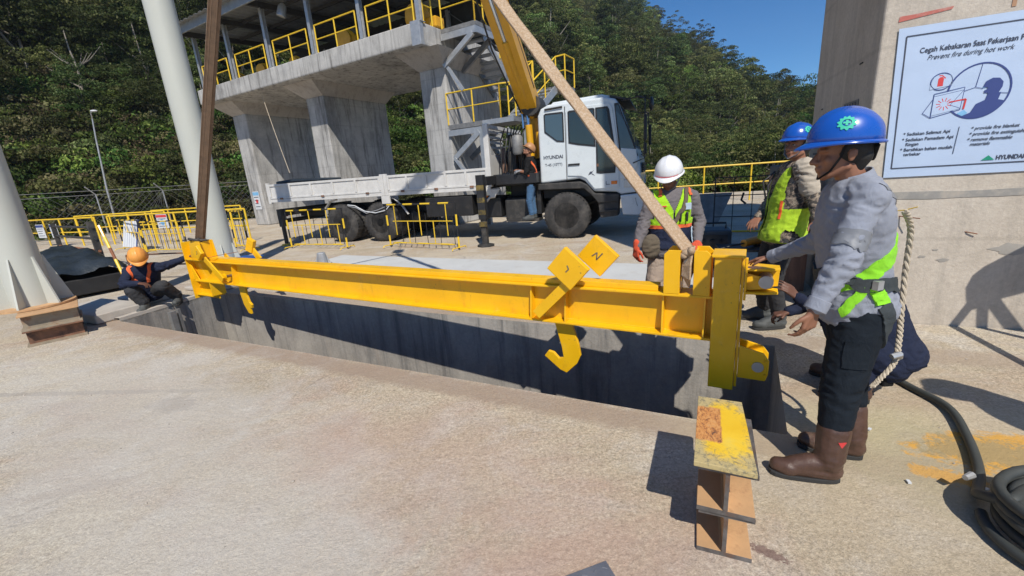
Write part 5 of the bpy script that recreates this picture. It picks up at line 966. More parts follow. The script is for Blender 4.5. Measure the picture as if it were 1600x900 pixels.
def block(label, c, w, d_, h, rz, name='concrete_block'):
    t = B(); n = 10; t.bx(-w / 2, w / 2, -d_ / 2, d_ / 2, 0, h); o = t.obj(name, 'curb', None, bev=.018, seg=3, loc=c); o.rotation_euler = (0, 0, rz); return tag(o, label, 'concrete block')
block('large low concrete plinth beside the left pipe column', (-6.08, 6.02, .004), 1.25, .62, .13, math.radians(-24)); block('smaller concrete plinth at the feet of the crouching worker', (-5.95, 6.78, .004), .75, .55, .10, math.radians(-24)); block('low concrete slab under the left end of the yellow beam', (-5.25, 7.3, .004), .9, .5, .06, math.radians(-27))
t = thing('guide_rail', 'old steel guide rail fixed down the left wall of the trench', 'rail', (-5.15, 6.2, 0), math.radians(72)); g = B(); g.bx(-.1, -.02, -.06, .0, -2.3, -.06); g.bx(.02, .06, -.045, .0, -2.3, -.05); g.obj('steel_strip', 'galvd', t)
t = thing('plastic_crate', 'blue plastic crate standing behind the left end of the yellow beam', 'crate', (-5.35, 8.55, 0), -.3)
g = B(); g.bx(-.24, .24, -.17, -.15, 0, .30); g.bx(-.24, .24, .15, .17, 0, .30); g.bx(-.24, -.22, -.149, .149, 0, .30); g.bx(.22, .24, -.149, .149, 0, .30); g.bx(-.219, .219, -.149, .149, 0, .02); g.obj('tub', 'bluep', t, bev=.006)
for i in range(5): B().bx(-.2 + i * .095, -.18 + i * .095, -.178, -.1701, .03, .27).obj('rib', 'bluep', t)
B().bx(-.26, .26, -.19, .19, .30, .325).obj('rim', 'bluep', t, bev=.005)
t = thing('anchor_stub', 'small grey tapered steel stub standing on the pale slab behind the beam', 'stub', (-3.92, 8.75, 0), .3)
g = B(); g.lathe([(.11, 0), (.085, .26), (.06, .28)], (0, 0, 0), (0, 0, 1), 12); g.obj('cone', 'galv', t, bev=.004); g = B(); g.bx(-.17, .17, -.13, .13, .0, .03); g.obj('base_plate', 'galv', t)
for s in (-1, 1): g = B(); g.plate([(s * .11, 0, .03), (s * .16, 0, .03), (s * .09, 0, .22)], .02); g.obj('rib', 'galv', t)
# area behind the white helmet: mesh cage, cabinet, cables
t = thing('wire_cage', 'black wire mesh panel standing behind the white-helmeted worker', 'mesh panel', (4.55, 9.3, 0), math.radians(-24))
for i in range(6): B().tube([(i * .36, 0, 0), (i * .36, 0, 1.2)], .014 if i in (0, 5) else .009, 5).obj('upright_wire', 'blk2', t)
for z in (.35, .8, 1.18): B().tube([(0, 0, z), (1.8, 0, z)], .011, 5).obj('cross_wire', 'blk2', t)
B().tube([(0, 0, .03), (1.8, 0, .03)], .02, 5).obj('foot_rail', 'ysafe', t)
for x in (.55, 1.35): B().tube([(x, -.02, .85), (x - .04, -.05, .7), (x + .05, -.05, .62)], .022, 6).obj('hung_glove', 'black', t, True)
t = thing('grey_sheet', 'grey sheet of plywood leaning on its edge behind the mesh panel', 'sheet', (4.9, 10.9, 0), -.3); g = B(); g.plate([(-.9, 0, 0), (.5, 0, 0), (.85, .3, .72), (-.8, .3, .72)], .02); g.obj('board', 'galvd', t)
t = thing('welding_machine', 'dark slate welding machine with handles standing behind the white-helmeted worker', 'machine', (3.05, 6.3, 0), -.35)
B().bx(-.26, .26, -.22, .22, .06, .58).obj('housing', 'dbox', t, bev=.025); B().bx(-.2, .2, -.232, -.221, .34, .52).obj('front_panel', 'blk2', t); 
for x in (-.12, 0, .12): B().lathe([(.025, 0), (.02, .03)], (x, -.233, .43), (0, -1, 0), 12).obj('knob', 'black', t)
B().tube([(-.2, 0, .58), (-.2, 0, .66), (.2, 0, .66), (.2, 0, .58)], .014, 6).obj('handle', 'black', t); g = B(); g.bx(-.26, .26, -.2, .2, 0, .055); g.obj('base', 'black', t)
t = thing('plastic_bag', 'crumpled pale blue plastic sack beside the welding machine', 'bag', (2.72, 6.2, .0), .3)
g = B(); g.ell((0, 0, .42), (.16, .13, .42), 20, 16); o = g.obj('sack', 'bagp', t, True)
for v in o.data.vertices: n_ = noise.noise(v.co * 7) * .035; v.co += v.normal * n_
t = thing('angle_grinder', 'orange angle grinder with black lead lying on the machine lid', 'grinder', (3.25, 5.55, .42), .4)
B().tube([(-.16, 0, .06), (0, 0, .07), (.14, 0, .07)], [.05, .055, .06], 12).obj('body', 'orgt', t, True); B().lathe([(.10, 0), (.10, .012)], (.18, 0, .0), (0, 0, 1), 20).obj('disc', 'blk2', t); B().tube([(-.16, 0, .06), (-.3, .0, .06), (-.45, .1, .02), (-.6, .1, -.38)], .012, 6).obj('lead', 'black', t, True)
t = thing('tool_trolley', 'low black steel trolley carrying the orange grinder', 'trolley', (3.22, 5.6, 0), -.3); B().bx(-.36, .36, -.25, .25, .38, .41).obj('shelf', 'blk2', t)
for a in (-.33, .33):
    for b in (-.22, .22): B().bx(a - .015, a + .015, b - .015, b + .015, 0, .379).obj('leg', 'blk2', t)
t = thing('rusty_cabinet', 'narrow rusty brown steel cabinet behind the worker in the lime vest', 'cabinet', (3.30, 4.95, 0), -.25)
B().bx(-.19, .19, -.16, .16, 0, 1.36).obj('shell', 'brownp', t, bev=.01); B().bx(-.15, .15, -.168, -.161, .15, 1.25).obj('door', 'brownp', t, bev=.004); B().bx(.09, .12, -.18, -.169, .7, .8).obj('handle', 'blk2', t); B().bx(-.2, .1, -.16, .12, 1.362, 1.46).obj('black_case', 'dbox', t, bev=.012); B().bx(-.12, .06, -.172, -.161, 1.38, 1.44).obj('label_plate', 'bagp', t)
t = thing('power_cable', 'loops of black cable hanging beside the rusty cabinet', 'cable', (3.05, 4.85, 0))
B().tube([(0, 0, 1.38), (-.10, -.03, 1.25), (-.06, -.05, .9), (-.12, -.05, .55), (-.15, -.1, .25), (-.35, -.15, .12), (-.5, -.2, .3), (-.3, -.25, .45), (-.1, -.2, .3), (-.2, -.3, .05)], .012, 6).obj('cable', 'black', t, True); B().tube([(0, .02, 1.4), (-.14, 0, 1.3), (-.08, 0, 1.05), (-.11, .02, .85)], .01, 6).obj('second_cable', 'black', t, True)
# street lamp and chain-link fence in front of the jungle
t = thing('street_lamp', 'thin pale street lamp rising in front of the jungle at the left', 'street lamp', (-20.45, 22.6, 0)); B().tube([(0, 0, 0), (.08, 0, 2.2), (.33, 0, 4.7), (.45, 0, 5.6)], [.05, .045, .035, .03], 8).obj('pole', 'galv', t, True); B().tube([(.45, 0, 5.6), (.55, -.1, 5.85), (.75, -.2, 5.9)], .025, 6).obj('arm', 'galv', t, True); B().ell((.85, -.25, 5.9), (.17, .1, .05)).obj('lamp_head', 'white', t, True)
t = thing('chain_link_fence', 'grey chain-link fence with bent posts along the foot of the jungle', 'fence', (0, 0, 0)); P = [(-26, 17.5), (-22.5, 20.3), (-18.5, 23.8), (-14.5, 26.3), (-10, 28.3)]
for a, b in zip(P, P[1:]):
    a = V(*a, 0); b = V(*b, 0); n = int((b - a).length / 2.6)
    for i in range(n): q = a + (b - a) * i / n; B().tube([q, q + V(0, 0, 2.0), q + V(-.1, -.35, 2.4)], .03, 6).obj('fence_post', 'galv', t)
    g = B(); m = int((b - a).length / .30)
    for i in range(m): q = a + (b - a) * i / m; q2 = a + (b - a) * min(m, i + 6.6) / m; g.tube([q, q2 + V(0, 0, 2)], .006, 3, False); g.tube([q + V(0, 0, 2), q2], .006, 3, False)
    for z in (.05, 2.0, 2.2): g.tube([a + V(0, 0, z), b + V(0, 0, z)], .012, 4)
    o = g.obj('mesh_wire', 'galvd', t); o['kind'] = 'stuff'
# hose coil at the lower right
def curve_pts(C, n=10):
    P = [Vector(c) for c in C]; out_ = []
    for i in range(len(P) - 1):
        p0, p1, p2, p3 = P[max(0, i - 1)], P[i], P[i + 1], P[min(len(P) - 1, i + 2)]
        for k in range(n): s = k / n; out_.append(.5 * ((2 * p1) + (p2 - p0) * s + (2 * p0 - 5 * p1 + 4 * p2 - p3) * s * s + (3 * p1 - p0 - 3 * p2 + p3) * s ** 3))
    return out_ + [P[-1]]
HP = [(2.55, 2.95, .022), (2.62, 2.72, .022), (2.62, 2.50, .022), (2.60, 2.24, .03), (2.42, 1.96, .03), (2.22, 1.72, .03), (2.06, 1.58, .04), (1.97, 1.50, .10), (1.97, 1.40, .16), (2.12, 1.46, .15), (2.4, 1.52, .12)]
t = thing('rubber_hose', 'thick black rubber hose snaking from behind the big worker to the coil', 'hose', HP[0]); B().tube([p - Vector(HP[0]) for p in curve_pts(HP)], .0215, 12).obj('tube', 'hose', t, True)
t = thing('hose_coil', 'coiled thick black hose at the lower right corner', 'hose coil', (2.21, 1.27, 0)); L = []
for i in range(150):
    a = i * 2 * PI / 34 + 2.4; k = i / 34; L.append((math.cos(a) * (.34 - .045 * (k % 2.2)) * 1.0, math.sin(a) * (.30 - .04 * (k % 2.2)), .03 + .030 * k))
B().tube(L, .0215, 12).obj('coil', 'hose', t, True); L = []
for i in range(60): a = i * 2 * PI / 30; L.append((-.02 + math.cos(a) * .27, .03 + math.sin(a) * .24, .16 + .02 * math.sin(a * 1.5)))
B().tube(L, .0215, 12).obj('outer_loop', 'hose', t, True); B().lathe([(.012, 0), (.016, .05)], (-.2, .33, .1), (1, .3, 0), 8).obj('fitting', 'galv', t)
t = B(); t.bx(-.20, .20, -.25, .25, .004, .012); g = t.obj('checker_plate', 'checker', None, loc=(.19, 1.09, 0)); g.rotation_euler = (0, 0, .30); tag(g, 'corner of a grey steel checker plate at the bottom edge', 'steel plate')
for i in range(9):
    for j in range(11):
        o = B().bar((-.009, -.006 , .0125), (.009, .006, .0125), .005, .003) if (i + j) % 2 else B().bar((-.009, .006, .0125), (.009, -.006, .0125), .005, .003)
        if i + j == 0: st = B()
        st.add([(x + (i - 4) * .045, y + (j - 5) * .045, z) for x, y, z in o.v], o.f)
o = st.obj('raised_tread', 'checker', g); o['kind'] = 'stuff'
# small litter: chips and pebbles on the slab
g = B(); rg = random.Random(5)
for i in range(420):
    u_ = rg.uniform(-6, 5); v_ = rg.uniform(.8, 9); p = uv(u_, v_)
    a = p - NL; b = (NR - NL); cr = (b.x * a.y - b.y * a.x)
    if v_ > 2.0 and -.2 < (p - NL).dot(W_) < 1.7 and -.2 < (p - NL).dot(U) < 8: continue
    s = rg.uniform(.003, .009) * (1.6 if rg.random() < .15 else 1); R = Matrix.Rotation(rg.uniform(0, 6), 3, 'Z'); g.ell((p.x, p.y, s * .35), (s, s * .7, s * .5), 5, 4, R)
o = g.obj('grit', mk('grit_stone', (.40, .36, .31), .9, var=.5, sc=9, world=True)); tag(o, 'scattered grit and stone chips on the slab', 'grit', kind='stuff')
for x, y, a, lab in ((2.15, 1.62, .3, 'white paint chip on the orange spill beside the black hose'), (1.86, 1.70, 1.2, 'white paint chip on bare concrete right of the big worker\'s boots'), (2.02, 2.12, .5, 'white paint chip behind the big worker\'s rear boot')):
    t = B(); t.bx(-.012, .012, -.007, .007, .004, .012); o = t.obj('paint_chip', 'white', None, loc=(x, y, 0)); o.rotation_euler = (0, 0, a); tag(o, lab, 'chip')
# steel trestle just outside the right edge; its shadow falls on the pylon
t = thing('chain_hoist_tripod', 'steel tripod with a covered chain hoist beside the pylon, seen only by its shadow', 'tripod', (4.18, 2.52, 0))
for a, b in (((-.73, -.42, 0), (0, 0, 1.42)), ((.22, -.25, .0), (0, 0, 1.42)), ((.5, .2, 0), (0, 0, 1.42))): B().tube([a, b], .032, 8).obj('leg', 'blk2', t)
B().tube([(-.02, 0, 1.30), (0, 0, 1.45), (.25, -.1, 1.62), (.7, -.3, 1.9)], [.05, .12, .15, .15], 10).obj('boom', 'blk2', t, True); B().bx(.45, .68, -.3, -.1, 0, 2.2).obj('mast', 'blk2', t)
# ------------------------------------------------------------ people
def remesh(g, vox, it=3, disp=None):
    m = g.mesh('tmp'); o = bpy.data.objects.new('tmp', m); COL.objects.link(o)
    r = o.modifiers.new('r', 'REMESH'); r.mode = 'VOXEL'; r.voxel_size = vox; r.adaptivity = 0
    s = o.modifiers.new('s', 'SMOOTH'); s.iterations = it; s.factor = .5
    dg = bpy.context.evaluated_depsgraph_get(); dg.update(); me = bpy.data.meshes.new_from_object(o.evaluated_get(dg)); bpy.data.objects.remove(o)
    if disp:
        ns = [v.normal.copy() for v in me.vertices]
        for v, n in zip(me.vertices, ns): v.co += n * disp(v.co)
    return me
def mobj(me, name, mat, parent):
    me.materials.clear(); me.materials.append(M[mat]); me.name = name; o = bpy.data.objects.new(name, me); COL.objects.link(o); o.parent = parent; me.shade_smooth(); return o
def hand(g, w, d, pn, th, curl=.35, s=.93, spread=.07, r=1.0, ind=0):
    # w wrist, d direction of fingers, pn palm normal (fingers curl this way), th side the thumb is on
    w = Vector(w); d = Vector(d).normalized(); pn = Vector(pn); pn = (pn - d * pn.dot(d)).normalized(); sd = d.cross(pn).normalized(); sd = sd if sd.dot(Vector(th)) > 0 else -sd
    kn = []
    for i, o in enumerate((.036, .013, -.011, -.033)):
        k = w + d * (.092 - .006 * abs(i - 1)) * s + sd * o * s; kn.append(k); g.rc(w + sd * o * .55 * s, k, .0155 * s * r, .0125 * s * r, 10)
    g.rc(w + d * .02 * s + sd * .018 * s, w + d * .055 * s + sd * .03 * s, .017 * s, .014 * s, 10)
    for i, (k, l) in enumerate(zip(kn, (.92, 1.0, .94, .76))):
        c = curl * (1 + .12 * i) * (1 - (ind if i == 0 else 0)); a = 0; p = k; dd = (d + sd * spread * (1.4 - i) * .7).normalized()
        for L, rr in ((.043, .0095), (.027, .0085), (.022, .0075)):
            a += c; v = dd * math.cos(a) + pn * math.sin(a); q = p + v * L * l * s; g.rc(p, q, rr * s * r, rr * .9 * s * r, 9); p = q
    t0 = w + d * .028 * s + sd * .03 * s; t1 = t0 + (d * .6 + sd * .75 + pn * .3).normalized() * .036 * s; t2 = t1 + (d * .85 + sd * .35 + pn * .4).normalized() * .032 * s; t3 = t2 + (d * .9 + sd * .05 + pn * .45).normalized() * .025 * s
    g.rc(t0, t1, .0135 * s * r, .0115 * s * r, 9); g.rc(t1, t2, .0112 * s * r, .010 * s * r, 9); g.rc(t2, t3, .0098 * s * r, .008 * s * r, 9)
def headb(g, c, f, u, neck0, s=1.0, nr=.054):
    f = Vector(f).normalized(); u = Vector(u); u = (u - f * u.dot(f)).normalized(); l = u.cross(f); c = Vector(c); R = Matrix((f, l, u)).transposed()
    def P(a, b, h): return c + (f * a + l * b + u * h) * s
    E = lambda p, r, n=16, m=12: g.ell(p, tuple(x * s for x in r), n, m, R)
    E(P(-.008, 0, .03), (.097, .077, .088)); E(P(.018, 0, -.03), (.068, .062, .075)); g.rc(P(.05, 0, -.085), P(.055, 0, -.095), .026 * s, .026 * s)
    for b in (-1, 1): g.rc(P(-.01, b * .052, -.06), P(.045, b * .022, -.095), .018 * s, .018 * s); E(P(-.012, b * .079, -.012), (.016, .007, .03), 10, 8); E(P(-.02, b * .083, -.004), (.014, .006, .022), 10, 8); E(P(.055, b * .038, -.03), (.022, .018, .02), 10, 8); g.rc(P(.082, b * .014, .012), P(.074, b * .045, .012), .010 * s, .009 * s)
    g.rc(P(.088, 0, .0), P(.108, 0, -.038), .008 * s, .0135 * s); g.rc(P(.094, .012, -.042), P(.094, -.012, -.042), .009 * s, .009 * s); g.rc(P(.083, .018, -.066), P(.083, -.018, -.066), .009 * s, .009 * s); g.rc(P(.080, .014, -.078), P(.080, -.014, -.078), .008 * s, .008 * s)
    g.rc(Vector(neck0), P(-.02, 0, -.05), nr * 1.08 * s, nr * s, 14)
    return P, f, u, l, R
def torso(g, pel, chest, neck, latp, lats, wd=1.0, dp=1.0, inf=0, bot=-.12):
    pel, chest, neck = Vector(pel), Vector(chest), Vector(neck); st = [(bot, .135, .10), (-.06, .165, .125), (.0, .172, .128), (.10, .163, .122), (.22, .158, .120), (.34, .172, .125), (.44, .182, .122), (.50, .172, .108), (.545, .125, .088), (.575, .075, .07)]; vs = []; n = 20
    L1 = (chest - pel).length; L2 = (neck - chest).length
    def C(t):
        T = .575; x = t / T; a = pel + (chest - pel) * min(x / .55, 1) if x < .55 else chest + (neck - chest) * (x - .55) / .45
        if x < 0: a = pel + (chest - pel).normalized() * t
        return a
    for t, w, d in st:
        if t <= 0 and inf > .005: w += .012; d += .014
        c = C(t); e = C(t + .02) - C(t - .02); e = e.normalized(); k = max(0, min(1, t / .45)); la = (Vector(latp) * (1 - k) + Vector(lats) * k); la = (la - e * la.dot(e)).normalized(); fo = la.cross(e)
        for i in range(n):
            a = 2 * PI * i / n; ca, sa = math.cos(a), math.sin(a); q = .82; ca = math.copysign(abs(ca) ** q, ca); sa = math.copysign(abs(sa) ** q, sa)
            vs.append(c + la * ca * (w * wd + inf) + fo * sa * (d * dp + inf))
    m = len(st); g.add(vs, [(i * n + k, i * n + (k + 1) % n, (i + 1) * n + (k + 1) % n, (i + 1) * n + k) for i in range(m - 1) for k in range(n)] + [tuple(range(n - 1, -1, -1)), tuple((m - 1) * n + k for k in range(n))])
def helmet(par, c, f, u, mat, s=1.0, logo=None, strap='blk', ridge=True, roll=0):
    f = Vector(f).normalized(); u = Vector(u); u = (u - f * u.dot(f)).normalized(); l = u.cross(f); c = Vector(c); rx, ry, rz = .140 * s, .118 * s, .142 * s
    n, m = 40, 14; vs = []
    def dome(a, ph, k=1.0):
        x = math.cos(a) * math.cos(ph); y = math.sin(a) * math.cos(ph); z = math.sin(ph) ** .9 if ph > 0 else 0
        b = 0
        if ridge:
            for yo, w, h in ((0, .17, .035), (.42, .1, .018), (-.42, .1, .018)):
                if z > .12: b += h * math.exp(-((y - yo) / w) ** 2 * 2.5) * min(1, (z - .12) * 4) * (1 if x < .72 else .4)
        kk = k + b; return c + f * x * rx * kk + l * y * ry * kk + u * z * rz * kk
    for j in range(m + 1):
        for i in range(n): vs.append(dome(2 * PI * i / n, PI / 2 * j / m * .998))
    g = B(); fs = [(j * n + i, j * n + (i + 1) % n, (j + 1) * n + (i + 1) % n, (j + 1) * n + i) for j in range(m) for i in range(n)]; g.add(vs, fs)
    o = g.obj('helmet_shell', mat, par, True); md = o.modifiers.new('t', 'SOLIDIFY'); md.thickness = .004; md.offset = -1
    g = B(); vs = []
    for (k, dz) in ((1.0, .004), (1.07, -.002), (1.085, -.006), (1.065, -.012), (.99, -.006)):
        for i in range(n):
            a = 2 * PI * i / n; ext = max(0, math.cos(a)) ** 3; kk = k if k < 1.01 else k + ext * .24; vs.append(c + f * math.cos(a) * rx * kk + l * math.sin(a) * ry * (k if k < 1.01 else k + ext * .05) + u * (dz - (ext * .018 * s if k > 1.01 else 0)))
    fs = [(j * n + i, j * n + (i + 1) % n, ((j + 1) % 5) * n + (i + 1) % n, ((j + 1) % 5) * n + i) for j in range(5) for i in range(n)]; g.add(vs, fs); g.obj('helmet_brim', mat, o, True)
    if logo:
        for sg in (-1, 1):
            a0 = sg * 1.30; ph0 = .50
            def pr(x, y): return dome(a0 + x / (rx * math.cos(ph0)) * -sg, ph0 + y / rz, 1.022)
            g = B(); nn = 44
            R = [.034 * (1.0 if (i % 4) < 2 else .82) for i in range(nn)]; o_ = [pr(R[i] * math.cos(2 * PI * i / nn), R[i] * math.sin(2 * PI * i / nn)) for i in range(nn)]; i_ = [pr(.0165 * math.cos(2 * PI * i / nn), .0165 * math.sin(2 * PI * i / nn)) for i in range(nn)]
            g.add(o_ + i_, [(i, (i + 1) % nn, nn + (i + 1) % nn, nn + i) for i in range(nn)])
            for A in (((-.013, -.0042), (.013, -.0042), (.013, .0042), (-.013, .0042)), ((-.0042, -.013), (.0042, -.013), (.0042, .013), (-.0042, .013))): g.add([pr(*q) for q in A], [(0, 1, 2, 3)])
            g.obj('gear_emblem', 'green', o)
    if strap:
        for sg in (-1, 1): B().tube([c + l * sg * .098 * s + f * .02, c + l * sg * .083 * s + f * .03 - u * .06, c + l * sg * .06 * s + f * .055 - u * .12, c + f * .078 - u * .158], .0085, 6, asp=.4).obj('chin_strap', strap, o, True)
        B().tube([c - f * .10 * s + l * .06 - u * .02, c - f * .115 * s - u * .075, c - f * .10 * s - l * .06 - u * .02], .011, 6).obj('nape_band', 'blk', o, True)
    return o
def face(par, P, f, l, u, s=1.0):
    for b in (-1, 1):
        B().ell(P(.079, b * .031, -.004), (.011 * s, .014 * s, .008 * s), 10, 8, Matrix((f, l, u)).transposed()).obj('eye', 'sclera', par, True)
        B().ell(P(.0875, b * .032, -.004), (.004 * s, .006 * s, .006 * s), 8, 6, Matrix((f, l, u)).transposed()).obj('iris', 'eye', par, True)
        B().tube([P(.093, b * .014, .020), P(.091, b * .033, .026), P(.078, b * .052, .018)], [.003, .0045, .002], 6).obj('eyebrow', 'hair', par)
    B().tube([P(.090, .020, -.072), P(.0945, 0, -.071), P(.090, -.020, -.072)], [.002, .0042, .002], 6).obj('lip', 'lips', par, True)
class Bvh:
    def __init__(s, *objs):
        vs, ps = [], []
        for o in objs:
            k = len(vs); vs += [v.co.copy() for v in o.data.vertices]; ps += [tuple(i + k for i in p.vertices) for p in o.data.polygons]
        s.t = BVHTree.FromPolygons(vs, ps)
    def band(s, name, pts, w, mat, par, off=.006, n=14, th=.003, closed=False, bev=0):
        P = curve_pts(pts, n) if len(pts) > 2 else seg(pts[0], pts[1], n); Q, Nn = [], []
        for p in P:
            loc, nn, i, d = s.t.find_nearest(p)
            if loc is None: loc, nn = p, V(0, 0, 1)
            Q.append(loc); Nn.append(nn)
        for _ in range(3): Nn = [(Nn[max(0, i - 1)] + Nn[i] + Nn[min(len(Nn) - 1, i + 1)]).normalized() for i in range(len(Nn))]
        for _ in range(2): Q = [Q[0]] + [(Q[i - 1] + Q[i] * 2 + Q[i + 1]) / 4 for i in range(1, len(Q) - 1)] + [Q[-1]]
        vs = []
        for i in range(len(Q)):
            t = (Q[min(i + 1, len(Q) - 1)] - Q[max(i - 1, 0)]); t = t.normalized() if t.length > 1e-6 else V(0, 0, 1); x = t.cross(Nn[i]).normalized()
            row = []
            for a in (-1, -.5, 0, .5, 1):
                p0 = Q[i] + x * a * w / 2; loc, nn, _, d = s.t.find_nearest(p0)
                nn2 = (nn + Nn[i]).normalized() if nn.dot(Nn[i]) > 0 else Nn[i]; row.append((loc if d < w else p0) + nn2 * off)
            vs += row + [r - Nn[i] * (off + th) for r in row[::-1]]
        k = 10; fs = [(i * k + j, i * k + (j + 1) % k, (i + 1) * k + (j + 1) % k, (i + 1) * k + j) for i in range(len(Q) - 1) for j in range(k)]
        g = B(); g.add(vs, fs); o = g.obj(name, mat, par, True); return o
def wr(J, amp=.008, fq=9.0, base=.0025):
    J = [(Vector(p), r) for p, r in J]
    def f(co):
        k = base
        for p, r in J:
            d = (co - p).length
            if d < r * 2: k += amp * math.exp(-(d / r) ** 2 * 1.5)
        n = noise.noise(co * fq + V(3, 1, 7)); n2 = 1 - abs(noise.noise(V(co.x * fq * 1.2, co.y * fq * 1.2, co.z * fq * 2.6))) * 2.2
        return k * (n * .6 + n2)
    return f
def person(label, J, root, top, bottom, skin='skin', vox=.009, sleeve=True, tinf=.018, linf=.014, hands=None, wd=1.0, dp=1.0, bootm='boot', boots=.16, extra=None, facef=True, tuck=.05, legw=1.0, vb=None, fingers=True, glove=None, hs=1.0):
    rt_ = thing('person', label, 'person', root); R = Vector(root); j = {k: Vector(v) - R for k, v in J.items() if not k.startswith('_')}; D = {k: Vector(v) for k, v in J.items() if k.startswith('_')}
    latp = j['hpL'] - j['hpR']; lats = j['shL'] - j['shR']; body = B()
    torso(body, j['pel'], j['chest'], j['neck'], latp, lats, wd * .9, dp * .9, -.012)
    P, f, u, l, RR = headb(body, j['head'], D['_f'], D['_u'], j['neck'] - V(0, 0, .03), hs)
    for s in 'LR':
        body.rc(j['neck'] * .35 + j['sh' + s] * .65, j['sh' + s], .045, .046); body.rc(j['sh' + s], j['el' + s], .046, .036); body.rc(j['el' + s], j['wr' + s], .037, .0245)
        body.rc(j['hp' + s], j['kn' + s], .078 * legw, .05); body.rc(j['kn' + s], j['an' + s], .048, .035); body.rc(j['an' + s], j['to' + s] * .8 + j['an' + s] * .2 - V(0, 0, .02), .035, .025)
        d, pn, th, cu = (hands or {}).get(s, (j['wr' + s] - j['el' + s], V(0, 0, -1), D['_f'], .4))
        if fingers and not (glove and s in glove): hand(body, j['wr' + s], d, pn, th, cu)
    b = mobj(remesh(body, vb or vox * .75, 2), 'body', skin, rt_)
    if glove:
        for s in glove: g = B(); d, pn, th, cu = hands[s]; g.rc(j['wr' + s] - Vector(d).normalized() * .05, j['wr' + s] + Vector(d).normalized() * .01, .034, .031); hand(g, j['wr' + s], d, pn, th, cu, r=1.18); mobj(remesh(g, .005, 2), 'glove', glove[s], rt_)
    # trousers
    g = B(); torso(g, j['pel'], j['chest'], j['neck'], latp, lats, wd, dp, .004, -.10) if False else None
    g.ell(j['pel'] - V(0, 0, .0), (.165 * wd + .006, .125 * dp + .006, .15), 18, 12, Matrix((latp.normalized(), (latp.normalized()).cross(V(0, 0, 1)).normalized() * -1, V(0, 0, 1))).transposed() if abs(latp.normalized().z) < .9 else None)
    for s in 'LR':
        g.rc(j['hp' + s], j['kn' + s], .092 * legw + linf * .6, .062 * legw + linf); g.rc(j['kn' + s], j['an' + s] + (j['kn' + s] - j['an' + s]).normalized() * tuck, .060 * legw + linf, .050 * legw + linf)
    tr = mobj(remesh(g, vox, 3, wr([(j['knL'], .12), (j['knR'], .12), (j['hpL'], .14), (j['hpR'], .14), (j['anL'], .12), (j['anR'], .12)], .010, 10)), 'trousers', bottom, rt_)
    # shirt
    g = B(); torso(g, j['pel'], j['chest'], j['neck'], latp, lats, wd, dp, tinf, -.09)
    for s in 'LR':
        g.rc(j['neck'] * .45 + j['sh' + s] * .55, j['sh' + s], .062, .064 + tinf * .3); g.rc(j['sh' + s], j['el' + s], .056 + tinf * .6, .046 + tinf * .5)
        if sleeve: e = j['wr' + s] + (j['el' + s] - j['wr' + s]).normalized() * .02; g.rc(j['el' + s], e, .046 + tinf * .5, .034 + tinf * .3)
    g.tube([j['neck'] - V(0, 0, .03), j['neck'] + u * .02], [.085, .066], 16)
    sh = mobj(remesh(g, vox, 3, wr([(j['elL'], .13), (j['elR'], .13), (j['shL'], .10), (j['shR'], .10), (j['pel'], .2)], .013, 13, .004)), 'shirt', top, rt_)
    # boots
    for s in 'LR':
        g = B(); a, t_ = j['an' + s], j['to' + s]; d = (t_ - a); d.z = 0; d = d.normalized(); q = V(-d.y, d.x, 0); sole = min(a.z, t_.z) - .0
        up_ = (j['kn' + s] - a).normalized(); g.rc(a + up_ * boots, a, .072 if boots > .1 else .045, .054 if boots < .1 else .062); zf = t_.z; A0 = V(a.x, a.y, zf + .012); T0 = V(t_.x, t_.y, zf); g.rc(a, A0 - d * .012, .054 if boots > .1 else .042, .050); g.rc(A0 - d * .015, T0 - d * .06, .050, .047); g.rc(A0 + V(0, 0, .045) + d * .02, T0 - d * .085 + V(0, 0, .016), .048, .045); g.rc(T0 - d * .065 + q * .010, T0 - d * .022 - q * .006, .046, .041)
        me = remesh(g, .0075, 3, wr([(a, .09)], .005, 14, .001)); zb = t_.z - .028
        for v in me.vertices:
            if v.co.z < zb: v.co.z = zb
        mobj(me, 'boot', bootm, rt_)
        g = B(); o_ = []
        for k in range(20):
            an = 2 * PI * k / 20; ln = (t_ - a).dot(d); cx0 = a + d * (ln / 2 - .018); rx_ = ln / 2 + .040; wv = .050 * (1 + .12 * math.cos(an)); cc_ = math.copysign(abs(math.cos(an)) ** .7, math.cos(an)); ss_ = math.copysign(abs(math.sin(an)) ** .7, math.sin(an)); pt = cx0 + d * cc_ * rx_ + q * ss_ * wv; o_.append((pt.x, pt.y))
        g.prism(o_, zb - .018, zb + .006, 'z'); g.obj('sole', 'sole', rt_, bev=.004)
    if facef: face(rt_, P, f, l, u, hs)
    return rt_, j, D, P, (f, l, u), b, tr, sh
def vest(par, j, D, latp, lats, wd, dp, inf, mat, cut, name='vest', vox=.008):
    g = B(); torso(g, j['pel'], j['chest'], j['neck'], latp, lats, wd, dp, inf, -.07)
    for s in 'LR': g.rc(j['neck'] * .5 + j['sh' + s] * .5, j['sh' + s], .075 + inf * .3, .074 + inf * .3)
    me = remesh(g, vox, 3, wr([(j['pel'], .3), (j['chest'], .2)], .005, 9, .003)); bm = bmesh.new(); bm.from_mesh(me); dl = [f for f in bm.faces if cut(f.calc_center_median())]; bmesh.ops.delete(bm, geom=dl, context='FACES'); bm.to_mesh(me); bm.free()
    o = mobj(me, name, mat, par); return o
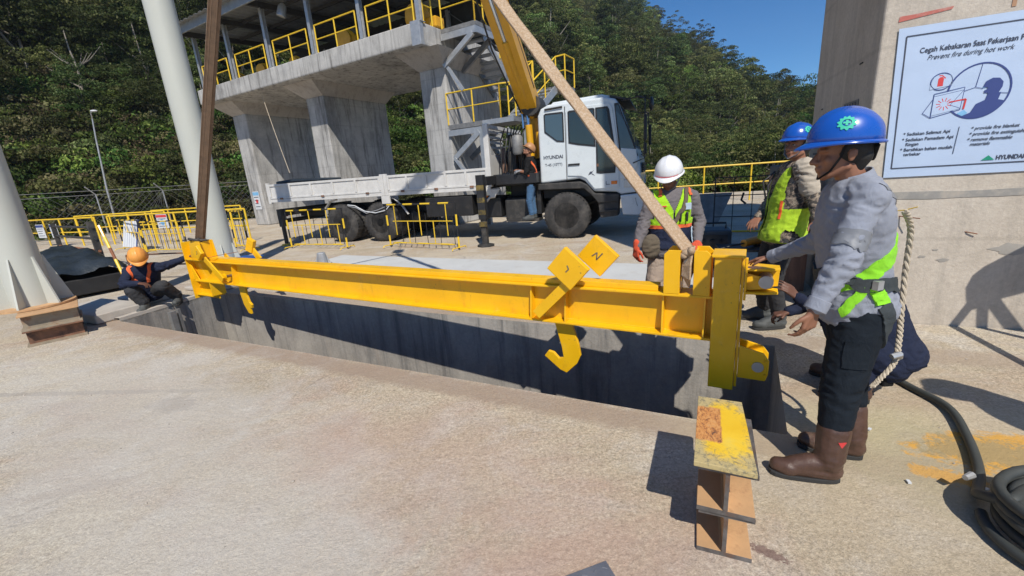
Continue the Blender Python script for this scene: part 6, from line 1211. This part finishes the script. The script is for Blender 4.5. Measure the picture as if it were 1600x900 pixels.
def hairb(par, P, lr, low=-.02):
    g = B(); f, l, u = lr; g.ell(P(-.025, 0, .02), (.098, .083, .085), 18, 12, Matrix((f, l, u)).transposed()); g.rc(P(-.07, .03, -.02), P(-.06, .02, low - .04), .04, .03); g.rc(P(-.07, -.03, -.02), P(-.06, -.02, low - .04), .04, .03)
    me = remesh(g, .008, 1); bm = bmesh.new(); bm.from_mesh(me); c = P(.035, 0, 0); bmesh.ops.delete(bm, geom=[q for q in bm.faces if (q.calc_center_median() - c).dot(f) > 0], context='FACES'); bm.to_mesh(me); bm.free(); return mobj(me, 'hair', 'hair', par)
# 1 ---- big foreground worker
r0 = (1.52, 1.80, 0)
J = dict(pel=(1.66, 1.94, .88), chest=(1.62, 1.95, 1.15), neck=(1.60, 1.96, 1.455), head=(1.525, 1.965, 1.575), shL=(1.535, 1.80, 1.375), shR=(1.66, 2.12, 1.365), elL=(1.40, 1.725, 1.125), wrL=(1.30, 1.715, .925), elR=(1.73, 2.32, 1.10), wrR=(1.655, 2.60, .965),
  hpL=(1.63, 1.855, .84), hpR=(1.72, 2.02, .84), knL=(1.555, 1.815, .49), knR=(1.74, 2.0, .47), anL=(1.505, 1.765, .115), anR=(1.745, 1.92, .115), toL=(1.285, 1.842, .046), toR=(1.56, 2.03, .046), _f=(-.93, .32, .02), _u=(0, 0, 1))
R_, j, D, P, FL_, b, tr, sh = person('worker in the foreground wearing a blue helmet, light grey shirt and lime harness', J, r0, 'shirt', 'pants', 'skin', .0085, hands={'L': ((-.16, .06, -.98), (-.35, .93, 0), (-.9, -.3, 0), .42), 'R': ((-.45, .75, -.25), (0, 0, -1), (-.8, -.4, 0), .2)}, wd=1.0, dp=1.02, legw=1.14, vb=.0055, linf=.014, tinf=.012, tuck=.19, facef=False)
f, l, u = FL_; hairb(R_, P, FL_); o = helmet(R_, P(-.002, 0, .045), f, u, 'hblue', 1.03, True)
vb_ = Bvh(sh); vt = Bvh(tr, sh)
def q(x, y, z): return V(x, y, z) - Vector(r0)
# harness: shoulder to waist diagonals over the back, belt, thigh straps, and the grey reflective tapes
vb_.band('harness_strap', [q(1.82, 2.02, 1.27), q(1.80, 1.92, 1.225), q(1.73, 1.82, 1.17), q(1.65, 1.78, 1.11), q(1.57, 1.77, 1.045), q(1.50, 1.80, .98)], .066, 'strapg', R_, .007)
vb_.band('harness_strap', [q(1.58, 1.78, 1.38), q(1.72, 1.80, 1.30), q(1.80, 1.92, 1.18), q(1.80, 2.0, 1.06)], .045, 'strapg', R_, .005) if False else None
def ring(c, z, rx, ry, a0, a1, n=12): return [q(c[0] + math.cos(a0 + (a1 - a0) * i / n) * rx, c[1] + math.sin(a0 + (a1 - a0) * i / n) * ry, z + (0)) for i in range(n + 1)]
vb_.band('waist_belt', ring((1.655, 1.94), 1.005, .26, .26, -PI * 1.1, PI * .1, 14), .060, 'strapb', R_, .012, 4); vb_.band('waist_belt', ring((1.655, 1.94), 1.005, .26, .26, PI * .1, PI * .9, 10), .060, 'strapb', R_, .012, 4)
vb_.band('reflective_tape', [q(1.50, 1.72, 1.24), q(1.42, 1.76, 1.23)], .05, 'refl', R_, .003)
vb_.band('sleeve_tape', [q(1.53, 1.70, 1.205), q(1.46, 1.66, 1.21), q(1.41, 1.72, 1.22), q(1.42, 1.82, 1.22)], .048, 'refl', R_, .004); vb_.band('shoulder_tape', [q(1.56, 1.76, 1.43), q(1.64, 1.80, 1.40), q(1.72, 1.88, 1.35)], .05, 'refl', R_, .003)
vt.band('thigh_strap', [q(1.55, 1.74, 1.0), q(1.50, 1.76, .93), q(1.47, 1.80, .86)], .04, 'strapg', R_, .010); vt.band('thigh_strap', [q(1.60, 1.73, .985), q(1.63, 1.73, .925)], .055, 'strapg', R_, .012); vt.band('leg_strap', [q(1.63, 1.72, .93), q(1.66, 1.72, .85), q(1.70, 1.74, .76), q(1.73, 1.80, .70)], .058, 'strapb', R_, .010)
g = B(); c_ = j['wrL']; dd = (j['elL'] - j['wrL']).normalized(); g.tube([c_ + dd * .0, c_ + dd * .055], .044, 18); g.obj('cuff', 'shirt', R_, True, bev=.004); c_ = j['wrR']; dd = (j['elR'] - j['wrR']).normalized(); g = B(); g.tube([c_, c_ + dd * .055], .043, 18); g.obj('cuff', 'shirt', R_, True, bev=.004)
n0 = j['neck']; g = B(); g.tube([n0 + V(0.01, 0, -.035), n0 + V(-.012, 0, .03)], [.085, .070], 20, False); o = g.obj('collar', 'shirt', R_, True); md = o.modifiers.new('t', 'SOLIDIFY'); md.thickness = .006
g = B(); g.bx(-.018, .018, -.012, .012, -.02, .02); o = g.obj('belt_buckle', 'galv', R_, loc=q(1.60, 1.755, 1.005)); o.rotation_euler = (0, 0, .3)
vt.band('cargo_pocket', [q(1.53, 1.70, .74), q(1.53, 1.70, .62)], .11, 'pants', R_, .007)
g = B(); a = j['anL'] + V(.01, -.055, .12); g.plate([a + V(-.019, .004, .010), a + V(.019, .002, .010), a + V(.0, .003, -.022)], .003); o = g.obj('boot_label', 'red', R_)
g = B(); rp = curve_pts([q(1.80, 1.90, 1.30), q(1.90, 1.96, 1.20), q(1.93, 1.98, 1.0), q(1.925, 1.96, .80), q(1.92, 1.94, .66), q(1.88, 1.90, .55), q(1.80, 1.88, .47), q(1.76, 1.87, .44)], 10)
for ph in (0, 2 * PI / 3, 4 * PI / 3):
    L = []
    for i, p in enumerate(rp): a = i * 1.1 + ph; L.append(p + V(math.cos(a) * .007, math.sin(a) * .007, math.cos(a) * .003))
    g.tube(L, .0075, 7)
g.obj('lanyard_rope', 'rope', R_, True); B().tube([q(1.82, 1.86, .60), q(1.86, 1.86, .61), q(1.88, 1.88, .585)], .014, 8).obj('lanyard_clip', 'galv', R_, True)
# 2 ---- crouching worker in navy behind him
r0 = (2.25, 2.62, 0)
J = dict(pel=(2.42, 2.47, .30), chest=(2.37, 2.56, .54), neck=(2.31, 2.70, .78), head=(2.26, 2.76, .86), shL=(2.20, 2.58, .70), shR=(2.38, 2.84, .70), elL=(2.10, 2.62, .50), wrL=(1.985, 2.80, .62), elR=(2.30, 3.04, .48), wrR=(2.08, 3.02, .42),
  hpL=(2.33, 2.40, .27), hpR=(2.46, 2.56, .27), knL=(2.10, 2.52, .50), knR=(2.25, 2.80, .50), anL=(2.20, 2.42, .12), anR=(2.36, 2.70, .12), toL=(2.03, 2.52, .046), toR=(2.18, 2.82, .046), _f=(-.7, .3, -.4), _u=(-.2, .2, 1))
R_, j, D, P, FL_, b, tr, sh = person('worker in navy overalls crouching behind the foreground man and steadying the beam end', J, r0, 'navy', 'navy', 'skind', .010, hands={'L': ((-.75, .3, .75), (-.3, .6, -.3), (0, .2, 1), .25), 'R': ((-.95, .2, -.2), (-.1, 0, -1), (0, -.9, .3), .7)}, linf=.028, legw=1.15, vb=.006, glove=None)
hairb(R_, P, FL_); helmet(R_, P(-.002, 0, .045), FL_[0], FL_[2], 'hblue', 1.0, True); g = B(); g.bx(-.035, .035, -.025, .025, -.05, .05); g.obj('tool_pouch', 'blk', R_, bev=.01, loc=V(2.30, 2.36, .19) - Vector(r0))
# 3 ---- worker with lime vest and blue helmet
r0 = (2.50, 3.80, 0)
J = dict(pel=(2.50, 3.80, .86), chest=(2.53, 3.80, 1.12), neck=(2.58, 3.79, 1.46), head=(2.535, 3.775, 1.60), shL=(2.50, 3.64, 1.40), shR=(2.60, 3.97, 1.40), elL=(2.60, 3.56, 1.14), wrL=(2.50, 3.38, 1.02), elR=(2.52, 4.05, 1.12), wrR=(2.32, 3.9, 1.0),
  hpL=(2.47, 3.72, .82), hpR=(2.51, 3.90, .82), knL=(2.40, 3.72, .46), knR=(2.40, 3.92, .46), anL=(2.50, 3.72, .11), anR=(2.52, 3.98, .11), toL=(2.27, 3.72, .045), toR=(2.30, 4.02, .045), _f=(-.92, -.30, .12), _u=(0, 0, 1))
J = {k: (V(*v) if k[0] == '_' else V(v[0], v[1], v[2] * 1.03 if v[2] > .2 else v[2])) for k, v in J.items()}
R_, j, D, P, FL_, b, tr, sh = person('slim worker in lime vest and blue helmet standing behind the beam end', J, r0, 'camo', 'dkgrey', 'skin', .010, bootm='shoe', boots=.03, wd=.92, dp=.95, vb=.007)
hairb(R_, P, FL_, -.05); helmet(R_, P(-.002, 0, .045), FL_[0], FL_[2], 'hblue', 1.0, True, strap='refl')
fo = V(-.95, -.30, 0).normalized(); la = j['shL'] - j['shR']; la.normalize()
def cutv(c):
    h = c.z; d = c - (j['chest'] * 1); a = d.dot(la); fr = d.dot(fo); w = .015 + max(0, h - j['chest'].z - .02) * .32
    return (fr > 0 and abs(a) < w) or abs(a) > .17 and h > 1.12 or h > 1.475 or abs(a) > .205 or (abs(a) > .125 and h > 1.2 and abs(fr) < .06)
vs_ = vest(R_, j, D, j['hpL'] - j['hpR'], j['shL'] - j['shR'], .94, 1.05, .034, 'limeg', cutv)
bb = Bvh(vs_); c0 = j['chest']; bb.band('orange_reflector', [c0 + fo * .2 + la * .12 + V(0, 0, .03), c0 + fo * .2 + la * .12 + V(0, 0, -.10)], .022, 'reflo', R_, .004)
g = B(); c_ = j['shL']; g.rc(c_ + V(.02, -.01, .02), j['elL'] * .6 + c_ * .4, .082, .074); mobj(remesh(g, .009, 3, wr([(c_, .2)], .01, 12)), 'rolled_sleeve', 'cream', R_)
g = B(); g.tube([j['neck'] + V(0, 0, -.04), j['neck'] + V(-.01, 0, .02)], [.088, .066], 16, False); o = g.obj('collar', 'cream', R_, True); md = o.modifiers.new('t', 'SOLIDIFY'); md.thickness = .006
# 4 ---- worker in white helmet and yellow-green vest
k = .87
def wk(x, y, z): return (x * k, y * k, 1.59 + (z - 1.59) * k)
r0 = (1.53, 4.02, 0)
J = dict(pel=(1.545, 4.03, .80), chest=(1.535, 4.03, 1.03), neck=(1.54, 4.02, 1.33), head=(1.515, 3.985, 1.455), shL=(1.73, 4.0, 1.265), shR=(1.375, 4.02, 1.265), elL=(1.81, 3.98, 1.02), wrL=(1.72, 3.80, .86), elR=(1.285, 4.0, 1.02), wrR=(1.20, 3.92, .83),
  hpL=(1.63, 4.03, .76), hpR=(1.455, 4.02, .76), knL=(1.66, 3.98, .42), knR=(1.38, 3.96, .42), anL=(1.66, 4.05, .10), anR=(1.33, 4.06, .10), toL=(1.72, 3.86, .045), toR=(1.25, 3.88, .045), _f=(-.50, -.82, -.32), _u=(0, 0, 1))
R_, j, D, P, FL_, b, tr, sh = person('worker in white helmet, yellow-green vest and orange gloves behind the beam', J, r0, 'grey', 'tan', 'skin', .010, hands={'L': ((-.3, -.7, -.1), (0, 0, -1), (-1, 0, 0), .5), 'R': ((-.1, -.1, -1), (.8, .3, 0), (0, -1, 0), .5)}, glove={'L': 'glove', 'R': 'glove'}, bootm='shoe', boots=.08, wd=1.02, dp=1.0, vb=.007)
helmet(R_, P(-.002, 0, .042), FL_[0], FL_[2], 'hwhite', 1.05, False, strap='refl'); c_ = P(-.002, 0, .05); g = B(); f, l, u = FL_
L = [c_ + f * .150 * math.cos(a) + l * .124 * math.sin(a) for a in np.linspace(-.9, .9, 12)]; g.tube(L, .0022, 5); g.obj('red_helmet_line', 'red', R_)
fo = V(-.1, -.99, 0); la = (j['shL'] - j['shR']).normalized(); Z0 = j['chest'].z
def cw(zl, zh, vneck=True):
    def f_(c):
        d = c - j['chest']; a = d.dot(la); return c.z < zl or c.z > zh or abs(a) > .20 or (abs(a) > .165 and c.z > Z0 + .05) or (vneck and d.dot(fo) > 0 and abs(a) < .01 + max(0, c.z - Z0 - .13) * .5)
    return f_
lp, ls = j['hpL'] - j['hpR'], j['shL'] - j['shR']
vest(R_, j, D, lp, ls, 1.03, 1.06, .034, 'lime', cw(Z0 + .0, 1.345), 'vest'); vest(R_, j, D, lp, ls, 1.03, 1.06, .033, 'navy', cw(Z0 - .22, Z0 - .035, False), 'vest_lower_panel')
o = vest(R_, j, D, lp, ls, 1.03, 1.06, .036, 'orange', cw(Z0 - .036, Z0 + .0, False), 'vest_orange_band'); 
bb = Bvh(o, sh, R_.children[-3]); 
bb.band('shoulder_piping', [j['shR'] + V(.06, -.05, .09), j['shR'] + V(.04, -.10, .02)], .03, 'orange', R_, .012); bb.band('shoulder_piping', [j['shL'] + V(-.06, -.05, .09), j['shL'] + V(-.03, -.10, .02)], .03, 'orange', R_, .012)
c_ = j['chest'] + V(.115, -.172, .16); B().bx(-.028, .028, -.004, .004, -.03, .03).obj('badge', 'bagp', R_, bev=.003, loc=c_); B().bx(-.028, .028, -.004, .004, -.005, .008).obj('badge', 'red', R_, bev=.002, loc=j['chest'] + V(-.11, -.168, .17)); 
for dx in (-.03, .03): B().rc(j['chest'] + V(.075 + dx, -.178, .10), j['chest'] + V(.075 + dx, -.18, .03), .012, .008).obj('pen_clip', 'black', R_, True)
bb.band('bag_strap', [j['shL'] + V(-.07, -.06, .09), j['chest'] + V(.08, -.2, .16), j['chest'] + V(-.02, -.22, .02), j['chest'] + V(-.13, -.2, -.12)], .035, 'bag', R_, .016)
g = B(); g.ell((0, 0, 0), (.09, .05, .12), 16, 12); mobj(remesh(g, .01, 2, wr([((0, 0, 0), .1)], .01, 12)), 'shoulder_bag', 'bag', R_).location = j['chest'] + V(-.20, -.12, -.20)
# 5 ---- crouching worker at the left with orange helmet
r0 = (-5.32, 6.12, 0)
J = dict(pel=(-5.48, 6.32, .22), chest=(-5.42, 6.26, .42), neck=(-5.31, 6.16, .66), head=(-5.255, 6.08, .775), shL=(-5.13, 6.24, .60), shR=(-5.46, 6.08, .60), elL=(-5.05, 6.36, .62), wrL=(-4.93, 6.48, .70), elR=(-5.44, 5.92, .44), wrR=(-5.16, 5.86, .455),
  hpL=(-5.40, 6.38, .22), hpR=(-5.55, 6.24, .20), knL=(-5.10, 6.16, .33), knR=(-5.36, 5.94, .34), anL=(-5.08, 6.36, .11), anR=(-5.31, 6.02, .11), toL=(-4.92, 6.24, .045), toR=(-5.20, 5.90, .045), _f=(.45, -.62, -.60), _u=(.2, -.3, 1))
J = {k_: (v if k_[0] == '_' or k_ == 'wrL' else (v[0] - .10, v[1] + .02, v[2])) for k_, v in J.items()}; J['toR'] = (-5.38, 5.88, .045); J['toL'] = (-5.13, 6.23, .045); r0 = (-5.42, 6.14, 0)
R_, j, D, P, FL_, b, tr, sh = person('worker in orange helmet squatting beside the left end of the beam', J, r0, 'navy', 'dkgrey', 'skind', .012, hands={'L': ((.8, .5, .3), (0, 0, -1), (0, -1, 0), .4), 'R': ((.95, .1, -.2), (0, 0, -1), (0, .8, .4), .5)}, bootm='shoe', boots=.05, linf=.03, vb=.008)
helmet(R_, P(-.002, 0, .045), FL_[0], FL_[2], 'horg', .96, False, strap=None); bb = Bvh(sh)
bb.band('orange_strap', [j['shR'] + V(.07, -.02, .09), j['chest'] + V(-.02, -.2, .12), j['chest'] + V(.06, -.22, -.02)], .042, 'orange', R_, .008); bb.band('orange_strap', [j['shL'] + V(-.06, -.04, .08), j['chest'] + V(.18, -.12, .10), j['chest'] + V(.16, -.14, -.04)], .042, 'orange', R_, .008)
# 6 ---- crane operator standing on the truck step
r0 = (.66, 10.48, .50); F = V(-.94, .05, 0)
J = dict(pel=(.70, 10.50, 1.36), chest=(.70, 10.50, 1.62), neck=(.68, 10.50, 1.93), head=(.665, 10.47, 2.08), shL=(.64, 10.33, 1.85), shR=(.72, 10.67, 1.85), elL=(.58, 10.28, 1.60), wrL=(.42, 10.36, 1.64), elR=(.62, 10.72, 1.60), wrR=(.44, 10.6, 1.66),
  hpL=(.68, 10.41, 1.32), hpR=(.70, 10.59, 1.32), knL=(.62, 10.40, .95), knR=(.70, 10.60, .95), anL=(.66, 10.40, .61), anR=(.74, 10.58, .61), toL=(.44, 10.38, .545), toR=(.52, 10.58, .545), _f=(-.70, -.15, .55), _u=(0, 0, 1))
J = {k_: (v if k_[0] == '_' else (v[0] - .06, v[1] - .27, v[2] - .02)) for k_, v in J.items()}; r0 = (.60, 10.21, .48)
R_, j, D, P, FL_, b, tr, sh = person('crane operator in black shirt and jeans standing on the truck step behind the cab', J, r0, 'blk', 'jeans', 'skin', .012, sleeve=False, bootm='shoe', boots=.03, wd=.95, vb=.008, hands={'L': ((-.9, .1, .1), (0, .3, -1), (0, -1, .2), .8)}, glove={'L': 'refl'})
helmet(R_, P(-.002, 0, .045), FL_[0], FL_[2], 'hold', 1.0, False, strap=None); bb = Bvh(sh); bb.band('orange_belt', [j['pel'] + V(-.12, -.2, .10), j['pel'] + V(.0, -.25, .15), j['pel'] + V(.1, -.2, .20), j['pel'] + V(.16, -.05, .22)], .045, 'orange', R_, .010)
bb.band('orange_belt', [j['shL'] + V(.03, -.02, .0), j['chest'] + V(.16, -.12, .0), j['pel'] + V(.16, -.1, .2)], .04, 'orange', R_, .008); B().ell(j['chest'] + V(-.12, -.06, .12), (.01, .025, .03)).obj('chest_print', 'refl', R_)
# 7, 8 ---- a bystander off to the right and the photographer: they stand outside the picture and cast the shadows seen in it
def stander(label, x, y, rz, arms, mats, hl):
    c, s = math.cos(rz), math.sin(rz)
    def w(a, b, z): return (x + c * a - s * b, y + s * a + c * b, z)      # a forward, b left
    J = dict(pel=w(0, 0, .86), chest=w(0, 0, 1.12), neck=w(0, 0, 1.43), head=w(.02, 0, 1.56), shL=w(0, .17, 1.37), shR=w(0, -.17, 1.37), hpL=w(0, .09, .82), hpR=w(0, -.09, .82), knL=w(.04, .1, .46), knR=w(.04, -.1, .46), anL=w(0, .11, .11), anR=w(0, -.11, .11), toL=w(.2, .13, .045), toR=w(.2, -.13, .045), _f=(c, s, 0), _u=(0, 0, 1))
    if arms: J.update(elL=w(.12, .26, 1.2), wrL=w(.3, .10, 1.42), elR=w(.12, -.26, 1.2), wrR=w(.3, -.10, 1.42))
    else: J.update(elL=w(-.02, .24, 1.10), wrL=w(.1, .24, .88), elR=w(-.02, -.24, 1.10), wrR=w(.1, -.24, .88))
    r = person(label, J, (x, y, 0), mats[0], mats[1], 'skin', .016, boots=.05, vb=.012, facef=False); helmet(r[0], r[3](-.002, 0, .045), r[4][0], r[4][2], hl, 1.05, False, strap=None); return r
stander('bystander in navy and blue helmet outside the right edge, seen by his shadow', 3.12, 1.10, math.radians(160), False, ('navy', 'dkgrey'), 'hblue')
# ------------------------------------------------------------ air between the yard and the far ridge
hz = B(); hz.bx(-430, 430, -430, 430, -9, 112); ho = hz.obj('haze', bpy.data.materials.new('thin_haze')); hm = ho.data.materials[0]; hm.use_nodes = True
for n_ in list(hm.node_tree.nodes):
    if n_.type == 'BSDF_PRINCIPLED': hm.node_tree.nodes.remove(n_)
pv = hm.node_tree.nodes.new('ShaderNodeVolumePrincipled'); pv.inputs['Color'].default_value = (.80, .88, 1, 1); pv.inputs['Density'].default_value = .00042; pv.inputs['Anisotropy'].default_value = .2
hm.node_tree.links.new(pv.outputs[0], [n_ for n_ in hm.node_tree.nodes if n_.type == 'OUTPUT_MATERIAL'][0].inputs['Volume']); ho['kind'] = 'stuff'
tag(ho, 'thin bluish daylight haze over the yard and hillside', 'haze', kind='stuff')
